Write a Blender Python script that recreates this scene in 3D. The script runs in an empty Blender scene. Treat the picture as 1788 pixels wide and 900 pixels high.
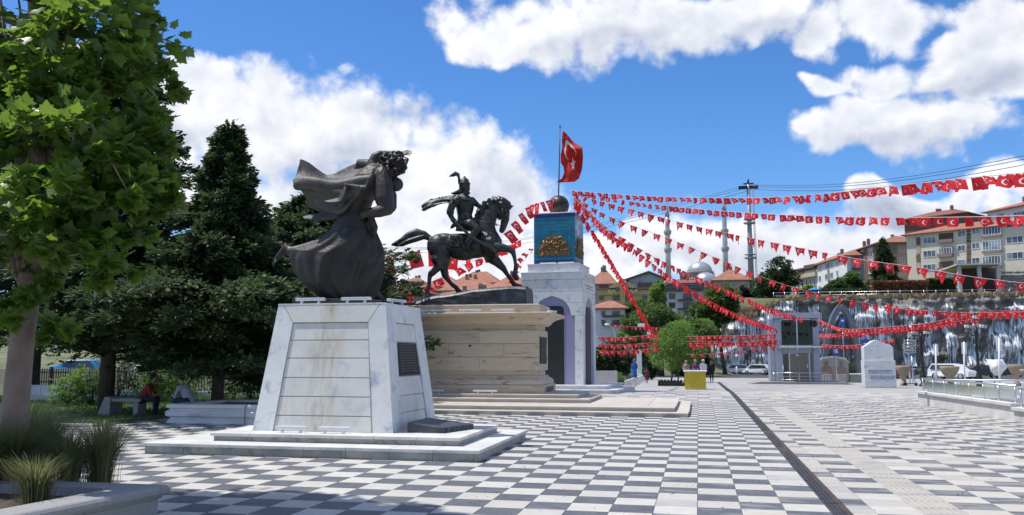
import bpy, bmesh, math, random
import numpy as np
from math import sin, cos, pi, radians, atan, tan, atan2, sqrt
from mathutils import Vector, Matrix, Euler
import mathutils.noise as mn
random.seed(7); rng = np.random.default_rng(7)
sc = bpy.context.scene; COL = sc.collection
# ---------------------------------------------------------------- camera
F_, CX, CY, HOR, VX, EYE = 1500., 894., 450., 621., 1219., 1.8
PITCH = atan((HOR-CY)/F_); YAW = atan((VX-CX)*cos(PITCH)/F_)
cam = bpy.data.cameras.new('camera'); co = bpy.data.objects.new('camera', cam); COL.objects.link(co)
cam.sensor_width = 36; cam.lens = 36*F_/1788.; cam.clip_start = .1; cam.clip_end = 6000
co.location = (0, 0, EYE); co.rotation_euler = (pi/2+PITCH, 0, YAW); sc.camera = co
_F = Vector((-sin(YAW)*cos(PITCH), cos(YAW)*cos(PITCH), sin(PITCH)))
_R = Vector((cos(YAW), sin(YAW), 0)); _U = Vector((sin(YAW)*sin(PITCH), -cos(YAW)*sin(PITCH), cos(PITCH)))
def ray(x, y): return _F + _R*((x-CX)/F_) - _U*((y-CY)/F_)
def gz(Y): return -.012*max(0., Y-43)
def S(x, y, Y):                       # world point at depth Y seen in direction (x, y)
    d = ray(x, y); t = Y/d.y; return Vector((t*d.x, Y, EYE+t*d.z))
def Z(x, y, z=0.):
    d = ray(x, y); t = (z-EYE)/d.z; return Vector((t*d.x, t*d.y, z))
def G(x, y):
    z = 0
    for _ in range(50): q = Z(x, y, z); z = gz(q.y)
    return q
# ---------------------------------------------------------------- light
SUN = Vector((.45, .05, -1.)).normalized()          # direction the light travels
sl = bpy.data.lights.new('sun', 'SUN'); sl.energy = 4.7; sl.angle = radians(.55); sl.color = (1, .96, .89)
so = bpy.data.objects.new('sun', sl); COL.objects.link(so); so.rotation_euler = SUN.to_track_quat('-Z', 'Y').to_euler()
sc.view_settings.view_transform = 'Standard'; sc.view_settings.look = 'None'
sc.view_settings.exposure = 0.12; sc.view_settings.gamma = 1
el = math.asin(-SUN.z); azs = atan2(-SUN.x, -SUN.y)
W = bpy.data.worlds.new('World'); sc.world = W; W.use_nodes = True
nt = W.node_tree; N = nt.nodes; L = nt.links; N.clear()
def nd(nt, t, **k):
    n = nt.nodes.new(t)
    for a, b in k.items(): setattr(n, a, b)
    return n
def inp(nt, sock, v):
    if isinstance(v, bpy.types.NodeSocket): nt.links.new(v, sock)
    elif v is not None: sock.default_value = v
def M_(nt, op, a, b=None, c=None, clamp=False):
    n = nd(nt, 'ShaderNodeMath', operation=op, use_clamp=clamp)
    inp(nt, n.inputs[0], a); inp(nt, n.inputs[1], b); inp(nt, n.inputs[2], c)
    return n.outputs[0]
def mixc(nt, f, a, b, bt='MIX'):
    n = nd(nt, 'ShaderNodeMix', data_type='RGBA', blend_type=bt)
    inp(nt, n.inputs[0], f)
    for i, v in ((6, a), (7, b)):
        if isinstance(v, tuple) and len(v) == 3: v = v+(1,)
        inp(nt, n.inputs[i], v)
    return n.outputs[2]
def ramp(nt, f, p0, p1, c0=(0, 0, 0, 1), c1=(1, 1, 1, 1), interp='LINEAR'):
    n = nd(nt, 'ShaderNodeMapRange', interpolation_type='SMOOTHSTEP' if interp == 'S' else 'LINEAR')
    inp(nt, n.inputs[0], f); n.inputs[1].default_value = p0; n.inputs[2].default_value = p1
    return n.outputs[0]
def noise(nt, v, s, d=4, r=.55, dist=0.):
    n = nd(nt, 'ShaderNodeTexNoise'); inp(nt, n.inputs['Vector'], v)
    n.inputs['Scale'].default_value = s; n.inputs['Detail'].default_value = d
    n.inputs['Roughness'].default_value = r; n.inputs['Distortion'].default_value = dist
    return n.outputs[0]
# clouds: ellipses of cloud in azimuth / elevation (degrees) broken up by noise, lit from the sun's side
CL = []
def cl(x, y, rx, ry, w=1.):
    d = ray(x, y).normalized(); k = 57.3/F_
    CL.append((atan2(d.x, d.y)*57.2958, math.asin(d.z)*57.2958, rx*k, ry*k, w))
for a in [(330,185,150,80),(470,215,170,105),(600,250,150,105),(720,320,170,130),(840,300,120,95),(900,330,75,80),(640,400,300,110),(160,260,240,150),(860,440,130,80),(760,430,130,90,.8),
          (850,62,100,48),(960,55,110,62),(1080,40,130,74),(1200,28,130,62),(1300,30,110,62),(1425,50,74,44),(1530,8,90,55),
          (1448,146,62,28,.8),(1540,118,62,38,.9),(1470,238,110,48),(1580,208,130,72),(1690,222,100,52),(1400,240,50,22,.8),
          (1665,100,92,48),(1735,62,92,62),(1800,130,90,50),(1700,20,66,34),
          (1240,420,150,80),(1130,430,80,60),(1350,430,110,75),(1060,440,100,45),(1440,440,160,50,.85),(1600,370,150,48,.85),(1720,345,100,42,.9),(1560,340,90,26,.7),(1060,470,140,50),(700,450,100,60,.8),(1790,430,120,90,.8)]:
    cl(*a)
tc = nd(nt, 'ShaderNodeTexCoord'); dirv = nd(nt, 'ShaderNodeVectorMath', operation='NORMALIZE'); L.new(tc.outputs['Generated'], dirv.inputs[0]); dv = dirv.outputs[0]
def VM(op, a, b=None, c=None):
    n = nd(nt, 'ShaderNodeVectorMath', operation=op); inp(nt, n.inputs[0], a); inp(nt, n.inputs[1], b); inp(nt, n.inputs[2], c); return n
sx = nd(nt, 'ShaderNodeSeparateXYZ'); L.new(dv, sx.inputs[0])
wn = nd(nt, 'ShaderNodeTexNoise'); L.new(dv, wn.inputs[0]); wn.inputs['Scale'].default_value = 10; wn.inputs['Detail'].default_value = 2
cb = nd(nt, 'ShaderNodeCombineXYZ'); L.new(M_(nt, 'ARCTAN2', sx.outputs[0], sx.outputs[1]), cb.inputs[0]); L.new(sx.outputs[2], cb.inputs[1])
ae = VM('MULTIPLY_ADD', wn.outputs['Color'], (.13, .11, 0), VM('SUBTRACT', cb.outputs[0], (.065, .055, 0)).outputs[0]).outputs[0]
acc = None
for (a0, e0, ra, re, w) in CL:
    a0, e0, ra, re = a0/57.2958, sin(e0/57.2958), ra/57.2958*sqrt(w), re/57.2958*sqrt(w)*cos(e0/57.2958)
    v = VM('LENGTH', VM('MULTIPLY_ADD', ae, (1/ra, 1/re, 0), (-a0/ra, -e0/re, 0)).outputs[0]).outputs[1]
    acc = v if acc is None else M_(nt, 'SMOOTH_MIN', acc, v, .18)
acc = M_(nt, 'SUBTRACT', 1, M_(nt, 'MULTIPLY', acc, acc))
gen = M_(nt, 'MULTIPLY', M_(nt, 'SUBTRACT', wn.outputs[0], .52), 6.)
az = M_(nt, 'ARCTAN2', sx.outputs[0], sx.outputs[1])
away = M_(nt, 'MAXIMUM', M_(nt, 'GREATER_THAN', M_(nt, 'ABSOLUTE', M_(nt, 'ADD', az, .21)), .66), M_(nt, 'GREATER_THAN', sx.outputs[2], .44))
gen = M_(nt, 'SUBTRACT', gen, M_(nt, 'MULTIPLY', M_(nt, 'SUBTRACT', 1., away), 9.))
acc = M_(nt, 'MAXIMUM', M_(nt, 'MAXIMUM', acc, gen), -2.)
shade = None
for (x_, y_, rx_, ry_) in ((1590,268,190,40),(1060,84,190,34),(1310,72,140,30),(1700,140,120,34),(560,300,190,60),(300,212,70,26),(880,320,70,70),(1240,450,140,36),(1520,372,170,30),(700,200,110,26)):
    d_ = ray(x_, y_).normalized(); a0, e0, ra, re = atan2(d_.x, d_.y), d_.z, rx_/F_, ry_/F_
    v = VM('LENGTH', VM('MULTIPLY_ADD', ae, (1/ra, 1/re, 0), (-a0/ra, -e0/re, 0)).outputs[0]).outputs[1]; shade = v if shade is None else M_(nt, 'MINIMUM', shade, v)
shade = ramp(nt, shade, 1.25, .35, interp='S')
def detail(v):
    fine = M_(nt, 'SUBTRACT', noise(nt, v, 22, 7, .62, .3), .5)
    vo = nd(nt, 'ShaderNodeTexVoronoi', feature='F1'); nt.links.new(v, vo.inputs['Vector']); vo.inputs['Scale'].default_value = 42; vo.inputs['Detail'].default_value = 1.5
    return M_(nt, 'ADD', M_(nt, 'MULTIPLY', fine, 1.65), M_(nt, 'MULTIPLY', M_(nt, 'SUBTRACT', .45, vo.outputs['Distance']), .42))
d1 = detail(dv); d2 = detail(VM('ADD', dv, (-.009, 0, .018)).outputs[0])
D = M_(nt, 'ADD', acc, d1)
lit0 = M_(nt, 'MULTIPLY', shade, .40)
alpha = ramp(nt, D, -.30, .52, interp='S')
lit = M_(nt, 'ADD', M_(nt, 'SUBTRACT', .90, lit0), M_(nt, 'MULTIPLY', M_(nt, 'SUBTRACT', d1, d2), .42))
lit = M_(nt, 'SUBTRACT', lit, M_(nt, 'MULTIPLY', ramp(nt, noise(nt, VM('ADD', dv, (.006, 0, -.012)).outputs[0], 7.5, 3, .5), .42, .66), M_(nt, 'MULTIPLY', ramp(nt, D, .25, .8), .38)), clamp=True)
ccol = mixc(nt, lit, (.36, .43, .60), (1.02, 1.03, 1.06))
sky = nd(nt, 'ShaderNodeTexSky', sky_type='NISHITA', sun_disc=False, sun_elevation=el, sun_rotation=azs, altitude=900, air_density=1.0, dust_density=.6, ozone_density=2.2)
hs = nd(nt, 'ShaderNodeHueSaturation'); L.new(sky.outputs[0], hs.inputs['Color']); hs.inputs['Saturation'].default_value = 1.22
skyc = mixc(nt, 1., hs.outputs[0], (1.04, 1.27, 1.55), 'MULTIPLY')
bg1 = nd(nt, 'ShaderNodeBackground'); L.new(skyc, bg1.inputs[0]); bg1.inputs[1].default_value = .10
bg2 = nd(nt, 'ShaderNodeBackground'); L.new(ccol, bg2.inputs[0]); bg2.inputs[1].default_value = .95
mx = nd(nt, 'ShaderNodeMixShader'); wo = nd(nt, 'ShaderNodeOutputWorld')
sxx = sx; W.cycles.sampling_method = 'MANUAL'; W.cycles.sample_map_resolution = 256
alpha = M_(nt, 'MULTIPLY', alpha, ramp(nt, sxx.outputs[2], -.01, .03))
L.new(alpha, mx.inputs[0]); L.new(bg1.outputs[0], mx.inputs[1]); L.new(bg2.outputs[0], mx.inputs[2]); L.new(mx.outputs[0], wo.inputs[0])
sc.cycles.max_bounces = 6; sc.cycles.diffuse_bounces = 3; sc.cycles.transparent_max_bounces = 16
# ---------------------------------------------------------------- materials
def mat(name, c1, c2=None, scale=3., rough=.7, bump=0., bs=None, detail=5, metal=0., lo=.35, hi=.65, rnd=0., coord='P', stretch=None, c3=None, s3=1., f3=(.6, .7), spec=.5, dist=0., trans=0., tcol=None, alpha=1.):
    m = bpy.data.materials.new(name); m.use_nodes = True; t = m.node_tree; b = t.nodes['Principled BSDF']
    if coord == 'P': v = nd(t, 'ShaderNodeNewGeometry').outputs['Position']
    else: v = nd(t, 'ShaderNodeTexCoord').outputs['Object']
    if stretch:
        mp = nd(t, 'ShaderNodeMapping'); mp.inputs['Scale'].default_value = stretch; t.links.new(v, mp.inputs[0]); v = mp.outputs[0]
    col = None
    if c2 is not None:
        f = ramp(t, noise(t, v, scale, detail, .6, dist), lo, hi); col = mixc(t, f, c1, c2)
    if c3 is not None:
        f = ramp(t, noise(t, v, s3, 6, .65, .6), f3[0], f3[1]); col = mixc(t, f, col if col else c1, c3)
    if rnd:
        g = nd(t, 'ShaderNodeNewGeometry'); oi = nd(t, 'ShaderNodeObjectInfo')
        r = M_(t, 'FRACT', M_(t, 'ADD', g.outputs['Random Per Island'], oi.outputs['Random']))
        k = M_(t, 'ADD', 1-rnd, M_(t, 'MULTIPLY', r, 2*rnd))
        h = nd(t, 'ShaderNodeHueSaturation'); inp(t, h.inputs['Color'], col if col else c1+(1,)); inp(t, h.inputs['Value'], k); col = h.outputs[0]
    if col is None: b.inputs['Base Color'].default_value = c1+(1,)
    else: t.links.new(col, b.inputs['Base Color'])
    b.inputs['Roughness'].default_value = rough; b.inputs['Metallic'].default_value = metal; b.inputs['Specular IOR Level'].default_value = spec
    if bump:
        bn = nd(t, 'ShaderNodeBump'); bn.inputs['Strength'].default_value = bump; bn.inputs['Distance'].default_value = .02
        inp(t, bn.inputs['Height'], noise(t, v, bs or scale*4, 6, .6)); t.links.new(bn.outputs[0], b.inputs['Normal'])
    if trans:
        tr = nd(t, 'ShaderNodeBsdfTranslucent'); ms = nd(t, 'ShaderNodeMixShader'); ms.inputs[0].default_value = trans
        inp(t, tr.inputs[0], (tcol or c1)+(1,)); t.links.new(b.outputs[0], ms.inputs[1]); t.links.new(tr.outputs[0], ms.inputs[2])
        t.links.new(ms.outputs[0], t.nodes['Material Output'].inputs[0])
    b.inputs['Alpha'].default_value = alpha
    return m
MT = {}
MT['marble'] = mat('white marble', (.64,.645,.645), (.74,.73,.70), 1.3, .42, .15, 30, 8, c3=(.40,.44,.51), s3=2.6, f3=(.54,.68), rnd=.06, dist=1.)
MT['marble2'] = mat('grey veined marble', (.56,.57,.58), (.66,.66,.65), 1.3, .4, .1, 30, 8, c3=(.34,.37,.43), s3=1.6, f3=(.58,.68), rnd=.03, dist=1.5, stretch=(.6,.6,2.2))
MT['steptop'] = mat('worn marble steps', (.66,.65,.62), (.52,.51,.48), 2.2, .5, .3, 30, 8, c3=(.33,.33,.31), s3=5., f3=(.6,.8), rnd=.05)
MT['riser'] = mat('shaded grimy riser', (.40,.40,.37), (.30,.30,.275), 2.5, .55, .3, 20, 8, c3=(.17,.165,.14), s3=3.5, f3=(.52,.72), rnd=.1)  # darker than the treads: shade of the upright faces painted in, plus stains
MT['trav'] = mat('beige travertine', (.50,.41,.29), (.56,.47,.35), 3., .5, .3, 20, 8, c3=(.34,.22,.14), s3=2.6, f3=(.585,.64), rnd=.05, stretch=(.5,.5,3.2), dist=.6)
MT['travstep'] = mat('pinkish stone steps', (.46,.41,.355), (.53,.475,.415), 2., .6, .3, 25, 7, c3=(.36,.30,.27), s3=3., f3=(.6,.75), rnd=.06)
MT['lamp'] = mat('grey painted metal', (.52,.55,.60), (.60,.62,.66), 8, .35, metal=.3)
MT['whitemetal'] = mat('white metal', (.74,.75,.77), (.66,.67,.69), 5, .4)
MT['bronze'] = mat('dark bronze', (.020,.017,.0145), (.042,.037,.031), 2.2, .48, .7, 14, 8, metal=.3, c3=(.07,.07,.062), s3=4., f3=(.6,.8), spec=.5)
MT['bronze3'] = mat('sunlit tone bronze', (.045,.042,.037), (.085,.080,.070), 3, .55, .8, 12, 8, metal=.3, c3=(.12,.12,.11), s3=5., f3=(.6,.8))  # paler copy of the dark bronze: the coat's sunlight is put into the colour
MT['bronze2'] = mat('polished dark bronze', (.020,.019,.018), (.055,.055,.052), 2.6, .40, .75, 16, 8, metal=.45, c3=(.12,.135,.12), s3=3.2, f3=(.56,.78))  # pale greenish patches paint highlights into the colour
MT['rock'] = mat('bronze rock', (.02,.022,.026), (.06,.07,.08), 3, .45, .8, 8, 8, metal=.3, c3=(.12,.20,.20), s3=2., f3=(.62,.75))
MT['gold'] = mat('aged brass relief', (.30,.19,.08), (.16,.10,.05), 12, .35, .5, 40, metal=.85)
MT['plaque'] = mat('dark plaque', (.014,.013,.014), (.05,.014,.018), 9, .6, stretch=(1,1,4), lo=.5, hi=.7, spec=.25)
MT['black'] = mat('black metal', (.014,.014,.015), (.03,.03,.03), 6, .45, metal=.4)
MT['blackstone'] = mat('black granite', (.012,.012,.013), (.03,.03,.03), 60, .5, .1)
MT['darkslab'] = mat('dark grey stone', (.035,.042,.055), (.06,.07,.085), 5, .45, .5, 30)
MT['granite'] = mat('grey granite', (.36,.35,.34), (.20,.20,.20), 90, .7, .3, 120, 4, c3=(.17,.17,.18), s3=1.5, f3=(.55,.75), rnd=.04)
MT['steel'] = mat('brushed steel', (.55,.56,.58), None, rough=.3, metal=.9)
MT['kiosk'] = mat('blue grey panel', (.30,.33,.40), (.34,.37,.44), 2, .4, metal=.25)
MT['door'] = mat('brown lift door', (.20,.17,.14), (.24,.21,.17), 3, .45, metal=.3)
MT['conc'] = mat('pale concrete', (.50,.48,.45), (.60,.58,.55), 2, .8, .3, 30, c3=(.40,.37,.33), s3=1., f3=(.58,.8), rnd=.05)
MT['grime'] = mat('grey plaster', (.30,.28,.25), (.37,.35,.31), 2, .8, .3, 30)
MT['yellow'] = mat('yellow painted board', (.62,.46,.02), (.52,.38,.02), 3, .5, .1, c3=(.40,.30,.05), s3=4, f3=(.62,.8))
MT['white'] = mat('white paint', (.78,.78,.77), (.70,.70,.69), 4, .5)
MT['soil'] = mat('soil', (.05,.035,.022), (.09,.06,.04), 10, .9, .6)
MT['cord'] = mat('white cord', (.55,.5,.5), None, rough=.8)
MT['cable'] = mat('steel cable', (.10,.11,.14), None, rough=.5, metal=.3)
MT['asph'] = mat('asphalt', (.055,.055,.058), (.08,.08,.08), 3, .85, .3, 60)
MT['bark'] = mat('conifer bark', (.05,.038,.028), (.10,.08,.06), 9, .9, .8, 20, stretch=(3,3,.6))
MT['pbark'] = mat('plane tree bark', (.19,.135,.105), (.27,.20,.155), 5, .8, .5, 25, 6, c3=(.32,.32,.17), s3=2.6, f3=(.60,.62), rnd=0)
def leafmat(n, c1, c2, t=.35, tc=None, r=.25, rough=.5):
    return mat(n, c1, c2, 1.1, rough, rnd=r, lo=.4, hi=.6, trans=t, tcol=tc or tuple(min(1, v*2.2) for v in c2))
MT['plane'] = leafmat('plane leaves', (.042,.084,.016), (.098,.160,.025), .38, (.26,.42,.05), .3, .38)
MT['con'] = leafmat('conifer foliage', (.022,.044,.018), (.052,.085,.028), .2, r=.4, rough=.7)
MT['con2'] = leafmat('bluish conifer foliage', (.03,.05,.035), (.05,.08,.05), .15, r=.3, rough=.7)
MT['leafA'] = leafmat('mid green foliage', (.045,.085,.022), (.08,.13,.03), .3)
MT['leafB'] = leafmat('bright green foliage', (.09,.16,.025), (.13,.22,.04), .35)
MT['leafC'] = leafmat('dark green foliage', (.022,.045,.018), (.04,.07,.022), .25)
MT['purple'] = leafmat('purple foliage', (.04,.015,.02), (.07,.03,.03), .2)
MT['grass'] = leafmat('lawn grass', (.05,.10,.02), (.08,.15,.03), .25)
MT['fgrass'] = leafmat('feather grass', (.085,.115,.035), (.19,.175,.08), .4, (.26,.27,.11), .35, .6)
MT['roof'] = mat('clay roof tiles', (.25,.095,.06), (.34,.15,.10), .8, .8, .5, 6, rnd=.08, c3=(.22,.09,.06), s3=.5, f3=(.55,.8))
MT['roofdk'] = mat('dark red roof', (.20,.06,.05), (.25,.09,.07), 1, .8, .5, 6)
def wallm(n, c, r=.04): return mat(n, c, tuple(v*.88 for v in c), .35, .85, .15, 8, rnd=r)
for n, c in dict(cream=(.60,.55,.44), offw=(.62,.61,.58), wh=(.74,.74,.73), pink=(.42,.34,.30), brown=(.17,.10,.075), yel=(.50,.42,.20), ochre=(.44,.30,.13), grey=(.42,.41,.41), lgrey=(.40,.42,.47), beige=(.45,.38,.28), dkb=(.10,.07,.06), taupe=(.25,.19,.16)).items():
    MT[n] = wallm(n+' render', c)
MT['glass'] = mat('window glass', (.03,.045,.06), (.20,.24,.28), .5, .12, spec=.9, rnd=.4, lo=.45, hi=.6)
MT['glassd'] = mat('dark glass', (.02,.022,.026), (.05,.05,.055), .8, .08, spec=.8)
MT['stonewall'] = mat('rubble stone', (.20,.18,.16), (.34,.31,.27), 2.2, .9, 1., 5, 5, rnd=.2)
MT['orock'] = mat('ochre rubble', (.30,.20,.10), (.42,.31,.18), 1.5, .9, 1., 5, 5, rnd=.25)
# clear railing glass
def glassy(n, col, a):
    m = bpy.data.materials.new(n); m.use_nodes = True; t = m.node_tree; t.nodes.clear()
    o = nd(t, 'ShaderNodeOutputMaterial'); g = nd(t, 'ShaderNodeBsdfGlossy'); g.inputs['Roughness'].default_value = .14 if 'rail' in n else .03; g.inputs[0].default_value = (.8,.9,.9,1)
    tr = nd(t, 'ShaderNodeBsdfTransparent'); tr.inputs[0].default_value = col+(1,)
    ms = nd(t, 'ShaderNodeMixShader'); fr = nd(t, 'ShaderNodeFresnel'); fr.inputs[0].default_value = 1.4
    t.links.new(M_(t, 'ADD', fr.outputs[0], a), ms.inputs[0]); t.links.new(tr.outputs[0], ms.inputs[1]); t.links.new(g.outputs[0], ms.inputs[2]); t.links.new(ms.outputs[0], o.inputs[0])
    return m
MT['railglass'] = glassy('green tinted rail glass', (.72,.82,.76), .0)
MT['kglass'] = glassy('kiosk glass', (.22,.23,.25), .01)
# ---------------------------------------------------------------- mesh builder
class MB:
    def __init__(s): s.v = []; s.f = []; s.m = []; s.sm = []
    def add(s, vs, fs, m=0, smooth=False):
        b = len(s.v); s.v += [tuple(v) for v in vs]; s.f += [tuple(i+b for i in f) for f in fs]; s.m += [m]*len(fs); s.sm += [smooth]*len(fs)
    def box(s, x0, x1, y0, y1, z0, z1, m=0):
        s.add([(x0,y0,z0),(x1,y0,z0),(x1,y1,z0),(x0,y1,z0),(x0,y0,z1),(x1,y0,z1),(x1,y1,z1),(x0,y1,z1)],
              [(0,3,2,1),(4,5,6,7),(0,1,5,4),(1,2,6,5),(2,3,7,6),(3,0,4,7)], m); return s
    def hexa(s, b, t, m=0):            # two quads of points, bottom and top, same winding
        s.add(list(b)+list(t), [(0,3,2,1),(4,5,6,7),(0,1,5,4),(1,2,6,5),(2,3,7,6),(3,0,4,7)], m); return s
    def slab(s, poly, d, m=0):         # polygon extruded along vector d
        n = len(poly); d = Vector(d); p = [Vector(q) for q in poly]
        s.add(p+[q+d for q in p], [tuple(range(n))[::-1], tuple(range(n, 2*n))]+[(i,(i+1)%n,(i+1)%n+n,i+n) for i in range(n)], m); return s
    def tube(s, pts, r, n=8, m=0, smooth=True, caps=True, flat=1.):
        pts = [Vector(p) for p in pts]
        if not hasattr(r, '__len__'): r = [r]*len(pts)
        vs = []; a0 = None
        for i, p in enumerate(pts):
            t = (pts[min(i+1, len(pts)-1)]-pts[max(i-1, 0)]).normalized()
            a = (a0 if a0 else (Vector((0,1,0)) if abs(t.y) < .9 else Vector((1,0,0)))); a = (a-t*a.dot(t)).normalized(); a0 = a; b = t.cross(a)
            for k in range(n):
                q = 2*pi*k/n; vs.append(p+(a*cos(q)*flat+b*sin(q))*r[i])
        fs = [(i*n+k, i*n+(k+1)%n, (i+1)*n+(k+1)%n, (i+1)*n+k) for i in range(len(pts)-1) for k in range(n)]
        if caps: fs += [tuple(range(n))[::-1], tuple(range((len(pts)-1)*n, len(pts)*n))]
        s.add(vs, fs, m, smooth); return s
    def lathe(s, c, prof, n=20, m=0, smooth=True, ang=0.):
        vs = [(c[0]+r*cos(2*pi*k/n+ang), c[1]+r*sin(2*pi*k/n+ang), c[2]+z) for r, z in prof for k in range(n)]
        P_ = len(prof)
        fs = [(i*n+k, i*n+(k+1)%n, (i+1)*n+(k+1)%n, (i+1)*n+k) for i in range(P_-1) for k in range(n)]+[tuple(range(n))[::-1], tuple(range((P_-1)*n, P_*n))]
        s.add(vs, fs, m, smooth); return s
    def ball(s, c, r, n=12, m=0, rz=None, ry=None):
        rz = rz or r; ry = ry or r; k = n//2
        vs = [(c[0]+r*sin(pi*i/k)*cos(2*pi*j/n), c[1]+ry*sin(pi*i/k)*sin(2*pi*j/n), c[2]-rz*cos(pi*i/k)) for i in range(1, k) for j in range(n)]
        vs += [(c[0], c[1], c[2]-rz), (c[0], c[1], c[2]+rz)]; a = len(vs)-2
        fs = [(i*n+j, i*n+(j+1)%n, (i+1)*n+(j+1)%n, (i+1)*n+j) for i in range(k-2) for j in range(n)]
        fs += [(a, (j+1)%n, j) for j in range(n)]+[(a+1, (k-2)*n+j, (k-2)*n+(j+1)%n) for j in range(n)]
        s.add(vs, fs, m, True); return s
def worldloc(o):
    p = Vector((0,0,0))
    while o: p += o.location; o = o.parent
    return p
def mesh_of(name, mb, mats, org=Vector((0,0,0))):
    me = bpy.data.meshes.new(name); v = np.array(mb.v, dtype=np.float64)-np.array(org)
    me.from_pydata(v.tolist(), [], mb.f)
    for m in mats: me.materials.append(MT[m] if isinstance(m, str) else m)
    me.polygons.foreach_set('material_index', mb.m); me.polygons.foreach_set('use_smooth', mb.sm); me.update(); return me
def obj(name, mb, mats, parent=None, bevel=0., **props):
    if isinstance(mats, str) or not hasattr(mats, '__len__'): mats = [mats]
    o = bpy.data.objects.new(name, mesh_of(name, mb, mats, worldloc(parent) if parent else Vector((0,0,0))))
    COL.objects.link(o)
    if parent: o.parent = parent
    if bevel:
        b = o.modifiers.new('bevel', 'BEVEL'); b.width = bevel; b.segments = 2; b.limit_method = 'ANGLE'; b.angle_limit = radians(40)
    for k, v in props.items(): o[k] = v
    return o
def thing(name, label, cat, loc=(0,0,0), group=None):
    o = bpy.data.objects.new(name, None); o.empty_display_size = .3; COL.objects.link(o); o.location = loc; o['label'] = label; o['category'] = cat
    if group: o['group'] = group
    return o
def tag(o, label, cat, group=None):
    o['label'] = label; o['category'] = cat
    if group: o['group'] = group
    return o
def dup(root, loc, label=None, rz=None, scale=None):
    def cp(o, p):
        c = o.copy(); COL.objects.link(c); c.parent = p
        for ch in o.children: cp(ch, c)
        return c
    r = cp(root, None); r.location = loc
    if label: r['label'] = label
    if rz is not None: r.rotation_euler = (0,0,rz)
    if scale: r.scale = (scale,)*3
    return r
def structure(name, mb, mats, **k): o = obj(name, mb, mats, **k); o['kind'] = 'structure'; return o
def bxo(name, x0, x1, y0, y1, z0, z1, m, parent=None, bevel=0., **k): return obj(name, MB().box(x0,x1,y0,y1,z0,z1), m, parent, bevel, **k)
# ---------------------------------------------------------------- ground and terrain
TX, TY = .503, .512
def smooth(a, b, x): t = min(1, max(0, (x-a)/(b-a))); return t*t*(3-2*t)
def terrain(X, Y):
    z = gz(min(Y, 170))
    if Y < 120: return z
    right = smooth(-2, 6, X-.02*(Y-165))
    h1 = 13.6*smooth(166.5, 168, Y)*right + .10*max(0, Y-168)*right
    h2 = (11*smooth(125, 185, Y)+.085*max(0, Y-185)*smooth(185, 260, Y))*(1-right)
    far = smooth(-25, -60, X) * -.6 * (h2)
    return z+h1+h2+far*(0 if Y > 260 else 1)
xs = list(np.arange(-120, 150, 3.)); xs = [-3000,-1200,-500,-250]+xs+[220,500,1200,3000]
ys = [-400,-60,0,20,43,60,80,100,120]+list(np.arange(124, 165, 5.))+[165,166,166.5,166.8,167.2,167.6,168,169]+list(np.arange(172, 330, 8.))+[360,420,500,700,1200,4000]
mb = MB(); mb.add([(x, y, terrain(x, min(y, 500))-.09) for y in ys for x in xs], [(j*len(xs)+i, j*len(xs)+i+1, (j+1)*len(xs)+i+1, (j+1)*len(xs)+i) for j in range(len(ys)-1) for i in range(len(xs)-1)], 0, True)
MT['ground'] = mat('dry grass ground', (.10,.12,.05), (.20,.17,.10), .4, .9, .5, 3, c3=(.07,.10,.03), s3=.08, f3=(.45,.6))
structure('ground', mb, 'ground')
# paving
def pavemat():
    m = bpy.data.materials.new('pale far paving'); m.use_nodes = True; t = m.node_tree; b = t.nodes['Principled BSDF']
    g = nd(t, 'ShaderNodeNewGeometry').outputs['Position']
    br = nd(t, 'ShaderNodeTexBrick', offset=0., squash=1.); mp = nd(t, 'ShaderNodeMapping'); mp.inputs['Location'].default_value = (.05/TX, 0, 0); mp.inputs['Scale'].default_value = (1/TX, 1/TY, 1); t.links.new(g, mp.inputs[0]); t.links.new(mp.outputs[0], br.inputs['Vector'])
    br.inputs['Scale'].default_value = 1; br.inputs['Brick Width'].default_value = 1; br.inputs['Row Height'].default_value = 1; br.inputs['Mortar Size'].default_value = .012
    br.inputs['Color1'].default_value = (.39,.38,.36,1); br.inputs['Color2'].default_value = (.30,.295,.285,1); br.inputs['Mortar'].default_value = (.16,.155,.15,1); br.inputs['Bias'].default_value = -.2
    mp2 = nd(t, 'ShaderNodeMapping'); mp2.inputs['Scale'].default_value = (.25, 1.1, 1); t.links.new(g, mp2.inputs[0])
    f = ramp(t, noise(t, mp2.outputs[0], .8, 6, .65), .50, .66); c = mixc(t, M_(t, 'MULTIPLY', f, .75), br.outputs[0], (.17,.175,.185))
    t.links.new(c, b.inputs['Base Color']); b.inputs['Roughness'].default_value = .75; return m
MT['pave'] = pavemat()
mb = MB()
PX = list(np.arange(-24, 44, 4.)); PY = [-12, 0, 20, 43, 60, 80, 100]
mb.add([(x, y, gz(y)-.016) for y in PY for x in PX], [(j*len(PX)+i, j*len(PX)+i+1, (j+1)*len(PX)+i+1, (j+1)*len(PX)+i) for j in range(len(PY)-1) for i in range(len(PX)-1)])
plaza = structure('plaza_paving', mb, 'pave')
mb = MB(); mb.add([(-400,101,-.72),(400,101,-.72),(400,158,-1.41),(-400,158,-1.41)], [(0,1,2,3)])
structure('road', mb, 'asph')
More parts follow.
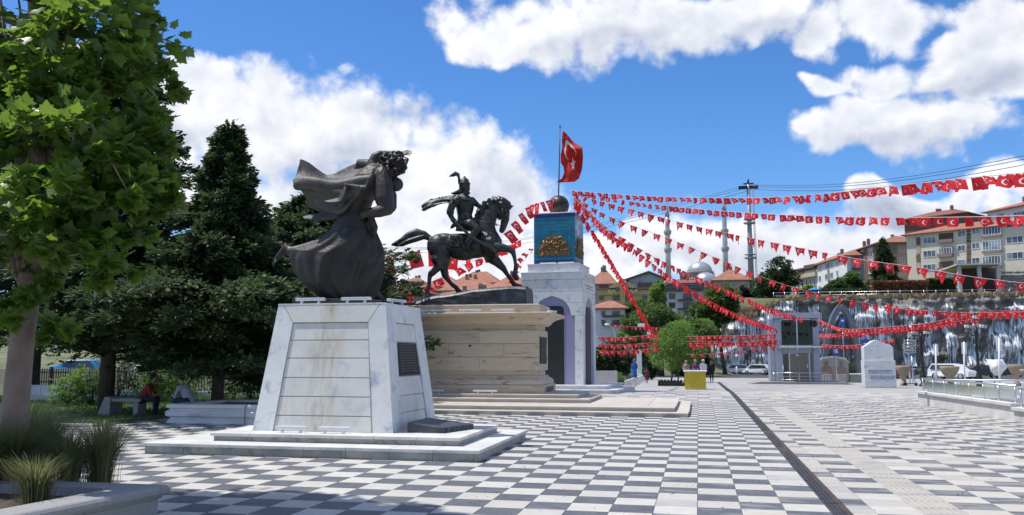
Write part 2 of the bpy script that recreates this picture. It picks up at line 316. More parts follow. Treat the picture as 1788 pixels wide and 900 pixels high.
def tilemat(n, c1, c2, c3, f3, dirt, dd):
    m = mat(n, c1, c2, 5, .62, .12, 40, 8, c3=c3, s3=2.3, f3=f3, rnd=.09); t = m.node_tree; b = t.nodes['Principled BSDF']
    old = b.inputs['Base Color'].links[0].from_socket
    g = nd(t, 'ShaderNodeNewGeometry').outputs['Position']; sx = nd(t, 'ShaderNodeSeparateXYZ'); t.links.new(g, sx.inputs[0])
    mp = nd(t, 'ShaderNodeMapping'); mp.inputs['Scale'].default_value = (.55, 2.6, 1); t.links.new(g, mp.inputs[0])
    f = ramp(t, M_(t, 'ADD', noise(t, mp.outputs[0], 1.6, 8, .66, .4), M_(t, 'MULTIPLY', ramp(t, sx.outputs[0], -3.5, 3.), .17)), *dd, interp='S')
    t.links.new(mixc(t, M_(t, 'MULTIPLY', f, .62), old, dirt), b.inputs['Base Color']); return m
MT['tl'] = tilemat('cream stone tile', (.49,.47,.425), (.44,.42,.385), (.46,.42,.36), (.55,.75), (.44,.395,.32), (.55,.75))
MT['td'] = tilemat('slate grey stone tile', (.078,.084,.10), (.115,.12,.135), (.18,.18,.18), (.58,.8), (.30,.29,.265), (.62,.74))
MT['tp'] = tilemat('pale grey stone tile', (.40,.385,.36), (.34,.33,.315), (.28,.28,.28), (.56,.75), (.47,.43,.36), (.55,.75))
MT['ribbed'] = tilemat('tactile strip tile', (.33,.32,.30), (.29,.28,.265), (.34,.32,.29), (.58,.75), (.49,.44,.36), (.5,.7))
blocked = [(-10.05,-3.7,14.4,18.55), (-13.5,-.34,25.9,32.95), (-9.5,-3.75,41.3,46.5)]
def inb(x, y, pad=0):
    for a, b, c, d in blocked:
        if a+pad < x < b-pad and c+pad < y < d-pad: return True
    return False
cells = []
for j in range(10, 90):
    for i in range(-52, 46):
        x0 = -.05+i*TX; y0 = 1.02+j*TY; xc = x0+TX/2; yc = y0+TY/2
        if yc > 45.5 or inb(xc, yc, .3): continue
        if xc < -14.9 and yc > 18: continue
        if xc < -5.4 and yc < 8.3: continue
        if xc > 8.05+.062*(34.4-yc) and yc < 34.6: continue
        if i == 3: continue
        # keep what the camera side could see
        px = atan2(xc, yc)*57.3
        if px < -50 or px > 24: continue
        h = (i*7349+j*9151) % 997/997.
        far = smooth(33, 43, yc); rr = smooth(1., 4., xc)
        if 2.44 < xc < 3.05 and yc < 32: k = 3
        elif (i+j) % 2: k = 0
        else: k = 1
        if k == 1 and (h < .07*rr+.08*smooth(-1, 1, xc)*(yc < 18)+.75*far): k = 2
        if k == 0 and far > .4: k = 2 if h < .5 else 0
        if 1.6 < xc < 6.3 and 15.3 < yc < 18.2 and k == 1 and h < .35: k = 2
        cells.append((i, j, x0, y0, k, yc))
def tilebox(mb, x0, y0, gx, gy, sx, sy, z=0., m=0, d=.012):
    a, b, c, e = x0+gx, x0+sx-gx, y0+gy, y0+sy-gy; q = .0025
    mb.add([(a,c,z-d),(b,c,z-d),(b,e,z-d),(a,e,z-d),(a,c,z-q),(b,c,z-q),(b,e,z-q),(a,e,z-q),(a+q,c+q,z),(b-q,c+q,z),(b-q,e-q,z),(a+q,e-q,z)],
           [(0,1,5,4),(1,2,6,5),(2,3,7,6),(3,0,4,7),(4,5,9,8),(5,6,10,9),(6,7,11,10),(7,4,8,11),(8,9,10,11)], m)
cells.sort(key=lambda c: c[5] + (50 if not (-24 < atan2(c[2]+.25, c[5])*57.3+11.0 < 33-2 and c[5] > 9.3) else 0))
tm = {}
for k, mm in enumerate(['tl', 'td', 'tp', 'ribbed']):
    b_ = MB(); tilebox(b_, 0, 0, .003, .003, TX, TY)
    if k == 3:
        for r_ in range(6):
            q = .05+r_*.078; b_.box(q, q+.03, .03, TY-.03, 0.0005, .005)
    tm[k] = mesh_of('paving_tile', b_, [mm])
rest = MB()
for n, (i, j, x0, y0, k, yc) in enumerate(cells):
    jz = ((i*31+j*17) % 7-3)*.0006+gz(yc)
    if n < 296:
        o = bpy.data.objects.new('paving_tile', tm[k]); COL.objects.link(o); o.parent = plaza; o.location = (x0, y0, jz); o.rotation_euler = (((i*5+j*3) % 5-2)*.0008, ((i*3+j*11) % 5-2)*.0008, 0)
    else: tilebox(rest, x0, y0, .003, .003, TX, TY, jz, k)
for j in range(14, 90):
    y0 = 1.02+j*TY
    if y0 < 45: tilebox(rest, 1.69, y0, .003, .003, .272, TY, gz(y0), 2 if (j*7)%5 else 1)
obj('paving_tiles', rest, ['tl', 'td', 'tp', 'ribbed'], plaza, kind='stuff')
# narrow infill strips beside the drain, and the drain channel with its grates
MT['drain'] = mat('drain steel', (.028,.03,.034), (.06,.065,.075), 9, .55, .4, metal=.4, c3=(.13,.11,.08), s3=6, f3=(.55,.7))
dr = thing('drain_channel', 'long narrow dark steel drainage channel running straight down the paving', 'drain', (1.56,9,0))
y = 8.5; n = 0
while y < 72:
    Ln = .98; z = gz(y)
    if not (17.4 < y+.5 < 18.3) and not (21.4 < y+.5 < 22.3):
        mb = MB(); zz = z-.004-random.random()*.006; x0 = 1.46+random.uniform(-.006, .006)
        for a in range(4): mb.box(x0+a*.05, x0+a*.05+.036, y, y+Ln-.02, zz-.02, zz)
        for b in range(6): mb.box(x0, x0+.186, y+.02+b*.18, y+.045+b*.18, zz-.018, zz-.006)
        if y < 45: obj('drain_grate', mb, 'drain', dr)
        else: obj('drain_grate', mb, 'drain', dr)
    y += Ln
mb = MB().box(1.445, 1.685, 8.5, 72, -1, -1); mb = MB()
for a in range(64):
    y = 8.5+a; mb.add([(1.43,y,gz(y)-.015),(1.70,y,gz(y)-.015),(1.70,y+1,gz(y+1)-.015),(1.43,y+1,gz(y+1)-.015)], [(0,1,2,3)])
obj('channel_bed', mb, 'soil', dr)
# broken joint running across the paving
mb = MB(); random.seed(3); x = 1.72; 
while x < 5.9:
    w = random.uniform(.06, .22); t_ = random.uniform(.012, .03) if x < 4.1 else random.uniform(.03, .09); yy = 18.16+.08*(x-1.7)/4+random.uniform(-.012, .012)
    mb.slab([(x,yy,.001),(x+w,yy+random.uniform(-.01,.01),.001),(x+w,yy+t_,.001),(x,yy+t_*random.uniform(.5,1),.001)], (0,0,.004)); x += w
tag(obj('pavement_crack', mb, 'soil'), 'thin dark broken joint crossing the paving on the right with weeds in it', 'crack')
mb = MB()
for _ in range(90):
    x = random.choice([random.uniform(2,6), random.uniform(4.2,5.4)]); y0 = 18.2+.08*(x-1.7)/4; a = random.uniform(0, 6.28); r = random.uniform(.01, .03); h = random.uniform(.015, .05)
    mb.add([(x,y0,0),(x+.008,y0,0),(x+cos(a)*r,y0+sin(a)*r,h)], [(0,1,2)])
obj('weeds', mb, 'grass', kind='stuff')
# small debris on the paving
mb = MB()
for _ in range(420):
    x = random.uniform(-3, 7); y0 = random.uniform(9, 20); s = random.uniform(.004, .016); a = random.uniform(0, 6.28)
    if inb(x, y0, -.1) or (x > 1.4 and x < 1.7): continue
    mb.slab([(x+s*cos(a+k*1.57)*random.uniform(.6,1), y0+s*sin(a+k*1.57), .001) for k in range(4)], (0,0,.004))
obj('litter', mb, 'soil', kind='stuff')

def ring_sweep(mb, x0, x1, y0, y1, prof, m=0, smooth=False, cap=True):
    vs = []
    for off, z in prof: vs += [(x0-off,y0-off,z),(x1+off,y0-off,z),(x1+off,y1+off,z),(x0-off,y1+off,z)]
    n = len(prof); fs = [(i*4+k, i*4+(k+1)%4, (i+1)*4+(k+1)%4, (i+1)*4+k) for i in range(n-1) for k in range(4)]
    if cap: fs += [(3,2,1,0), tuple(range((n-1)*4, n*4))]
    mb.add(vs, fs, m, smooth); return mb
def light_bar(c, ln, rz, label, group, m='lamp'):
    t = thing('floodlight_bar', label, 'floodlight', (0,0,0), group)
    obj('lamp_housing', MB().box(-ln/2, ln/2, -.04, .04, .065, .12), m, t, .006)
    obj('lamp_lens', MB().box(-ln/2+.02, ln/2-.02, -.03, .03, .1205, .125), 'whitemetal', t)
    for s in (-.3, .3): obj('foot', MB().box(s*ln-.018, s*ln+.018, -.03, .03, 0, .0645), m, t)
    t.location = c; t.rotation_euler = (0,0,rz); return t
# ---------------------------------------------------------------- front pedestal
p1 = thing('marble_pedestal', 'tapering white marble pedestal with rust stains under the windswept robed statue', 'pedestal', (-7,17,0))
def riser_step(par, x0, x1, y0, y1, z0, z1, m, n=7, nose=.05, nm='step'):
    st = obj(nm, MB().box(x0+.03, x1-.03, y0+.03, y1-.03, z0, z1-.062), m, par)
    g = .004; w = (x1-x0)/n
    for a in range(n):                       # treads along the front, then the right side
        obj('tread_slab', MB().box(x0-nose+(0 if a else 0)+a*(w+nose*2/n)+g, x0-nose+(a+1)*(w+nose*2/n)-g, y0-nose, y0+.62, z1-.058, z1), m, st, .008)
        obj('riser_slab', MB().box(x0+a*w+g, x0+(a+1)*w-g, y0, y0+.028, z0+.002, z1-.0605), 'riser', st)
    k = max(3, int((y1-y0)/.95)); h = (y1-y0-.62)/k
    for a in range(k):
        obj('tread_slab', MB().box(x1-.62, x1+nose, y0+.62+a*h+g, y0+.62+(a+1)*h-g, z1-.058, z1), m, st, .008)
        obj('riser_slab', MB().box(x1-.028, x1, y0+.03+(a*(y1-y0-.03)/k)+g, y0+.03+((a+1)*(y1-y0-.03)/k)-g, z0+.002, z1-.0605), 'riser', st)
    obj('tread_slab', MB().box(x0-nose, x1-.625, y0+.625, y1, z1-.058, z1-.002), m, st)
    return st
riser_step(p1, -10.05, -3.70, 14.4, 18.6, 0, .2, 'steptop', 8)
riser_step(p1, -9.0, -4.2, 14.98, 18.0, .2, .35, 'steptop', 6)
zb, zt = .35, 2.80
def q1(x, y, Y): return S(x, y, Y)
xl0, xr0, xl1, xr1 = -8.50, -5.62, -8.20, -5.93; yf0, yf1, yk0, yk1 = 15.52, 15.85, 18.25, 17.98
B1 = [(xl0,yf0,zb),(xr0,yf0,zb),(xr0,yk0,zb),(xl0,yk0,zb)]; T1 = [(xl1,yf1,zt),(xr1,yf1,zt),(xr1,yk1,zt),(xl1,yk1,zt)]
def inset(q, e):
    c = [(q[0][0]+e,q[0][1]+e,q[0][2]),(q[1][0]-e,q[1][1]+e,q[1][2]),(q[2][0]-e,q[2][1]-e,q[2][2]),(q[3][0]+e,q[3][1]-e,q[3][2])]; return c
obj('core', MB().hexa(inset(B1, .065), inset([(a,b,c-.002) for a,b,c in T1], .065)), 'marble', p1)
def face(BL, BR, TL, TR):
    BL, BR, TL, TR = map(Vector, (BL, BR, TL, TR)); n = (BR-BL).cross(TL-BL).normalized()
    def P(u, v): return (BL.lerp(BR, u)).lerp(TL.lerp(TR, u), v)
    return P, n
def facepiece(name, P, n, poly, a, b, m, par, bev=.003, **k):
    pts = [P(u, v)+n*a for u, v in poly]; return obj(name, MB().slab(pts, n*(b-a)), m, par, bev, **k)
MT['stained'] = mat('rust stained marble', (.64,.62,.565), (.70,.685,.64), 1.3, .45, .15, 30, 8, c3=(.48,.52,.58), s3=2.2, f3=(.56,.72), rnd=.05, dist=1.)
_t = MT['stained'].node_tree; _b = _t.nodes['Principled BSDF']; _o = _b.inputs['Base Color'].links[0].from_socket
_g = nd(_t, 'ShaderNodeNewGeometry').outputs['Position']; _s = nd(_t, 'ShaderNodeSeparateXYZ'); _t.links.new(_g, _s.inputs[0])
_mp = nd(_t, 'ShaderNodeMapping'); _mp.inputs['Scale'].default_value = (3.2, 1, .8); _t.links.new(_g, _mp.inputs[0])
_d = M_(_t, 'ABSOLUTE', M_(_t, 'DIVIDE', M_(_t, 'ADD', _s.outputs[0], 7.12), .42))
_f = M_(_t, 'MULTIPLY', ramp(_t, _d, 1.2, .1), ramp(_t, noise(_t, _mp.outputs[0], 1.6, 8, .7, .5), .42, .66)); _f2 = M_(_t, 'MULTIPLY', ramp(_t, noise(_t, _mp.outputs[0], .9, 8, .7, .8), .52, .75), .35)
_t.links.new(mixc(_t, M_(_t, 'MAXIMUM', M_(_t, 'MULTIPLY', _f, .75), _f2), _o, (.36,.25,.12)), _b.inputs['Base Color'])
P, n = face(B1[0], B1[1], T1[0], T1[1])
fr = [('left', [(0,0),(.148,0),(.162,.855),(.05,1),(0,1)]), ('right', [(.862,0),(1,0),(1,1),(.95,1),(.838,.855)]), ('top', [(.055,1),(.165,.858),(.835,.858),(.945,1)])]
for nme, poly in fr: facepiece('frame_board', P, n, poly, -.06, 0, 'stained' if nme == 'top' else 'marble', p1)
vv = [.855,.715,.572,.418,.270,.122,.0]
for a in range(6):
    t_, b_ = vv[a]-.004, vv[a+1]+.004; f = lambda v: .148+.014*v/.855
    facepiece('recessed_panel', P, n, [(f(b_)+.003,b_),(1-f(b_)-.006,b_),(1-f(t_)-.006,t_),(f(t_)+.003,t_)], -.064, -.026, 'stained', p1)
P, n = face(B1[1], B1[2], T1[1], T1[2])
for poly in ([(0,0),(.19,0),(.23,.855),(.06,1),(0,1)], [(.80,0),(1,0),(1,1),(.94,1),(.76,.855)], [(.065,1),(.235,.858),(.755,.858),(.935,1)]): facepiece('frame_board', P, n, poly, -.06, 0, 'marble', p1)
for v1, v0 in ((.852,.705),(.42,.275),(.267,.14),(.132,.0)):
    facepiece('recessed_panel', P, n, [(.195,v0),(.795,v0),(.765,v1),(.235,v1)], -.064, -.026, 'stained', p1)
pq_ = facepiece('inscription_plaque', P, n, [(.235,.43),(.76,.43),(.745,.695),(.25,.695)], -.064, -.012, 'plaque', p1, label='dark inscribed bronze plaque')
MT['dimletter'] = mat('dim raised lettering', (.10,.085,.08), None, rough=.6); mb = MB(); random.seed(77)
for k in range(11):
    v = .675-k*.0215; u = .29
    while u < .70: w_ = random.uniform(.012,.03); mb.slab([P(u,v)+n*-.0118, P(u+w_,v)+n*-.0118, P(u+w_,v+.010)+n*-.0118, P(u,v+.010)+n*-.0118], n*.003); u += w_+random.choice([.008,.008,.02])
obj('raised_lettering', mb, 'dimletter', pq_, kind='stuff')
P, n = face(B1[3], B1[0], T1[3], T1[0]); facepiece('side_board', P, n, [(0,0),(1,0),(1,1),(0,1)], -.06, -.0005, 'marble', p1)
P, n = face(B1[2], B1[3], T1[2], T1[3]); facepiece('side_board', P, n, [(0,0),(1,0),(1,1),(0,1)], -.06, -.0005, 'marble', p1)
obj('top_slab', MB().box(xl1-.005, xr1+.005, yf1-.005, yk1+.005, zt-.001, zt+.025), 'marble', p1, .004)
for k, (x, lab) in enumerate(((503,'left white floodlight bar on the top step before the front marble pedestal'),(585,'right white floodlight bar on the top step before the front marble pedestal'))):
    c = Z(x, 757, .35); light_bar((c.x, 15.25, .351), .62, 0, lab, 'floodlights at the foot of the front pedestal', 'whitemetal')
for x, Y, lab, rz in ((542,16.0,'left grey floodlight bar on the front edge of the marble pedestal top',0),(622,16.0,'middle grey floodlight bar on the marble pedestal top under the robed statue',0)):
    c = S(x, 532, Y); light_bar((c.x, Y, zt+.026), .62, rz, lab, 'floodlights on the front pedestal top')
light_bar((-6.03, 16.75, zt+.026), .62, pi/2-.25, 'grey floodlight bar at the right end of the marble pedestal top beside the robed statue', 'floodlights on the front pedestal top')
sl_ = [Z(700,757,.352),Z(745,761,.352),Z(803,750,.352),Z(762,738,.352)]
mb = MB(); b0 = [Vector((-5.42,15.75,.351)),Vector((-4.72,15.72,.351)),Vector((-4.38,16.75,.351)),Vector((-5.45,17.1,.351))]
mb.hexa(b0, [v+Vector((.0,0,h)) for v, h in zip(b0, (.19,.10,.10,.19))])
bs_ = tag(obj('stone_slab', mb, 'darkslab', None, .012), 'dark blue grey stone slab leaning at the right foot of the front pedestal', 'stone slab')
mb = MB(); random.seed(5)
for a in range(9):
    x = -4.74+.035*a+random.uniform(-.02,.02); y = 15.74+a*.11; s = random.uniform(.03,.06); mb.slab([(x-s,y-s,.352),(x+s,y-s*.7,.352),(x+s*1.1,y+s,.352),(x-s*.8,y+s,.352)], (0,0,random.uniform(.04,.1)))
obj('broken_edge', mb, 'darkslab', bs_)
# ---------------------------------------------------------------- second pedestal
p2 = thing('travertine_pedestal', 'long beige travertine pedestal with moulded cornice under the bronze horse and rider', 'pedestal', (-8.1,31,0))
def tier(x0, x1, y0, y1, z0, z1, n):
    st = obj('step', MB().box(x0+.02, x1-.02, y0+.02, y1-.02, z0, z1-.043), 'travstep', p2)
    w = (x1-x0)/n
    for a in range(n):
        obj('tread_slab', MB().box(x0+a*w+.003, x0+(a+1)*w-.003, y0-.02, y0+.75, z1-.04, z1), 'travstep', st, .005)
    k = max(2, int((y1-y0-.75)/1.))
    for a in range(k):
        h = (y1-y0-.75)/k; obj('tread_slab', MB().box(x1-.85, x1+.02, y0+.755+a*h, y0+.75+(a+1)*h-.003, z1-.04, z1), 'travstep', st, .005)
    mb = MB(); wx = 1.2; m_ = int((x1-.86-x0)/wx)
    for a in range(m_):
        for b in range(k):
            h = (y1-y0-.75)/k; mb.box(x0+a*(x1-.86-x0)/m_+.003, x0+(a+1)*(x1-.86-x0)/m_-.003, y0+.755+b*h, y0+.75+(b+1)*h-.003, z1-.04, z1-.0005)
    obj('tread_slabs', mb, 'travstep', st, kind='stuff')
    return st
tier(-13.6, -.32, 25.95, 33.0, 0, .12, 13); tier(-13.2, -.72, 26.5, 32.6, .12, .24, 12)
tier(-12.7, -3.55, 28.5, 32.5, .24, .36, 8); tier(-12.3, -3.97, 29.05, 32.3, .36, .48, 7)
def h2(y, x=940, Y=29.6): return S(x, y, Y).z
bx0, bx1, by0, by1 = -10.95, -5.24, 29.6, 32.1
mb = ring_sweep(MB(), bx0, bx1, by0, by1, [(0,.48),(0,h2(675)),(-.03,h2(673))]); obj('base_block', mb, 'trav', p2, .006)
mb = ring_sweep(MB(), bx0, bx1, by0, by1, [(-.06,h2(672.5)),(-.06,h2(669)),(-.09,h2(665)),(-.17,h2(661.5)),(-.24,h2(660)),(-.24,h2(657.5)),(-.33,h2(657)),(-.33,h2(648.5))]); obj('base_moulding', mb, 'trav', p2)
obj('core', MB().box(bx0+.3, bx1-.3, by0+.3, by1-.3, h2(648.5), h2(576)), 'trav', p2)
rows = [(648.2,624.2,[(bx0+.25),-7.63,(bx1-.25)]),(623.8,600.2,[(bx0+.25),-8.75,-6.72,(bx1-.25)]),(599.8,576.4,[(bx0+.25),-7.63,(bx1-.25)])]
for y0_, y1_, xsx in rows:
    for a, b in zip(xsx[:-1], xsx[1:]): obj('stone_block', MB().box(a+.004, b-.004, by0+.25, by0+.32, h2(y0_)+.003, h2(y1_)-.003), 'trav', p2, .004)
    obj('stone_block', MB().box(bx1-.32, bx1-.25, by0+.33, by1-.25, h2(y0_)+.003, h2(y1_)-.003), 'trav', p2, .004)
    obj('stone_block', MB().box(bx0+.25, bx0+.32, by0+.33, by1-.25, h2(y0_)+.003, h2(y1_)-.003), 'trav', p2, .004)
mb = ring_sweep(MB(), bx0, bx1, by0, by1, [(-.33,h2(576)),(-.33,h2(568)),(-.20,h2(567)),(-.20,h2(565)),(-.14,h2(564)),(-.10,h2(560)),(.03,h2(555.5)),(.22,h2(552)),(.30,h2(551.5)),(.32,h2(548)),(.32,h2(546.5)),(.28,h2(545.5))]); obj('cornice', mb, 'trav', p2)
mb = ring_sweep(MB(), bx0, bx1, by0, by1, [(-.18,h2(545.4)),(-.18,h2(531)),(-.24,h2(530))]); obj('attic_block', mb, 'trav', p2, .005)
ZT2 = h2(530)
obj('corner_plaque', MB().box(bx1-.25, bx1-.22, by0+.55, by0+1.85, h2(636), h2(588)), 'plaque', p2, label='dark inscribed plaque on the right end')
mb = MB(); random.seed(78); z_ = h2(590)
while z_ > h2(634):
    y_ = by0+.65
    while y_ < by0+1.75: w_ = random.uniform(.03,.07); mb.box(bx1-.2198, bx1-.216, y_, y_+w_, z_-.02, z_); y_ += w_+random.choice([.02,.02,.05])
    z_ -= .055
obj('plaque_lettering', mb, 'dimletter', p2, kind='stuff')
obj('vent_recess', MB().box(bx1-.04, bx1+.004, by0+.45, by0+2.0, .52, h2(677)), 'black', p2, label='dark rectangular opening in the right end of the base')
obj('wall_hole', MB().slab([(-8.02+.0, by0+.247, h2(606)),(-7.93, by0+.247, h2(605)),(-7.90, by0+.247, h2(601.5)),(-8.0, by0+.247, h2(602))], (0,.01,0)), 'black', p2)
for x, lab in ((728,'leftmost'),(768.5,'second from left'),(821,'third from left'),(877.5,'fourth and rightmost front')):
    c = S(x, 544, by0-.1); light_bar((c.x, by0-.08, h2(545.5)+.001), .82, 0, lab+' pale floodlight bar along the cornice of the travertine pedestal', 'floodlights along the cornice of the travertine pedestal', 'whitemetal')
light_bar((bx1+.08, by0+1.3, h2(545.5)+.001), .82, pi/2-.2, 'pale floodlight bar on the right end cornice of the travertine pedestal', 'floodlights along the cornice of the travertine pedestal', 'whitemetal')
for x, lab in ((755,'white floodlight bar on the travertine pedestal steps, half hidden by the front pedestal'),(847,'white floodlight bar on the steps in front of the middle of the travertine pedestal')):
    c = S(x, 690, 29.3); light_bar((c.x, 29.3, .481), .85, 0, lab, 'floodlights at the foot of the travertine pedestal', 'whitemetal')
# ---------------------------------------------------------------- tower (local frame: origin at its front right foot)
tw = thing('memorial_tower', 'tall white marble tower with mosaic niches, blue tiled box and black globe on top', 'tower', (0,0,0))
C0 = S(1019, 671, 43.)
def hz(y): return S(1019, y, 43.).z-.0
def mosaic():
    m = bpy.data.materials.new('blue white red mosaic'); m.use_nodes = True; t = m.node_tree; b = t.nodes['Principled BSDF']
    v = nd(t, 'ShaderNodeTexCoord').outputs['Object']; sx = nd(t, 'ShaderNodeSeparateXYZ'); t.links.new(v, sx.inputs[0])
    h_ = M_(t, 'ADD', sx.outputs[0], sx.outputs[1]); k = pi/.155
    a = M_(t, 'MULTIPLY', M_(t, 'ADD', h_, sx.outputs[2]), k); c = M_(t, 'MULTIPLY', M_(t, 'SUBTRACT', h_, sx.outputs[2]), k)
    s1 = M_(t, 'ABSOLUTE', M_(t, 'SINE', a)); s2 = M_(t, 'ABSOLUTE', M_(t, 'SINE', c)); mn_ = M_(t, 'MINIMUM', s1, s2); mxx = M_(t, 'MULTIPLY', s1, s2)
    f1 = M_(t, 'LESS_THAN', mn_, .36); f2 = M_(t, 'GREATER_THAN', mxx, .80)
    nn = M_(t, 'GREATER_THAN', noise(t, v, 5, 1), .5)
    c1 = mixc(t, f1, (.52,.54,.60), (.05,.07,.30)); c2 = mixc(t, nn, (.36,.05,.06), (.08,.09,.30)); c3 = mixc(t, f2, c1, c2)
    t.links.new(c3, b.inputs['Base Color']); b.inputs['Roughness'].default_value = .35; return m
MT['mosaic'] = mosaic()
def tilebl():
    m = mat('turquoise glazed tile', (.006,.13,.22), (.01,.20,.30), 2.5, .3, rnd=.06, coord='O'); t = m.node_tree; b = t.nodes['Principled BSDF']; return m
MT['teal'] = tilebl(); MT['navy'] = mat('navy glazed tile', (.012,.025,.16), (.02,.04,.22), 4, .3, coord='O', rnd=.1)
WD = 3.2
core = obj('core', MB().box(-WD+.16, -.16, .16, WD-.16, 0, hz(476)), 'marble', tw)
def side(face_i, front=True):
    # u to the right along the face, w outward
    def T(u, w, z):
        if face_i == 0: return Vector((u-WD, -w, z))
        if face_i == 1: return Vector((w, u, z))
        if face_i == 2: return Vector((-u, WD+w, z))
        return Vector((-WD-w, WD-u, z))
    def pc(name, poly, w0, w1, m, bev=.006, **k):
        n = (T(0,1,0)-T(0,0,0)); return obj(name, MB().slab([T(u,0,z)+n*w0 for u, z in poly], n*(w1-w0)), m, tw, bev, **k)
    cu = WD/2; R = .97; zs = hz(551)
    e = .006
    def arc(z): return sqrt(max(0, R*R-(z-zs)**2)) if z > zs else R
    ztop = zs+R
    g = [hz(671), hz(612), zs, hz(528), hz(508), hz(487)]
    # pillars
    for s in (-1, 1):
        for a, b in ((0,1),(1,2)):
            u0, u1 = (0.0, cu-1.17) if s < 0 else (cu+1.17, WD)
            pc('facing_slab', [(u0+e,0 if a == 0 else g[a]+e),(u1-e,0 if a == 0 else g[a]+e),(u1-e,g[b]-e),(u0+e,g[b]-e)], -.16, 0, 'marble')
        for a, b in ((2,3),(3,4),(4,5)):
            z0, z1 = g[a]+e, g[b]-e; zz = [z0+(z1-z0)*k/10 for k in range(11)]
            inner = [(cu+s*max(arc(z), 0 if z > ztop else 0)+ (s*e), z) for z in zz]
            out = WD if s > 0 else 0.
            poly = [(out-s*e, z0)]+inner+[(out-s*e, z1)]
            if s < 0: poly = poly[::-1]
            pc('facing_slab', poly[::-1] if False else poly, -.16, 0, 'marble', 0.)
    pc('frieze_slab', [(e,g[5]+e),(cu-e,g[5]+e),(cu-e,hz(475)),(e,hz(475))], -.16, .035, 'marble'); pc('frieze_slab', [(cu+e,g[5]+e),(WD-e,g[5]+e),(WD-e,hz(475)),(cu+e,hz(475))], -.16, .035, 'marble')
    # carved zigzag band
    mb = MB(); nz = 14; zc, am = (hz(476)+g[5])/2, (hz(476)-g[5])*.22
    for q in range(nz):
        u0 = .06+q*(WD-.12)/nz; u1 = u0+(WD-.12)/nz; um = (u0+u1)/2
        for dz in (-.08, .05):
            for (ua, za, ub, zb_) in ((u0,-am,um,am),(um,am,u1,-am)):
                mb.slab([T(ua,.034,zc+za+dz-.012),T(ub,.034,zc+zb_+dz-.012),T(ub,.034,zc+zb_+dz+.022),T(ua,.034,zc+za+dz+.022)], (T(0,1,0)-T(0,0,0))*.014)
    obj('carved_zigzag', mb, 'grime' if False else 'marble2', tw, kind='stuff')
    # mosaic surround and dark niche
    th = [pi*k/24 for k in range(25)]
    outer = [(cu+1.17,0),(cu+1.17,zs)]+[(cu+R*cos(a),zs+R*sin(a)) for a in th]+[(cu-1.17,zs),(cu-1.17,0)]
    pc('mosaic_surround', outer, -.155, -.07, 'mosaic', 0)
    r = .22; zn = hz(534); hw = .60
    inn = [(cu+hw,.12)]+[(cu+hw-r+r*cos(a),zn-r+r*sin(a)) for a in [pi/2*k/6 for k in range(7)]]+[(cu-hw+r+r*cos(a),zn-r+r*sin(a)) for a in [pi/2+pi/2*k/6 for k in range(7)]]+[(cu-hw,.12)]
    nich = pc('niche_panel', inn, -.0695, -.055, 'blackstone', 0)
    n = (T(0,1,0)-T(0,0,0)); zz = [.14+(zn-.24)*k/5 for k in range(6)]
    for k in range(5): obj('granite_slab', MB().slab([T(cu-hw+.02,-.0545,zz[k]+.006),T(cu+hw-.02,-.0545,zz[k]+.006),T(cu+hw-.02,-.0545,zz[k+1]-.006),T(cu-hw+.02,-.0545,zz[k+1]-.006)], n*.012), 'blackstone', nich)
    if face_i == 1:                      # incised inscription on the right side
        mb = MB(); random.seed(11)
        for row, (ua, ub) in enumerate(((.5,2.5),(.75,2.7))):
            u = ua; z0 = hz(497.5)-row*.14
            while u < ub:
                w_ = random.uniform(.03,.075); mb.slab([T(u,.001,z0),T(u+w_,.001,z0),T(u+w_,.001,z0+.075),T(u,.001,z0+.075)], n*.004); u += w_+random.choice([.02,.02,.02,.07])
        obj('incised_lettering', mb, 'grime', tw, kind='stuff')
for k in range(4): side(k)
obj('cornice_slab', MB().box(-WD-.05, .05, -.05, WD+.05, hz(475)+.001, hz(475)+.05), 'marble', tw, .01)
zp0, zp1 = hz(475)+.051, hz(458)
for a, b in ((-2.95,-1.6),(-1.6,-.25)): obj('plinth_block', MB().box(a+.004, b-.004, .25, 2.95, zp0, zp1-.03), 'marble', tw, .01)
obj('plinth_cap', MB().box(-3.0, -.2, .2, 3.0, zp1-.029, zp1), 'marble2', tw, .01)
bX0, bX1, bY0, bY1, bz0, bz1 = -2.68, -.52, .52, 2.68, zp1+.01, S(1000,372,43.6).z
bxc = obj('tiled_box', MB().box(bX0, bX1, bY0, bY1, bz0, bz1), 'navy', tw)
mbt = MB(); mbn = MB(); nt_ = 12; st = (bX1-bX0)/nt_; nzv = 14; sz = (bz1-bz0)/nzv
tmt = None
for fi in range(2):
    for a in range(nt_):
        for b in range(nzv):
            edge = (b in (0, nzv-1)) or (fi == 0 and a in (0, nt_-1) and False)
            z0, z1 = bz0+b*sz+.006, bz0+(b+1)*sz-.006
            u0, u1 = a*st+.005, (a+1)*st-.005
            tgt = mbn if edge else mbt
            if fi == 0: tgt.box(bX0+u0, bX0+u1, bY0-.014, bY0, z0, z1)
            else: tgt.box(bX1, bX1+.014, bY0+u0, bY0+u1, z0, z1)
obj('glazed_tiles', mbt, 'teal', bxc, kind='stuff'); obj('border_tiles', mbn, 'navy', bxc, kind='stuff')
MT['landscape'] = mat('painted tile picture', (.03,.22,.40), (.40,.48,.55), 1.6, .35, lo=.42, hi=.6, coord='O', c3=(.02,.03,.16), s3=2.2, f3=(.56,.62))
obj('picture_tile_panel', MB().box(bX1+.015, bX1+.02, bY0+.1, bY1-.1, bz0+.75, bz1-.25), 'landscape', bxc)
obj('box_cap', MB().box(bX0-.05, bX1+.05, bY0-.05, bY1+.05, bz1+.001, bz1+.06), 'whitemetal', tw, .01)
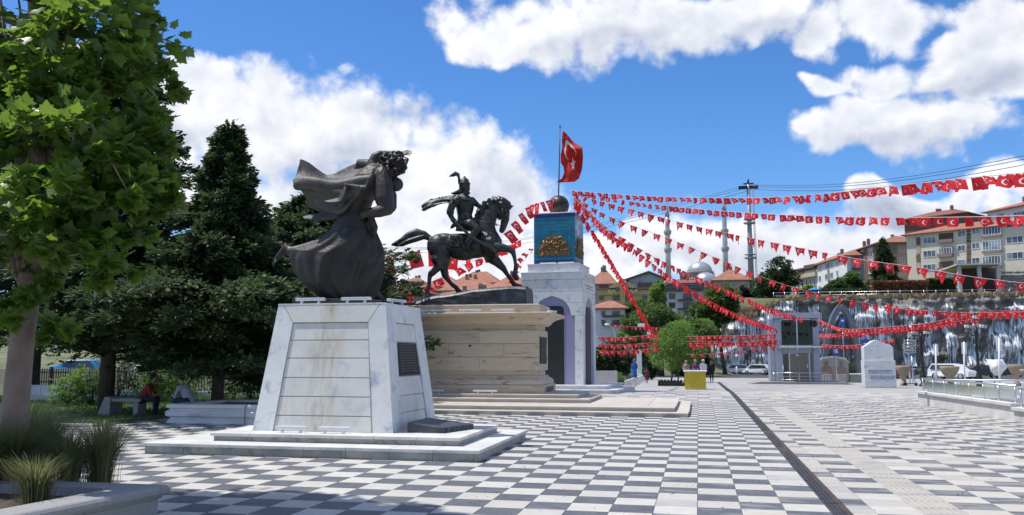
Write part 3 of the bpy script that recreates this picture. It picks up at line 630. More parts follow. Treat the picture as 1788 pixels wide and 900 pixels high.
def relief(T, n, cu, z0, nm):
    mb = MB(); R = .72; pts = [(cu-.88,z0),(cu+.88,z0),(cu+.88,z0+.42),(cu+.74,z0+.46)]+[(cu+R*cos(a),z0+.42+R*.95*sin(a)) for a in [pi*k/16 for k in range(1,16)]]+[(cu-.74,z0+.46),(cu-.88,z0+.42)]
    mb.slab([T(u,.016,z) for u, z in pts], n*.05); random.seed(4)
    for _ in range(90):
        a = random.uniform(0, pi); r = sqrt(random.random())*R*.9; u, z = (cu+r*cos(a), z0+.36+r*.95*sin(a)) if random.random() < .7 else (cu+random.uniform(-.8,.8), z0+random.uniform(.05,.4))
        p = T(u,.08,z); d = Vector((random.uniform(-1,1),0,random.uniform(-1,1))); d = (T(d.x,0,d.z)-T(0,0,0)).normalized()*random.uniform(.06,.16)
        mb.tube([p-d, p, p+d], [.02,.045,.02], 6)
        if random.random() < .35: mb.ball(p+n*.02+d*.8, .05, 8)
    obj(nm, mb, 'gold', bxc)
relief(lambda u, w, z: Vector((bX0+u, bY0-w, z)), Vector((0,-1,0)), 1.08, bz0+.42, 'brass_relief')
relief(lambda u, w, z: Vector((bX1+w, bY0+u, z)), Vector((1,0,0)), 1.08, bz0+.42, 'brass_relief')
for u in (-2.3,-1.35): obj('lamp_bar', MB().box(u, u+.85, .28, .36, zp1+.001, zp1+.07), 'whitemetal', tw, .01)
cxs, cys, rs = -1.6, 1.6, .56; czs = bz1+.06+rs*.97
sph = obj('globe', MB().ball((cxs,cys,czs), rs, 32), 'bronze2', tw)
mb = MB()
for k in range(12):
    a = k*pi/6; mb.tube([(cxs+(rs+.004)*sin(q)*cos(a), cys+(rs+.004)*sin(q)*sin(a), czs-(rs+.004)*cos(q)) for q in [pi*j/12*.5+.2 for j in range(9)]], .008, 4)
obj('globe_rib', mb, 'gold', sph)
obj('globe_ring', MB().lathe((cxs,cys,bz1+.06), [(.32,0),(.30,.06),(.22,.1)], 20), 'whitemetal', sph)
pz = S(981,222,44.6).z
pole = obj('flagpole', MB().tube([(cxs-.0,cys,czs+rs-.03),(cxs+.10,cys,pz)], [.035,.022], 8), 'black', tw)
mb = MB().ball((cxs+.10,cys,pz+.03), .045, 8)
mb.tube([(cxs+.10+.06*sin(a),cys,pz+.14-.06*cos(a)) for a in [-2.3+4.6*k/8 for k in range(9)]], [.004,.01,.014,.016,.016,.016,.014,.01,.004], 5); obj('crescent_finial', mb, 'black', pole)
# steps of the tower
for (x0,x1,y0,y1,z0,z1,nn) in ((-4.9,1.95,-1.75,4.2,-.02,.17,6),(-4.3,1.35,-1.0,3.9,.171,.35,5)):
    st_ = obj('step', MB().box(x0+.02,x1-.02,y0+.02,y1-.02,z0-.35,z1-.052), 'marble2', tw); w = (x1-x0)/nn
    for a in range(nn): obj('tread_slab', MB().box(x0+a*w+.003,x0+(a+1)*w-.003,y0-.03,y0+.9,z1-.05,z1), 'marble2', st_, .006)
    for a in range(4):
        h = (y1-y0-.9)/4; obj('tread_slab', MB().box(x1-.9,x1+.03,y0+.905+a*h,y0+.9+(a+1)*h,z1-.05,z1), 'marble2', st_, .006)
ZOFF = -0.0
for ch in tw.children:
    if ch.name.startswith('step'): ch.location = (0,0,-C0.z)
tw.location = (C0.x, 43., C0.z*0+0); 
# facing, core etc. were measured as absolute heights; only the steps are relative to the ground
for ch in tw.children:
    if ch.name.startswith('step'): ch.location = (0,0,0)
tw.rotation_euler = (0,0,radians(-4.5))
def twp(x, y, z): return Matrix.Rotation(radians(-4.5), 3, 'Z') @ Vector((x,y,0)) + Vector((C0.x, 43., z))
# ---------------------------------------------------------------- sculpted bodies: overlapping shapes fused into one skin
def bake(mb, vox, smooth=6, fac=.5, name='body'):
    me = mesh_of(name, mb, []); o = bpy.data.objects.new('tmp_sculpt', me); COL.objects.link(o)
    r = o.modifiers.new('r', 'REMESH'); r.mode = 'VOXEL'; r.voxel_size = vox
    if smooth: s = o.modifiers.new('s', 'SMOOTH'); s.iterations = smooth; s.factor = fac
    dg = bpy.context.evaluated_depsgraph_get(); out = bpy.data.meshes.new_from_object(o.evaluated_get(dg)); bpy.data.objects.remove(o)
    return out
def put(name, me, mats, parent, regions=None, **k):
    me.materials.clear()
    for m in mats: me.materials.append(MT[m])
    n = len(me.polygons); me.polygons.foreach_set('use_smooth', [True]*n)
    if regions:                       # give each face the material of the nearest limb
        c = np.empty(n*3); me.polygons.foreach_get('center', c); c = c.reshape(-1, 3); best = np.full(n, 1e9); mi = np.zeros(n, int)
        for a, b, ra, rb, m in regions:
            a = np.array(a); b = np.array(b); ab = b-a; t = np.clip(((c-a)@ab)/max(1e-9, ab@ab), 0, 1); d = np.linalg.norm(c-(a+t[:,None]*ab), axis=1)-(ra+(rb-ra)*t)
            w = d < best; best[w] = d[w]; mi[w] = m
        me.polygons.foreach_set('material_index', mi.tolist())
    org = worldloc(parent) if parent else Vector((0,0,0))
    me.transform(Matrix.Translation(-org)); me.update(); me.name = name
    o = bpy.data.objects.new(name, me); COL.objects.link(o)
    if parent: o.parent = parent
    for kk, v in k.items(): o[kk] = v
    return o
def limb(mb, pts, r, n=12, flat=1.):
    """closed tapering tube with round ends"""
    pts = [Vector(p) for p in pts]; mb.tube(pts, r, n, flat=flat)
    mb.ball(pts[0], r[0]*.98, 10); mb.ball(pts[-1], r[-1]*.98, 10); return mb
def ell(mb, c, rx, ry, rz, n=14): return mb.ball(c, rx, n, rz=rz, ry=ry)
def sheet(mb, grid, th, n_u=5, n_v=5, fold=0., ff=9., seed=0.):
    """thick closed cloth through a grid of control points"""
    R_, C_ = len(grid), len(grid[0])
    def cr(p, t):
        n = len(p)-1; i = min(int(t*n), n-1); f = t*n-i
        p0, p1, p2, p3 = p[max(i-1,0)], p[i], p[i+1], p[min(i+2,n)]
        return .5*((2*p1)+(p2-p0)*f+(2*p0-5*p1+4*p2-p3)*f*f+(3*p1-p0-3*p2+p3)*f**3)
    U, V_ = (C_-1)*n_u+1, (R_-1)*n_v+1
    rows = [[cr(g, u/(U-1)) for u in range(U)] for g in grid]
    P_ = [[cr([rows[r][u] for r in range(R_)], v/(V_-1)) for u in range(U)] for v in range(V_)]
    nrm = [[None]*U for _ in range(V_)]
    for v in range(V_):
        for u in range(U):
            a = P_[v][min(u+1,U-1)]-P_[v][max(u-1,0)]; b = P_[min(v+1,V_-1)][u]-P_[max(v-1,0)][u]; n = a.cross(b); nrm[v][u] = n.normalized() if n.length > 1e-9 else Vector((0,-1,0))
    if fold:
        for v in range(V_):
            for u in range(U):
                q = u/(U-1); w = v/(V_-1); k = sin(w*ff+2.2*sin(q*2.5+seed)+seed)*fold*(.4+.6*q)+.35*fold*sin(w*ff*2.3+q*3)
                P_[v][u] = P_[v][u]+nrm[v][u]*k
    vs = [P_[v][u]+nrm[v][u]*th/2 for v in range(V_) for u in range(U)]+[P_[v][u]-nrm[v][u]*th/2 for v in range(V_) for u in range(U)]
    O = U*V_; I = lambda v, u: v*U+u; fs = []
    for v in range(V_-1):
        for u in range(U-1): fs += [(I(v,u),I(v,u+1),I(v+1,u+1),I(v+1,u)), (O+I(v,u),O+I(v+1,u),O+I(v+1,u+1),O+I(v,u+1))]
    for u in range(U-1): fs += [(I(0,u),O+I(0,u),O+I(0,u+1),I(0,u+1)), (I(V_-1,u),I(V_-1,u+1),O+I(V_-1,u+1),O+I(V_-1,u))]
    for v in range(V_-1): fs += [(I(v,0),I(v+1,0),O+I(v+1,0),O+I(v,0)), (I(v,U-1),O+I(v,U-1),O+I(v+1,U-1),I(v+1,U-1))]
    mb.add(vs, fs, 0, True); return mb
def loft(mb, rows, n=48, fold=.05, nf=9, seed=0., tw=.6, Y0=0):
    """rows of (left point, right point, depth radius): closed fluted body"""
    vs = []
    for i, (Lp, Rp, d) in enumerate(rows):
        Lp, Rp = Vector(Lp), Vector(Rp); c = (Lp+Rp)/2; a = (Rp-Lp)/2; t = i/(len(rows)-1)
        for k in range(n):
            q = 2*pi*k/n; s1 = sin(nf*.5*q+seed+tw*t*2); f = 1+fold*(.25+t)*((1-2*abs(s1))*.9+.5*sin(nf*1.7*q+1.3+seed+tw*t*3)) if fold > .05 else 1+fold*(.25+t)*(sin(nf*q+seed+tw*t*4)+.5*sin(nf*1.7*q+1.3+seed))
            vs.append(c+a*cos(q)*f+Vector((0,-1,0))*d*sin(q)*f)
    m_ = len(rows); fs = [(i*n+k, i*n+(k+1)%n, (i+1)*n+(k+1)%n, (i+1)*n+k) for i in range(m_-1) for k in range(n)]+[tuple(range(n))[::-1], tuple(range((m_-1)*n, m_*n))]
    mb.add(vs, fs, 0, True)
def interp_rows(rows, k=3):
    out = []
    for (a, b, d), (a2, b2, d2) in zip(rows[:-1], rows[1:]):
        for j in range(k): t = j/k; out.append((Vector(a).lerp(Vector(a2), t), Vector(b).lerp(Vector(b2), t), d+(d2-d)*t))
    out.append(rows[-1]); return out
# ---------------------------------------------------------------- statue 1: robed man leaning into the wind
A0 = 16.95
def a(x, y, d=0.): return S(x, y, A0+d)
pm = 84.
st1 = thing('robed_statue', 'dark bronze statue of a curly haired robed man with his coat blown out behind', 'statue', a(600, 531))
mb = MB(); mb.hexa([a(510,533,-.75),a(668,533,-.75),a(668,533,.7),a(510,533,.7)], [a(511,520,-.75),a(667,524,-.75),a(667,524,.7),a(511,520,.7)])
b_ = obj('plinth', mb, 'bronze', st1, .01)
mb = MB()
R_ = [((594,372),(645,370),.32),((588,388),(651,384),.36),((578,405),(657,405),.42),((563,419),(665,423),.47),((543,427),(671,441),.50),((514,438),(668,456),.53),((510,453),(667,468),.53),((517,477),(662,488),.52),((529,495),(657,504),.50),((553,513),(653,517),.46),((568,524),(652,526),.42)]
loft(mb, interp_rows([(a(*l_), a(*r_), d) for l_, r_, d in R_], 5), 132, .062, 10, .7, -2.2)
# trailing calf under the robe, lit panel
limb(mb, [a(600,432,.05),a(560,434,.05),a(524,440,.05),a(508,440,.05)], [.30,.22,.155,.115])
# back right hem spilling on the plinth
limb(mb, [a(640,500,.1),a(655,516,.15),a(668,523,.2)], [.16,.12,.05])
# torso
loft(mb, interp_rows([(a(*l_), a(*r_), d) for l_, r_, d in [((594,396),(650,390),.34),((594,374),(643,370),.33),((596,354),(650,350),.34),((600,334),(672,328),.38),((622,308),(688,314),.38),((640,292),(684,302),.30),((656,286),(678,295),.16)]], 3), 32, .015, 5)
limb(mb, [a(668,304),a(676,296)], [.15,.13])
# hanging sleeve and forearm folded to the belt
limb(mb, [a(668,304,-.20),a(670,328,-.26),a(671,348,-.30),a(675,364,-.32)], [.17,.20,.205,.165])
limb(mb, [a(678,364,-.34),a(662,370,-.38),a(646,372,-.34),a(634,374,-.28)], [.145,.125,.105,.09])
limb(mb, [a(680,326,.12),a(684,342,.1),a(683,362,0)], [.09,.11,.12])
for k in range(4): limb(mb, [a(638,371+k*2.4,-.36),a(632,373+k*2.6,-.34),a(628,377+k*2.4,-.30)], [.028,.025,.02], 8)
# knotted sash
limb(mb, [a(648,376,-.28),a(652,388,-.30),a(656,397,-.28),a(654,411,-.2)], [.05,.055,.05,.04]); limb(mb, [a(646,378,-.2),a(644,392,-.2),a(650,402,-.2)], [.045,.05,.04])
# raised arm over the head
limb(mb, [a(652,297,-.05),a(651,284,-.02),a(656,274,.0),a(664,270,.04)], [.15,.12,.105,.09]); limb(mb, [a(661,270.5,.03),a(676,268.5,.08),a(690,268,.08),a(698,268,.06)], [.085,.065,.05,.04])
ell(mb, a(701,267.8,.05), .07, .05, .032)
for k, (y0, y1, ln) in enumerate(((265.4,262.8,12),(267,265.6,16.5),(268.8,268.6,16),(270.4,271.4,13))): limb(mb, [a(703,y0,.05-.03*k),a(703+ln*.55,(y0+y1)/2-.8,.04-.035*k),a(703+ln,y1,.04-.035*k)], [.018,.015,.012], 8)
limb(mb, [a(700,270.5,-.02),a(705,274,-.06),a(709,275.5,-.06)], [.02,.018,.014], 8)
# head looking down, framed by heavy curls
ell(mb, a(687,285), .17, .15, .17); ell(mb, a(695,291,-.02), .12, .12, .12); limb(mb, [a(702,288,-.06),a(707,291,-.06)], [.03,.02], 8); ell(mb, a(699,284.5,-.1), .05, .05, .02, 8); ell(mb, a(700,287.2,-.1), .018, .03, .014, 8); limb(mb, [a(700,294,-.08),a(703,295,-.06)], [.016,.014], 8)
random.seed(23)
def curl(x, y, d, r):
    q0 = random.uniform(0, 6.28); s = random.choice((-1,1)); c_ = a(x, y, d); limb(mb, [c_+Vector((r*cos(q0+s*k*.8)*(1-k*.09), -.02*k, r*sin(q0+s*k*.8)*(1-k*.09))) for k in range(7)], [.045-.003*k for k in range(7)], 7)
for (x, y) in ((669,279),(674,273.5),(681,271),(688,270.5),(695,272),(701,275.5),(706,281),(708,288),(667,286),(669,293),(673,299),(679,302),(686,303.5),(693,304.5),(700,303.5),(706,299),(709,293),(676,281),(683,278),(690,277.5),(697,281),(675,289),(678,295),(684,298),(691,299),(698,299),(682,285)):
    edge = sqrt(((x-688)/20)**2+((y-287)/16)**2); curl(x, y, -.20*max(.15, 1-edge*.75), random.uniform(.055,.08))
for (x, y) in ((670,283),(676,275),(686,272),(697,274),(705,284),(676,300),(690,303)): ell(mb, a(x,y,.06), .09, .10, .08, 10)
# the second, bald head pressed to the chest
ell(mb, a(692,322.5,.02), .15, .14, .15, 18); limb(mb, [a(684,326,.1),a(676,334,.1)], [.10,.14])
# lapels
mb2 = MB(); sheet(mb2, [[a(665,297,-.30),a(661,308,-.34),a(664,320,-.36)],[a(672,300,-.30),a(668,312,-.36),a(675,322,-.38)]], .03, 4, 4); mb.v, mb.f, mb.m, mb.sm = mb.v, mb.f, mb.m, mb.sm
mb.add(mb2.v, mb2.f, 0, True)
# bare foot
limb(mb, [a(512,440,.05),a(504,436,.05),a(499,432,.05)], [.10,.085,.07]); limb(mb, [a(499,430,.05),a(494,438,.05),a(487,447,.05),a(481,455,.05)], [.062,.07,.06,.048], flat=.9)
for k in range(5): limb(mb, [a(483-k*.6,452+k*1.6,.10-.05*k),a(477.5-k*.2,458+k*1.5,.11-.05*k),a(476+k*.6,461.5+k*1.1,.11-.05*k)], [.022,.018,.015], 8)
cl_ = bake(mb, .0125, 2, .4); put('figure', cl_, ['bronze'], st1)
# coat
GR = [[(660,286,.05),(642,284,.22),(622,290,.34),(602,299,.40),(584,308,.42),(568,309.5,.40),(552,301,.36),(537,290,.30),(522,282,.22)],
      [(659,292,-.12),(640,291,.02),(620,297,.10),(601,304,.14),(584,310,.16),(567,311,.14),(550,305,.10),(535,297,.05),(520.5,293,0)],
      [(656,300,-.28),(638,303,-.22),(619,309,-.20),(601,314,-.20),(583,317,-.22),(565,316,-.24),(547,312,-.26),(529,309,-.28),(512,312,-.30)],
      [(651,313,-.36),(636,316,-.38),(618,320,-.40),(600,325,-.42),(582,327,-.44),(564,325,-.44),(547,322,-.44),(530,320,-.42),(514,321,-.40)],
      [(641,327,-.40),(628,331,-.44),(614,338,-.46),(600,343,-.46),(584,342,-.44),(567,340,-.40),(550,337,-.36),(534,334,-.32),(521,333,-.30)],
      [(631,331,-.42),(618,342,-.46),(607,355,-.44),(596,366,-.38),(584,366,-.30),(570,362,-.24),(556,355,-.18),(543,349,-.12),(531,343,-.1)],
      [(618,345,-.34),(610,353,-.38),(603,363,-.34),(596,374,-.26),(585,376,-.18),(573,373,-.10),(561,367,-.05),(549,359,.0),(538,351,.0)]]
g = [[a(x, y, d) for x, y, d in row] for row in GR]
mb = sheet(MB(), g, .05, 8, 8, .06, 13, .4)
# under-flap with light tip, bright turned lining, shoulder roll, front edge
sheet(mb, [[a(592,372,-.2),a(570,372,-.1),a(548,375,0),a(529,380,.05)],[a(590,378,-.25),a(572,380,-.2),a(550,382,-.12),a(530,381.5,-.05)],[a(586,383,-.2),a(570,386,-.15),a(556,386,-.1),a(534,383,-.05)]], .035, 5, 4, .01)
sheet(mb, [[a(603,326,-.5),a(598,336,-.5),a(590,346,-.46),a(566,352,-.46)],[a(604,330,-.56),a(601,342,-.58),a(594,353,-.55),a(570,355,-.5)]], .035, 5, 4)
limb(mb, [a(624,296,.25),a(629,285,.2),a(640,286,.1),a(655,290,0)], [.07,.10,.10,.08]); limb(mb, [a(604,323,-.5),a(600,340,-.5),a(595,358,-.42),a(590,378,-.26)], [.035,.04,.045,.03])
limb(mb, [a(645,312,-.42),a(652,296,-.3),a(661,288,-.08)], [.035,.035,.03]); limb(mb, [a(604,323,-.5),a(620,326,-.46),a(639,328,-.43),a(645,311,-.40)], [.03,.03,.035,.03])
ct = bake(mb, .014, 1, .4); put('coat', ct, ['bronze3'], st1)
# ---------------------------------------------------------------- statue 2: horse and rider
H0 = 30.75
def h(x, y, d=0.): return S(x, y, H0+d)
PP = 1/47.5                                                       # metres per picture pixel at the horse
st2 = thing('equestrian_statue', 'dark bronze statue of a helmeted rider with a sabre on a prancing horse', 'statue', h(825, 529))
# rock base
random.seed(31)
top = [(727,530),(742,525.5),(757,520.8),(771,518),(786,516),(803,514),(820,512.5),(834,508.5),(849,506),(870,505),(893,504.6),(910,503.6),(924,503.2)]
rows_ = []
for d in (-.72, -.66, -.3, .1, .5, .72):
    row = []
    for i, (x, y) in enumerate(top):
        p = h(x, y, 0); p.y = H0+d; p.z += (-.10 if abs(d) > .68 else 0)+mn.noise(Vector((p.x*1.7, d*2, 3)))*.07; row.append(p)
    rows_.append(row)
mb = MB(); nT = len(top); vs = [p for r in rows_ for p in r]; zb2 = ZT2
fs = [(j*nT+i, j*nT+i+1, (j+1)*nT+i+1, (j+1)*nT+i) for j in range(5) for i in range(nT-1)]; mb.add(vs, fs, 0, True)
def skirt(line, ny):
    K = 5; vs = []
    for k in range(K+1):
        for i, p in enumerate(line):
            t = k/K; q = Vector((p.x, p.y, p.z+(zb2-p.z)*t)); dn = mn.noise(Vector((q.x*2.3, q.z*4, q.y)))*.06*(1 if 0 < k else 0); q.y += ny*(.02+dn); vs.append(q)
    n = len(line); mb.add(vs, [(k*n+i, k*n+i+1, (k+1)*n+i+1, (k+1)*n+i) for k in range(K) for i in range(n-1)], 0, False)
skirt(rows_[0], -1); skirt(rows_[-1], 1)
for line in ([r[-1] for r in rows_], [r[0] for r in rows_]):
    n = len(line); mb.add(line+[Vector((p.x+.03, p.y, zb2)) for p in line], [(i, i+1, n+i+1, n+i) for i in range(n-1)], 0)
obj('rock_base', mb, 'rock', st2)
def hl(mb, pts, r, **k): return limb(mb, [h(*p) for p in pts], [v*PP for v in r], **k)
mb = MB()
hl(mb, [(763,430),(780,428),(806,430),(832,430),(852,428),(862,424)], [20,20,23,22,20.5,16], n=20, flat=.72)
ell(mb, h(766,432,-.08), 19*PP, .36, 24*PP, 20); ell(mb, h(810,436), 32*PP, .38, 20*PP, 20); ell(mb, h(856,432), 18*PP, .36, 22*PP, 20); ell(mb, h(775,420), 25*PP, .3, 13*PP, 20)
ell(mb, h(769,447,-.17), 14*PP, .19, 21*PP, 16); ell(mb, h(772,447,.17), 14*PP, .19, 21*PP, 16)
ell(mb, h(851,428,-.2), 13*PP, .15, 20*PP, 16)
hl(mb, [(856,428),(848,408),(848,392),(855,376),(866,364),(877,359)], [23,20,17.5,15,12.5,10], n=18, flat=.62)
hl(mb, [(850,420),(842,400),(846,380),(858,364)], [20,14,11,9], flat=.6)
# head
hl(mb, [(877,361),(881,372),(882,384),(879,396),(876.5,403)], [9.5,10,7.8,6.2,5.2], n=14, flat=.62); ell(mb, h(874,374,-.02), 8.5*PP, .14, 10.5*PP); ell(mb, h(876,402), 5*PP, .09, 5.5*PP); ell(mb, h(884,366), 5*PP, .15, 5*PP)
hl(mb, [(877,362,-.08),(883,357.5,-.09),(888.5,354.5,-.09)], [2.6,2.6,.6], n=8); hl(mb, [(888,366,.08),(892,362,.09),(897.5,358.5,.09)], [3,2.8,.6], n=8)
hl(mb, [(881,369.5,-.15),(883.5,371,-.15)], [1.3,1.1], n=6); hl(mb, [(879,400.5,-.09),(880,403,-.08)], [1,1], n=6)
# mane
random.seed(8)
for (x, y) in ((829,392),(831,384),(835,376),(837,368),(842,361),(848,355),(856,350),(864,347),(872,346),(879,348),(884,352),(834,398),(827,400)):
    for k in range(4):
        q = random.uniform(-2,2); hl(mb, [(x+q+3,y+4,random.uniform(-.12,.12)),(x+q-1.5,y-1+q*.4,random.uniform(-.16,.16)),(x-4.5+q,y+3+random.uniform(-3,3),random.uniform(-.2,.2))], [4.4,3.6,1.5], n=8)
# legs
hl(mb, [(857,432,-.2),(872,432,-.22),(887,435,-.22),(895,439,-.22)], [12,8.5,6.2,5.4]); hl(mb, [(895,438,-.22),(898.5,450,-.22),(900.5,463,-.22)], [5.2,3.6,3.1]); hl(mb, [(900.5,463,-.22),(901,469,-.22),(899,475,-.22)], [3.4,4.4,3.6]); hl(mb, [(899,475,-.22),(898.5,480,-.22),(902,486,-.22)], [4,5.2,5.0])
hl(mb, [(856,448,.16),(868,458,.18),(879,469,.18)], [12,8.5,5.8]); hl(mb, [(879,469,.18),(886,480,.18),(893,490,.18)], [5.4,3.8,3.4]); hl(mb, [(893,490,.18),(897,496,.18),(903,500,.18)], [3.8,4.4,4.2]); hl(mb, [(902,499.5,.18),(909,502,.18)], [4.6,5.2])
hl(mb, [(764,452,-.15),(766,466,-.16),(754,478,-.18)], [13,8.5,5.8]); hl(mb, [(752.5,477,-.18),(750,486,-.18),(749,500,-.18)], [5.4,4,3.7]); hl(mb, [(749,500,-.18),(746,508,-.18),(747,514,-.18)], [4,4.6,4]); hl(mb, [(747,513,-.18),(748,519,-.18)], [4.5,6])
hl(mb, [(776,452,.17),(775,468,.17),(777,481,.17)], [13.5,8.5,6]); hl(mb, [(776,480,.17),(782,489,.17),(790,498,.17)], [5.8,4,3.6]); hl(mb, [(790,498,.17),(796,502,.17),(801,508,.17)], [4.2,4.2,4]); hl(mb, [(799,508,.17),(806,513,.17)], [4.6,5.4])
# tail
random.seed(17)
for k in range(30):
    o_ = random.uniform(-8,8); w = random.uniform(-.13,.13); e_ = random.uniform(0,16)
    hl(mb, [(753,418,w*.2),(741,411+o_*.4,w*.7),(727,411+o_,w),(711,417+o_*.9,w*1.1),(697+e_*.6,422+o_*.7+random.uniform(-1.5,1.5),w),(683+e_,427+o_*.5,w*.6)], [4.6,4.9,5.0,4.4,3.2,1.0], n=7)
horse = bake(mb, .026, 4, .45); put('horse', horse, ['bronze2'], st2)
# rider: body, then cape, sabre, plume, ornaments
mb = MB()
loft(mb, interp_rows([(h(*l_), h(*r_), d) for l_, r_, d in [((795,404),(835,402),.30),((798,392),(829,388),.28),((799,378),(824,376),.23),((797,365),(827,364),.27),((794,353),(828,354),.29),((796,344),(824,346),.22),((804,339),(818,341),.12)]], 3), 28, .02, 6)
hl(mb, [(811,343),(812,333)], [5.5,5]); ell(mb, h(812,326), 9.2*PP, .18, 11.5*PP, 18); ell(mb, h(815,331,0), 5.5*PP, .12, 6.5*PP)
hl(mb, [(818.5,329,0),(820.3,331,0)], [1.4,1.1], n=8); hl(mb, [(814,336,0),(819,337.5,0)], [3,2.6], n=8)
hl(mb, [(799,350,-.28),(790,358,-.34),(785,371,-.36)], [8.6,7.2,6.2]); hl(mb, [(785,370,-.36),(788,379,-.36),(792,385,-.36)], [5.6,4.6,3.9]); hl(mb, [(791,384,-.36),(795,388,-.37)], [4.8,4.2])
for k in range(4): hl(mb, [(793+k*.6,386+k*1.3,-.42),(797+k*.5,389+k*1.1,-.44),(799,392+k,-.40)], [1.5,1.4,1.1], n=7)
for k in range(4): hl(mb, [(781.5-k*.4+2,362+k*3.6,-.37),(787+k*.2,360.5+k*3.6,-.46),(792,363+k*3.2,-.37)], [1.6,1.8,1.6], n=7)
hl(mb, [(824,350,.22),(832,357,.2),(839,362,.12)], [6.5,5,3.8]); hl(mb, [(838,362,.12),(846,362,.05)], [3.4,3.4])
for s in (-1, 1):
    hl(mb, [(812,393,s*.2),(822,392,s*.34),(834,401,s*.40)], [11,10,8]); hl(mb, [(833,400,s*.40),(826,412,s*.42),(818,424,s*.42),(816,434,s*.42)], [8.2,7,5.8,4.4]); hl(mb, [(815,435,s*.42),(820,439,s*.42),(826,440,s*.42)], [4.4,3.6,2.4])
    hl(mb, [(806,414,s*.40),(806,424,s*.41),(811,438,s*.41)], [5,4.2,3])
hl(mb, [(797,389,-.1),(790,396,-.1),(787,399,-.1)], [5,3.5,1.4])
rider = bake(mb, .021, 3, .45); put('rider', rider, ['bronze2'], st2)
mb = MB(); mb.lathe(h(811,316.5), [(9.8*PP,-.24),(9.6*PP,-.08),(7.2*PP,.06),(3*PP,.13),(.02,.19)], 18); mb.lathe(h(811,321), [(9.4*PP,-.05),(10.6*PP,-.03),(10.6*PP,.02),(9.4*PP,.04)], 18)
hl(mb, [(807,330,.0),(803,336,.05),(793,338,.08),(788,338,.08)], [6,5.5,3,1])
hel = obj('helmet', mb, 'bronze2', st2)
mb = MB(); hl(mb, [(802,320),(801.5,311),(800,305.5),(795,303.5),(791,306),(785,308.3)], [2.4,2.2,3.4,4.4,3.4,1.]); obj('plume', mb, 'bronze2', hel)
mb = sheet(MB(), [[h(800,345,.1),h(789,342,.15),(h(776,344,.2)),h(763,347.5,.25),h(750,351.5,.25),h(737,360,.2)],[h(797,351,-.05),h(785,348,-.05),h(773,349,0),h(761,352,.05),h(749,357,.05),h(736,365,.1)],[h(795,356,-.1),h(783,355,-.12),h(771,355.5,-.1),h(759,359,-.1),h(750,363,-.08),h(739,370,0)]], .05, 6, 5, .05, 9, 1.)
sheet(mb, [[h(820,346,.1),h(810,343,.15),h(800,343,.1),h(792,342,.1)],[h(822,351,-.22),h(812,349,-.3),h(802,347,-.3),h(794,349,-.26)]], .05, 5, 4, .015)
me = bake(mb, .02, 2); put('cape', me, ['bronze2'], st2)
mb = MB(); pts = [(795,388.5),(803,396),(812,404.5),(822,412.5),(833,420),(844,425.5),(853,429),(860,434),(866,442),(868,447)]
w_ = [2.2,2.3,2.4,2.5,2.7,2.8,2.9,2.6,1.8,.4]
for i in range(len(pts)-1):
    (x0,y0),(x1,y1) = pts[i],pts[i+1]; L0 = sqrt((x1-x0)**2+(y1-y0)**2); nx, ny = -(y1-y0)/L0, (x1-x0)/L0
    q = [h(x0+nx*w_[i],y0+ny*w_[i],-.60),h(x0-nx*w_[i],y0-ny*w_[i],-.60),h(x1-nx*w_[i+1],y1-ny*w_[i+1],-.60),h(x1+nx*w_[i+1],y1+ny*w_[i+1],-.60)]; mb.slab(q, (0,.035,0))
    q = [h(x0+nx*.5,y0+ny*.5,-.612),h(x0-nx*.5,y0-ny*.5,-.612),h(x1-nx*.5,y1-ny*.5,-.612),h(x1+nx*.5,y1+ny*.5,-.612)]; mb.slab(q, (0,.012,0))
sab = obj('sabre', mb, 'bronze3', st2); mb = MB(); hl(mb, [(789,383,-.48),(795,388.5,-.48)], [1.4,1.6], n=8); hl(mb, [(793,391,-.48),(797.5,386,-.48)], [1.2,1.2], n=8); mb.ball(h(788.5,382.5,-.48), .05, 8); obj('hilt', mb, 'bronze2', sab)
mb = MB(); c = h(795,350.5,-.48)
for r, d in ((6.4,0),(4.8,-.012),(2.2,-.024)): mb.tube([c+Vector((0,d,0)), c+Vector((0,d-.02,0))], [r*PP,r*PP*.94], 20)
for k in range(10): q = k*.628; mb.ball((c.x+3.4*PP*cos(q), c.y-.035, c.z+3.4*PP*sin(q)), .02, 6)
obj('shoulder_disc', mb, 'bronze', st2)
g_ = []
for y in (410,416,423,431):
    g_.append([h(786,y,-.30-.05*(y-410)/20),h(794,y+.6,-.345-.05*(y-410)/20),h(803,y+1,-.375-.04*(y-410)/20)])
mb = sheet(MB(), g_, .03, 5, 4); random.seed(9)
for cx_, cy_, r in ((791,415,2.6),(797,417,2.8),(791,423,2.6),(797,425,2.6),(794,429,2)): mb.tube([h(cx_+r*cos(q), cy_+r*sin(q), -.395) for q in [k*.7 for k in range(9)]], .016, 6)
obj('saddle_cloth', mb, 'bronze', st2)
mb = MB()
for pts in ([(858,396),(868,403),(875,410)],): pass
mb.tube([h(838,386,-.27),h(846,388.5,-.33),(h(858,390,-.30)),h(868,394,-.16)], .022, 6); mb.tube([h(868,384,-.17),h(878,384,-.20),h(886,382,-.1)], .016, 6); mb.tube([h(878,384,-.19),h(879,374,-.21),h(877,364,-.17)], .016, 6); mb.tube([h(876,396,-.14),h(866,391,-.25),h(850,370,-.25),h(846,362,.0)], .014, 6)
obj('bridle', mb, 'bronze', st2)
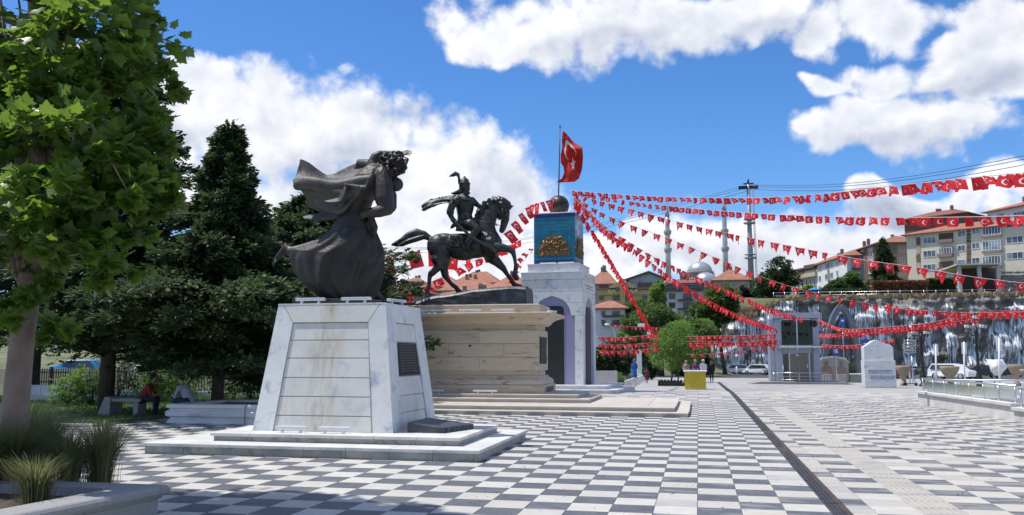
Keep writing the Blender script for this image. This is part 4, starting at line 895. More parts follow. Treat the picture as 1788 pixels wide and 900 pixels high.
# ---------------------------------------------------------------- vegetation
def npmesh(name, V, F, mats, org=(0,0,0), mi=None, smooth=False):
    """V: (n,3); F: (m,k) equal-sized faces"""
    me = bpy.data.meshes.new(name); V = V-np.array(org); m, k = F.shape
    me.vertices.add(len(V)); me.vertices.foreach_set('co', V.astype(np.float32).ravel()); me.loops.add(m*k); me.loops.foreach_set('vertex_index', F.astype(np.int32).ravel())
    me.polygons.add(m); me.polygons.foreach_set('loop_start', np.arange(0, m*k, k, dtype=np.int32)); me.polygons.foreach_set('loop_total', np.full(m, k, np.int32))
    for x in mats: me.materials.append(MT[x])
    if mi is not None: me.polygons.foreach_set('material_index', mi.astype(np.int32))
    me.update(calc_edges=True); me.validate(); return me
def npobj(name, V, F, mats, parent=None, **k):
    o = bpy.data.objects.new(name, npmesh(name, V, F, mats, worldloc(parent) if parent else (0,0,0), k.pop('mi', None))); COL.objects.link(o)
    if parent: o.parent = parent
    for a, b in k.items(): o[a] = b
    return o
# templates: vertex arrays in local frame (x along the leaf, y across, z up) + triangles
LEAF = (np.array([(0,0,0),(1,0,-.08),(.45,.3,.04),(.45,-.3,.04)]), np.array([(0,2,1),(0,1,3)]))
SPRAY = (np.array([(0,0,0),(.35,.10,.03),(.30,.38,-.02),(.55,.12,.05),(.62,.33,0),(1,.0,-.06),(.62,-.33,0),(.55,-.12,.05),(.30,-.38,-.02),(.35,-.10,.03)]), np.array([(0,1,9),(1,2,3),(1,3,9),(9,3,7),(3,4,5),(3,5,7),(7,5,6),(9,7,8)]))
_ml = [(0,0),(-.12,.20),(.02,.46),(.16,.34),(.30,.62),(.42,.40),(.62,.40),(.60,.26),(1,0)]
_mv = [(0,0,0)]+[(x,y,.06*abs(y)) for x, y in _ml[1:]]+[(x,-y,.06*abs(y)) for x, y in _ml[1:-1]][::-1]
_c = (.42,0,-.05)
PLANE = (np.array(_mv+[_c])+np.array((0,0,0)), np.array([(i, i+1, len(_mv)) for i in range(len(_mv)-1)]+[(len(_mv)-1, 0, len(_mv))]))
def scatter(P_, D_, size, tmpl, up=(0,0,1), jit=.5, seed=1):
    r = np.random.default_rng(seed); n = len(P_); D_ = D_+r.normal(0, jit, (n,3)); D_ /= np.linalg.norm(D_, axis=1)[:,None]+1e-9
    U_ = np.array(up)+r.normal(0, .45, (n,3)); Y_ = np.cross(U_, D_); Y_ /= np.linalg.norm(Y_, axis=1)[:,None]+1e-9; Z_ = np.cross(D_, Y_)
    T, F = tmpl; s = size*r.uniform(.6, 1.25, n) if np.isscalar(size) else size
    V = P_[:,None,:]+s[:,None,None]*(T[None,:,0,None]*D_[:,None,:]+T[None,:,1,None]*Y_[:,None,:]+T[None,:,2,None]*Z_[:,None,:])
    Fa = (F[None]+(np.arange(n)*len(T))[:,None,None]).reshape(-1, F.shape[1]); return V.reshape(-1,3), Fa
def clumps(blobs, n, seed, cl_=60, spread=.22, shell=.55):
    """points gathered in leafy clumps through the ellipsoids"""
    r = np.random.default_rng(seed); vol = np.array([b[3]*b[4]*b[5] for b in blobs])**.8; vol /= vol.sum(); nc = max(6, n//cl_)
    bi = r.choice(len(blobs), nc, p=vol); B = np.array(blobs)[bi]; d = r.normal(size=(nc,3)); d /= np.linalg.norm(d,axis=1)[:,None]; rad = shell+(1-shell)*r.random(nc)**.6
    C = B[:,:3]+d*rad[:,None]*B[:,3:6]; sz = B[:,3:6].mean(1)*spread*r.uniform(.7,1.5,nc)
    k = r.choice(nc, n); q = r.normal(size=(n,3)); q /= np.linalg.norm(q,axis=1)[:,None]; rr = r.random(n)**.45
    P_ = C[k]+q*(sz[k]*rr)[:,None]*np.array((1,1,.7)); D_ = q*.8+d[k]*.7+np.array((0,0,-.1)); return P_, D_, C
def trunkmesh(base, top, r0, r1, limbs, n=12, seed=0, bend=.04):
    random.seed(seed); mb = MB(); base, top = Vector(base), Vector(top); pts = []
    for k in range(8): t = k/7; pts.append(base.lerp(top, t)+Vector((random.uniform(-1,1),random.uniform(-1,1),0))*bend*(0 if k == 0 else 1))
    mb.tube(pts, [(r0*(1.25 if k == 0 else 1)+(r1-r0)*k/7) for k in range(8)], n)
    for i, e in enumerate(limbs):
        e = Vector(e); t = min(.95, max(.35, .35+.6*i/max(1,len(limbs)))); s = base.lerp(top, t); m_ = s.lerp(e, .5)+Vector((random.uniform(-.2,.2),random.uniform(-.2,.2),.12))*(e-s).length*.3
        mb.tube([s, m_, e], [r0*.42*(1-t*.4), r0*.26, r0*.06], 6)
    return mb
def broadleaf(name, label, cat, base, blobs, n, leaf, lm, r0=.12, seed=1, group=None, bark='bark', tmpl=LEAF, cl_=60, spread=.25, trunk_top=None, nl=14):
    base = Vector(base); t = thing(name, label, cat, base, group); P_, D_, C = clumps(blobs, n, seed, cl_, spread)
    V, F = scatter(P_, D_, leaf, tmpl, seed=seed)
    top = Vector(trunk_top) if trunk_top else Vector((sum(b[0] for b in blobs)/len(blobs), sum(b[1] for b in blobs)/len(blobs), max(b[2] for b in blobs)))
    npobj('crown', V, F, [lm], t); obj('trunk', trunkmesh(base, top, r0, r0*.3, [C[i] for i in range(0, min(len(C), nl))], seed=seed), bark, t); return t
def conifer(name, label, base, H_, R_, n, seed, lm='con', group=None, spray=.34, low=.12, lean=0., trunk_r=.16, profile=None, droop=.25, nb=90, cat='tree'):
    base = Vector(base); t = thing(name, label, cat, base, group); r = np.random.default_rng(seed); random.seed(seed); mb = MB()
    mb.tube([base, base+Vector((lean*.5*H_,0,H_*.5)), base+Vector((lean*H_,0,H_*.97))], [trunk_r, trunk_r*.6, .02], 10)
    P_, D_ = [], []
    for i in range(nb):
        f = low+(1-low)*((i+r.random())/nb)**.9; az_ = i*2.399+r.uniform(-.4,.4); prof = profile(f) if profile else (1-f)**.75
        Lb = R_*(prof*r.uniform(.65,1.2)+.05); z = H_*f; root = np.array((base.x+lean*z, base.y, base.z+z)); dd = np.array((cos(az_), sin(az_), 0)); tip = root+dd*Lb+np.array((0,0,Lb*(.30-droop)))
        if Lb > .3: mb.tube([root, (root+tip)/2+np.array((0,0,.06*Lb)), tip], [.045*Lb*.6, .025, .01], 5)
        k = int(n/nb*(.25+1.5*prof/.7)); s = r.random(k)**.55; side_ = r.normal(0,1,k)*Lb*.20*(1.15-s); perp = np.array((-dd[1], dd[0], 0))
        pts = root+(tip-root)*s[:,None]+perp*side_[:,None]+np.c_[np.zeros(k),np.zeros(k),.10*Lb*np.sin(s*3.1)-np.abs(side_)*.3+r.normal(0,.07,k)]
        P_.append(pts); D_.append(dd*.9+perp*np.sign(side_)[:,None]*.8*np.minimum(1,np.abs(side_)/(Lb*.12+1e-3))[:,None]+np.array((0,0,.12)))
    k = n//40; P_.append(np.array((base.x+lean*H_, base.y, base.z+H_*.97))+r.normal(0,1,(k,3))*np.array((.10,.10,0))-np.array((0,0,1.))*np.abs(r.normal(0,.4,(k,1)))); D_.append(np.tile((0,0,1.),(k,1)))
    V, F = scatter(np.vstack(P_), np.vstack(D_), spray, (SPRAY[0]*np.array((1,.62,1)), SPRAY[1]), jit=.35, seed=seed); npobj('foliage', V, F, [lm], t); obj('trunk', mb, 'bark', t); return t
# --- near plane tree and its planter
b0 = S(24, 790, 8.1); b0.z = .42
pt = thing('plane_tree', 'big leafy plane tree with a mottled pinkish trunk growing from the near stone planter', 'tree', b0)
def pb(x, y, Y, rx, ry, rz): p = S(x, y, Y); return (p.x, p.y, p.z, rx, ry, rz)
blobs = [pb(160,90,8.6,.88,.95,.8),pb(205,250,8.5,.66,.8,.65),pb(245,130,8.9,.42,.6,.5),pb(255,300,8.6,.38,.5,.45),pb(225,430,8.4,.38,.5,.35),pb(100,280,7.9,.7,.8,.7),pb(60,180,8.3,.8,.9,.75),pb(20,40,8.6,.9,.9,.8),pb(210,360,8.3,.55,.7,.5),pb(60,350,7.8,.8,.7,.6),pb(120,450,8.1,.6,.7,.45),pb(-30,420,7.8,.8,.8,.5),
         pb(95,520,8.1,.38,.5,.25),pb(85,585,7.9,.22,.3,.16),pb(30,540,7.8,.4,.4,.2),pb(-100,250,8.3,.9,.9,.9),pb(220,20,9.2,.42,.7,.6),pb(180,-150,9.0,.85,1.0,.9),pb(40,-200,9.,1.1,1.2,1.),pb(-160,60,8.8,1.2,1.2,1.2),pb(90,-420,8.8,.9,.9,.9),pb(-100,-450,9.2,1.2,1.2,1.)]
P_, D_, C = clumps(blobs, 17000, 3, 30, .25, .30)
keep = np.ones(len(P_), bool); V, F = scatter(P_, D_, .145, PLANE, seed=4, jit=.6)
nf, nv = len(PLANE[1]), len(PLANE[0]); d2c = P_[:,1]+.6*np.abs(P_[:,0]+7.2); order = np.argsort(d2c+ (P_[:,2] > 5.2)*50); near = set(order[:296].tolist())
mask = np.array([i not in near for i in range(len(P_))]); Vr = V.reshape(-1, nv, 3)
cr = npobj('crown', *(lambda Vx: (Vx.reshape(-1,3), (PLANE[1][None]+(np.arange(len(Vx))*nv)[:,None,None]).reshape(-1,3)))(Vr[mask]), ['plane'], pt, kind='stuff')
lme = npmesh('leaf', PLANE[0].astype(float), PLANE[1], ['plane'])
crp = thing('branch_group', 'x', 'x') if False else None
leafroot = pt
for i in sorted(near):
    T = Vr[i]; o_ = T[0]; ex = T[8]-T[0]; s_ = np.linalg.norm(ex)
    A_ = np.linalg.lstsq(np.c_[PLANE[0]], T-T[0], rcond=None)[0]
    m4 = Matrix(((A_[0][0],A_[1][0],A_[2][0],o_[0]-b0.x),(A_[0][1],A_[1][1],A_[2][1],o_[1]-b0.y),(A_[0][2],A_[1][2],A_[2][2],o_[2]-b0.z),(0,0,0,1)))
    o = bpy.data.objects.new('leaf', lme); COL.objects.link(o); o.parent = pt; o.matrix_local = m4
limbs = [C[i] for i in range(0, 60, 2)]
mb = MB(); q = [S(24,800,8.1), S(28,700,8.1), S(38,600,8.1), S(48,530,8.1), S(62,420,8.1), S(70,250,8.2), S(60,60,8.3), S(50,-200,8.6)]; q[0].z = .40
mb.tube(q, [.155,.135,.125,.118,.10,.085,.065,.03], 18)
random.seed(2)
for i, e in enumerate(limbs):
    e = Vector(e); s = q[3+i%4].copy(); m_ = s.lerp(e, .5)+Vector((random.uniform(-.1,.1),random.uniform(-.1,.1),.12)); mb.tube([s, m_, e], [.045,.025,.006], 6)
obj('trunk', mb, 'pbark', pt)
# planter
pc_ = [Z(298,846,.50), Z(60,893,.50)]; A_ = Vector((pc_[0].x, pc_[0].y, 0)); B_ = A_+(Vector((pc_[1].x,pc_[1].y,0))-A_)*2.3
pl = thing('stone_planter', 'near grey granite planter full of feather grass with a moulded rim at the lower left', 'planter', A_)
poly = [A_, B_, Vector((-13,B_.y+.5,0)), Vector((-13, A_.y-.0,0))]
def offpoly(poly, e):
    n = len(poly); c = sum((Vector(p) for p in poly), Vector())/n; out = []
    for i in range(n):
        p0, p1, p2 = poly[i-1], poly[i], poly[(i+1)%n]; d1 = (p1-p0).normalized(); d2 = (p2-p1).normalized(); n1 = Vector((d1.y,-d1.x,0)); n2 = Vector((d2.y,-d2.x,0))
        if n1.dot(p1-c) < 0: n1, n2 = -n1, -n2
        b = (n1+n2); out.append(p1+b*(e/max(.2, b.dot(n1))))
    return out
def polysweep(mb, poly, prof, m=0, inner=True):
    n = len(poly); vs = []
    for off, z in prof: vs += [Vector((p.x,p.y,z)) for p in offpoly(poly, off)]
    k = len(prof); mb.add(vs, [(i*n+j, i*n+(j+1)%n, (i+1)*n+(j+1)%n, (i+1)*n+j) for i in range(k-1) for j in range(n)], m); return mb
prof = [(0,0),(0,.06),(-.025,.08),(-.06,.14),(-.075,.16),(-.075,.36),(-.05,.375),(-.05,.39),(-.02,.40),(0,.43),(.0,.465),(-.02,.49),(-.04,.50),(-.36,.50),(-.36,.40)]
obj('planter_wall', polysweep(MB(), poly, prof), 'granite', pl)
sp_ = offpoly(poly, -.34); obj('planting_soil', MB().slab([Vector((p.x,p.y,.38)) for p in sp_], (0,0,.03)), 'soil', pl)
def grass_tuft(c, n, H_, spr, seed, label, group='tufts of feather grass in the near planter'):
    r = np.random.default_rng(seed); V, F = [], []; c = np.array(c)
    for i in range(n):
        az_ = r.uniform(0, 6.283); rad = abs(r.normal(0,.07)); hh = H_*r.uniform(.55,1.1); out = spr*r.uniform(.1,1.)*hh; w = r.uniform(.0025,.005); d = np.array((cos(az_),sin(az_),0)); p = np.array((-d[1],d[0],0)); base = c+d*rad*np.array((1,1,0)); K = 5; b = len(V)
        bend = r.uniform(1.5,2.6)
        for k in range(K+1):
            t = k/K; q = base+d*out*t**bend+np.array((0,0,hh*(t-.22*t**3))); ww = w*(1-t)**.7+.0006; V += [q-p*ww, q+p*ww]
        for k in range(K): F.append((b+2*k, b+2*k+1, b+2*k+3, b+2*k+2))
    o = npobj('feather_grass', np.array(V), np.array(F), ['fgrass']); me = o.data; me.transform(Matrix.Translation(-Vector(c))); o.location = Vector(c); return tag(o, label, 'grass plant', group)
for i, (x, y, H_, n, lab) in enumerate(((175,845,0.86,1050,'rightmost feather grass tuft in the near planter, standing apart above the rim'),(120,850,0.69,975,'low feather grass tuft just left of the rightmost tuft in the near planter'),(75,835,0.91,1350,'tall dense feather grass tuft right of the plane tree trunk'),(20,850,0.86,1350,'feather grass tuft in front of the plane tree trunk'),(-50,860,0.83,1050,'feather grass tuft at the left picture edge'),(60,880,0.55,750,'low feather grass tuft at the front edge of the near planter'),(45,815,1.02,750,'tallest feather grass tuft behind, right beside the plane tree trunk'))):
    c = Z(x, y, .42); grass_tuft(c, n, H_, .75, 40+i, lab)
# --- conifers on the left
def prof_c(f): return (1-f)**.62*(1 if f > .25 else .75+f)
p = S(378,722,23.3)
conifer('conifer_tree', 'tallest dark pointed cypress in the left tree group, standing just left of the robed statue', (p.x,23.3,0), 8.65, 3.25, 46000, 11, 'con', 'dark conifers behind the planters', .26, .13, .01, .2, lambda f: (1.15*(.85+.3*sin(f*23)) if f < .50 else (.80*(1-f)+.03)*(.75+.5*sin(f*41)**2)+.5*max(0,.62-f)*3), .26, 260)
p = G(195,728); conifer('conifer_tree', 'broad dark conifer behind the plane tree with drooping tips showing at its right', (p.x-1.2,24,0), 11.4, 2.9, 32000, 12, 'con', 'dark conifers behind the planters', .28, .14, 0, .26, lambda f: (.85*(1-f)**.5+.12)*(.75+.45*sin(f*31)**2), .22, 210)
p = S(545,650,29.5); conifer('conifer_tree', 'dark conifer directly behind the robed statue with tips showing above its coat', (p.x-.3,29.5,0), 7.5, 3.7, 28000, 13, 'con', 'dark conifers behind the planters', .30, .10, 0, .2, lambda f: (1.0 if f < .55 else .95*(1-(f-.55)/.5)**1.2+.05)*(.8+.4*sin(f*29)**2), .12, 210)
p = S(60,650,31); conifer('conifer_tree', 'dark conifer far left, mostly hidden by the plane tree crown', (p.x,31,0), 12.5, 4.2, 15000, 14, 'con', 'dark conifers behind the planters', .40, .16, 0, .25, None, .25, 160)
p = S(480,650,28); conifer('conifer_tree', 'lower bushy conifer filling the gap between the tall cypress and the statue coat', (p.x,27.5,0), 5.7, 3.1, 18000, 16, 'con', 'dark conifers behind the planters', .28, .08, 0, .18, lambda f: (1-f)**.45, .1, 150)
p = S(655,650,33); conifer('conifer_tree', 'low dark conifer whose tips show right of the robed statue skirt', (p.x-.3,33,0), 5.3, 2.6, 9000, 15, 'con2', 'dark conifers behind the planters', .32, .08, 0, .14, None, .15, 110)
# --- far planter with people, lawn, bench, low wall, fence
A2 = Z(291,739,0); 
pl2 = thing('stone_planter', 'long moulded marble planter beneath the dark conifers left of the front pedestal', 'planter', (A2.x,A2.y,0))
poly2 = [Vector((A2.x,A2.y,0)), Vector((A2.x+.15,A2.y+2.6,0)), Vector((-7.6,A2.y+2.6,0)), Vector((-7.6,A2.y,0))]; poly2 = poly2[::-1]
prof2 = [(-.0,0),(0,.05),(-.02,.07),(-.05,.12),(-.05,.16),(.03,.19),(.04,.30),(.0,.33),(-.04,.35),(-.04,.38),(.02,.41),(.02,.47),(0,.50),(-.03,.51),(-.34,.51),(-.34,.42)]
obj('planter_wall', polysweep(MB(), poly2, prof2), 'marble2', pl2); obj('planting_soil', MB().box(A2.x+.3,-7.9,A2.y+.3,A2.y+2.3,.40,.44), 'soil', pl2)
for x in (432,): 
    q_ = Z(x,741,0); obj('joint', MB().box(q_.x-.008,q_.x+.008,A2.y-.045,A2.y-.04,.0,.5), 'black', pl2)
def turf(name, pts, n, h_, seed, z=0.): 
    r = np.random.default_rng(seed); x0, x1, y0, y1 = pts; X = r.uniform(x0,x1,n); Y = r.uniform(y0,y1,n); P_ = np.c_[X,Y,np.full(n,z)]; D_ = np.tile((0,0,1.),(n,1)); V, F = scatter(P_, D_, h_, (LEAF[0]*np.array((1,.35,1)), LEAF[1]), up=(1,0,0), jit=.35, seed=seed); return npobj(name, V, F, ['grass'], None, kind='stuff')
mb = MB(); gl = [(-60,19.5),(-14.95,19.5),(-15.1,23.2),(-12,24.6),(-8,25),(-8,46),(-60,46)]; mb.slab([Vector((x,y,-.02)) for x, y in gl], (0,0,.035)); structure('lawn', mb, MT['ground'])
MT['lawn'] = mat('lawn soil', (.04,.065,.02), (.07,.10,.03), 3, .9, .5); bpy.data.objects['lawn'].data.materials[0] = MT['lawn']
turf('lawn_grass', (-30,-15.2,19.8,34), 22000, .11, 5, .01); turf('lawn_grass', (-15,-8,25,34), 8000, .11, 6, .01)
kb = thing('garden_kerb', 'low pale kerb edging the lawn below the dark conifers at the left', 'kerb', (-15,20,0))
random.seed(12); x = -32
for a_ in range(17): obj('kerb_stone', MB().box(-32+a_,-32+a_+.985,19.35,19.5,0,.07), 'conc', kb, .008)
# bench with seated man, second man on planter
bn = thing('stone_bench', 'plain dark stone bench with a slanted end block under the conifers, far left', 'bench', S(225,722,23.2))
e0 = S(186,727,23.2).x; e1 = S(252,727,23.2).x
obj('seat', MB().box(e0+.2,e1,22.95,23.45,.42,.52), 'granite', bn, .01)
obj('end_block', MB().slab([(e0-.12,22.9,0),(e0+.32,22.9,0),(e0+.32,22.9,.56),(e0+.12,22.9,.56)], (0,.6,0)), 'granite', bn, .01); obj('leg', MB().box(e1-.25,e1-.08,23.0,23.4,0,.418), 'granite', bn, .01)
MT['skin'] = mat('skin', (.42,.25,.17), None, rough=.6); MT['skin2'] = mat('tanned skin', (.28,.16,.10), None, rough=.6)
def cloth(n, c): MT[n] = mat(n, c, tuple(v*.75 for v in c), 14, .85, .3, 40); return n
for n_, c_ in dict(c_red=(.22,.03,.03), c_navy=(.02,.025,.05), c_grey=(.36,.38,.42), c_black=(.012,.012,.014), c_blue=(.02,.10,.36), c_white=(.72,.73,.74), c_maroon=(.18,.03,.05), c_plum=(.14,.04,.13), c_taupe=(.30,.22,.20), c_scarf=(.12,.11,.16), c_hair=(.02,.015,.012)).items(): cloth(n_, c_)
def person(label, base, J, mats, hair=None, group=None, extra=None, yaw=0., scale=1., vox=.021):
    """J: list of (points, radii, material index) in metres from the feet, x right, y forward"""
    t = thing('person', label, 'person', (0,0,0), group); mb = MB(); reg = []
    for pts, r, m in J:
        limb(mb, pts, r, 10)
        for i in range(len(pts)-1): reg.append((pts[i], pts[i+1], r[i], r[i+1], m))
    put('body', bake(mb, vox, 2, .4), mats, t, reg)
    if hair:
        mb = MB()
        for c, rx, ry, rz in hair[0]: mb.ball(c, rx, 12, ry=ry, rz=rz)
        put('hair' if hair[1] == 'c_hair' else 'headwear', bake(mb, .02, 2), [hair[1]], t)
    if extra: extra(t)
    t.location = base; t.rotation_euler = (0,0,yaw); t.scale = (scale,)*3; return t
def hand(c, d, s=1):
    """palm and five fingers reaching along d"""
    c = Vector(c); d = Vector(d).normalized(); u = d.cross(Vector((0,0,1)));  u = u.normalized() if u.length > .1 else Vector((1,0,0)); out = [([c, c+d*.05], [.033,.036], 0)]
    for k in range(4): o_ = u*(.026-.017*k); out.append(([c+d*.05+o_, c+d*(.085+.012*(1.5-abs(k-1.5)))+o_*1.2], [.011,.009], 0))
    out.append(([c+d*.02+u*.03*s, c+d*.05+u*.055*s], [.012,.010], 0)); return out
def standing(step=.12, arms='down', top=1, leg=2, skirt=False, turn=0, bent=None):
    s = step; J = [([(0,0,1.62),(0,.012,1.66)], [.098,.102], 0), ([(0,0,1.44),(0,0,1.55)], [.055,.052], 0), ([(0,.085,1.60),(0,.105,1.595)], [.02,.014], 0), ([(-.095,0,1.63),(-.105,0,1.62)], [.02,.018], 0), ([(.095,0,1.63),(.105,0,1.62)], [.02,.018], 0),
         ([(-.15,0,1.40),(.15,0,1.40)], [.075,.075], top), ([(0,0,1.36),(0,0,1.12),(0,0,.98)], [.15,.135,.145], top), ([(-.09,0,1.3),(-.07,0,1.05)], [.12,.11], top), ([(.09,0,1.3),(.07,0,1.05)], [.12,.11], top), ([(-.08,0,.94),(.08,0,.94)], [.12,.12], leg)]
    for sg in (-1, 1):
        f = s*sg; J += [([(sg*.09,0,.9),(sg*.10,f*.7+.03,.50)], [.10,.065], leg), ([(sg*.10,f*.7+.03,.50),(sg*.10,f*1.3-.03,.10)], [.062,.042], leg), ([(sg*.10,f*1.3-.04,.05),(sg*.105,f*1.3+.13,.035)], [.045,.036], 3)]
        if arms == 'down': el_ = (sg*.24,-.03+f*.3*-1,1.14); w_ = (sg*.24,.06-f*.6,.92); J += [([(sg*.19,0,1.40),el_], [.055,.043], top), ([el_,w_], [.042,.03], top)]+hand(w_, (0,.3,-1), -sg)
        elif arms == 'fore': el_ = (sg*.23,-.02,1.12); w_ = (sg*.14,.24,1.10); J += [([(sg*.19,0,1.40),el_], [.055,.043], top), ([el_,w_], [.042,.03], top)]+hand(w_, (-sg*.3,1,0), -sg)
        elif arms == 'back': el_ = (sg*.27,-.06,1.15); w_ = (sg*.08,-.15,1.02); J += [([(sg*.19,0,1.40),el_], [.055,.043], top), ([el_,w_], [.042,.03], top)]+hand(w_, (-sg,-.1,-.2), -sg)
    if skirt: J += [([(0,0,1.0),(0,0,.65),(0,.02,.18)], [.17,.20,.215], leg), ([(-.05,0,1.25),(.05,0,1.25)], [.15,.15], top)]
    return J
HAIR = [((0,-.02,1.69), .108,.108,.09)]
w = G(1108,670); person('woman in a long bright blue dress and dark headscarf walking away past the hedge', (w.x,w.y,w.z), standing(.06,'fore',1,2,True), ['skin','c_blue','c_blue','c_black'], ([((0,-.02,1.66),.125,.125,.14),((0,-.03,1.50),.12,.12,.11)], 'c_scarf'), scale=1.0, yaw=.35)
w = G(1129.5,670); person('small child in a maroon outfit walking on the path behind the woman in blue', (w.x,w.y,w.z), standing(.10,'down',1,2), ['skin2','c_maroon','c_maroon','skin2'], (HAIR,'c_hair'), scale=.66, yaw=.2)
w = G(1243,668); person('man in a long black coat and trousers walking away by the drain', (w.x,w.y,w.z), standing(.09,'down',1,2)+[([(-.07,-.03,1.1),(-.10,-.05,.72)], [.13,.12], 1), ([(.07,-.03,1.1),(.08,-.04,.72)], [.13,.12], 1)], ['skin','c_black','c_black','c_black'], ([((0,-.02,1.70),.104,.104,.07)],'c_hair'), yaw=.1)
for x, y, sc_, m_, lab, wh in ((1199,672,.98,'c_taupe','person in a brown top at the left behind the yellow booth',0),(1215,672,1.0,'c_plum','person in a purple top in the middle behind the yellow booth',1),(1229,672,.99,'c_white','person in a white shirt at the right behind the yellow booth',2)):
    w = G(x, y); person(lab, (w.x, w.y, w.z), standing(.03,'fore',1,2), ['skin',m_,'c_navy','c_black'], ([((0,-.02,1.69),.11,.11,.10)], ['c_hair','c_scarf','c_white'][wh]), scale=sc_, yaw=pi+.1*wh, group='people behind the yellow booth')
def sitting(top=1, leg=2, lean=.35):
    hx = lean; J = [([(0,.02+hx,1.08),(0,.04+hx,1.12)], [.098,.10], 0), ([(0,hx-.05,.92),(0,hx,1.02)], [.058,.052], 0), ([(0,hx+.11,1.05),(0,hx+.135,1.04)], [.02,.014], 0), ([(-.15,hx-.10,.88),(.15,hx-.10,.88)], [.08,.08], top),
         ([(0,hx-.12,.84),(0,.08,.62),(0,0,.50)], [.15,.145,.15], top), ([(-.08,0,.47),(.08,0,.47)], [.12,.12], leg)]
    for sg in (-1,1):
        J += [([(sg*.1,0,.50),(sg*.13,.44,.50)], [.10,.07], leg), ([(sg*.13,.44,.50),(sg*.12,.42,.10)], [.065,.045], leg), ([(sg*.12,.40,.045),(sg*.13,.56,.035)], [.045,.036], 3), ([(sg*.20,hx-.10,.87),(sg*.24,hx,.60)], [.055,.045], top), ([(sg*.24,hx,.60),(sg*.08,hx+.22,.66)], [.042,.032], 0)]+hand((sg*.08,hx+.22,.66), (-sg*.4,.6,.2), -sg)
    return J
q_ = S(243,700,23.1); person('man in a dark red shirt hunched forward on the stone bench under the conifers', (q_.x,23.2,.0), sitting(), ['skin2','c_red','c_navy','c_black'], ([((0,.33,1.15),.105,.11,.09)],'c_hair'), yaw=-pi/2+.3)
q_ = S(345,700,22.9); person('man in a grey shirt bent over his phone, sitting behind the far marble planter', (q_.x+.2,22.2,.02), sitting(), ['skin','c_grey','c_navy','c_black'], ([((0,.33,1.15),.105,.11,.09)],'c_hair'), yaw=pi/2-.2)
# low marble wall and dark fences behind
wl = thing('low_wall', 'low pale marble garden wall seen right of the plane tree trunk', 'wall', S(120,715,30)); x0 = S(38,710,30).x; x1 = S(182,710,30).x; n_ = 9
for k in range(n_): obj('wall_panel', MB().box(x0+k*(x1-x0)/n_+.005, x0+(k+1)*(x1-x0)/n_-.005, 30, 30.35, 0, .62), 'marble2', wl, .01); obj('coping_stone', MB().box(x0+k*(x1-x0)/n_+.003, x0+(k+1)*(x1-x0)/n_-.003, 29.6, 30.0, 0, .22), 'conc', wl, .01)
def fence(label, p0, p1, z0, H_, n, picket=.10, post_every=12, m='black'):
    p0, p1 = Vector(p0), Vector(p1); f = thing('iron_fence', label, 'fence', p0); d = p1-p0; u = d.normalized(); Ln = d.length
    for zz in (.12, H_-.12): obj('rail', MB().tube([p0+Vector((0,0,z0+zz)), p1+Vector((0,0,z0+zz))], .022, 6), m, f)
    pk = mesh_of('picket', MB().box(-.013,.013,-.013,.013,0,H_).tube([(0,0,H_),(0,0,H_+.07)], [.025,.002], 4), [m])
    for k in range(int(Ln/picket)):
        if k > 150: break
        o = bpy.data.objects.new('picket', pk); COL.objects.link(o); o.parent = f; o.location = u*(k*picket)+Vector((0,0,z0-0))
    for k in range(0, int(Ln/(picket*post_every))+1): q = p0+u*(k*picket*post_every); obj('post', MB().box(q.x-.04,q.x+.04,q.y-.04,q.y+.04,z0,z0+H_+.1), m, f)
fence('black iron fence on the low wall at far left behind the plane tree', S(38,700,30.4)*1-Vector((0,0,S(38,700,30.4).z)), S(182,700,30.4)-Vector((0,0,S(182,700,30.4).z)), .62, .62, 40, .11)
fA = S(205,690,36); fB = S(470,690,36); fence('long dark iron fence behind the conifers and seated men', (fA.x,36,0), (fB.x,36,0), .12, 1.05, 80, .15)
kk = thing('fence_kerb', 'low white kerb wall under the long dark fence', 'kerb', (fA.x,35.8,0))
for k in range(12): w_ = (fB.x-fA.x)/12; obj('kerb_stone', MB().box(fA.x+k*w_+.01, fA.x+(k+1)*w_-.01, 34.3, 34.55, 0, .22), 'marble2', kk, .01)
def bush(label, x, y, Y, rx, rz, n, lm, seed, leaf=.09, z0=0, group='shrubs along the left fence', ry=None, cat='shrub'):
    p = S(x, y, Y); c = thing('shrub', label, cat, (p.x, Y, z0), group); r_ = ry or rx; bl = [(p.x+rx*.5*cos(k*1.7), Y+r_*.4*sin(k*1.7), z0+rz*(.55+.22*sin(k*2.1)), rx*.62, r_*.6, rz*.42) for k in range(6)]
    P_, D_, C = clumps(bl, n, seed, 30, .35, .4); V, F = scatter(P_, D_, leaf, LEAF, seed=seed); npobj('foliage', V, F, [lm], c)
    mb = MB()
    for k in range(5): mb.tube([(p.x+random.uniform(-.05,.05), Y, z0), Vector(C[k%len(C)])], [.025,.006], 5)
    obj('stems', mb, 'bark', c); return c
bush('young bright green shrub left of the bench behind the wall', 118, 700, 27, .62, 1.25, 2600, 'leafB', 51); bush('round leafy bush right of the marble wall', 160, 700, 27.5, .72, 1.15, 3000, 'leafA', 52)
bush('bright yellow green bush behind the man in red', 262, 690, 30, .8, 1.6, 2600, 'leafB', 53); bush('leafy green bush behind the man in grey', 318, 690, 31, 1.15, 2.0, 4200, 'leafB', 54); bush('low bush left of the front pedestal', 408, 690, 32, .7, 1.3, 1800, 'leafA', 55)
bush('dark bush between the two bushes behind the bench', 290, 690, 33, .7, 1.2, 1600, 'leafC', 56); bush('tall loose green bush against the fence near the pedestal edge', 440, 680, 33, .6, 1.9, 1800, 'leafA', 57)
bush('dark low evergreen bush behind the left end of the stone bench', 205, 690, 29, 1.3, 2.2, 3600, 'leafC', 58); bush('dark evergreen bush filling the gap left of the front pedestal', 460, 690, 27, 1.1, 2.3, 3400, 'leafC', 59)
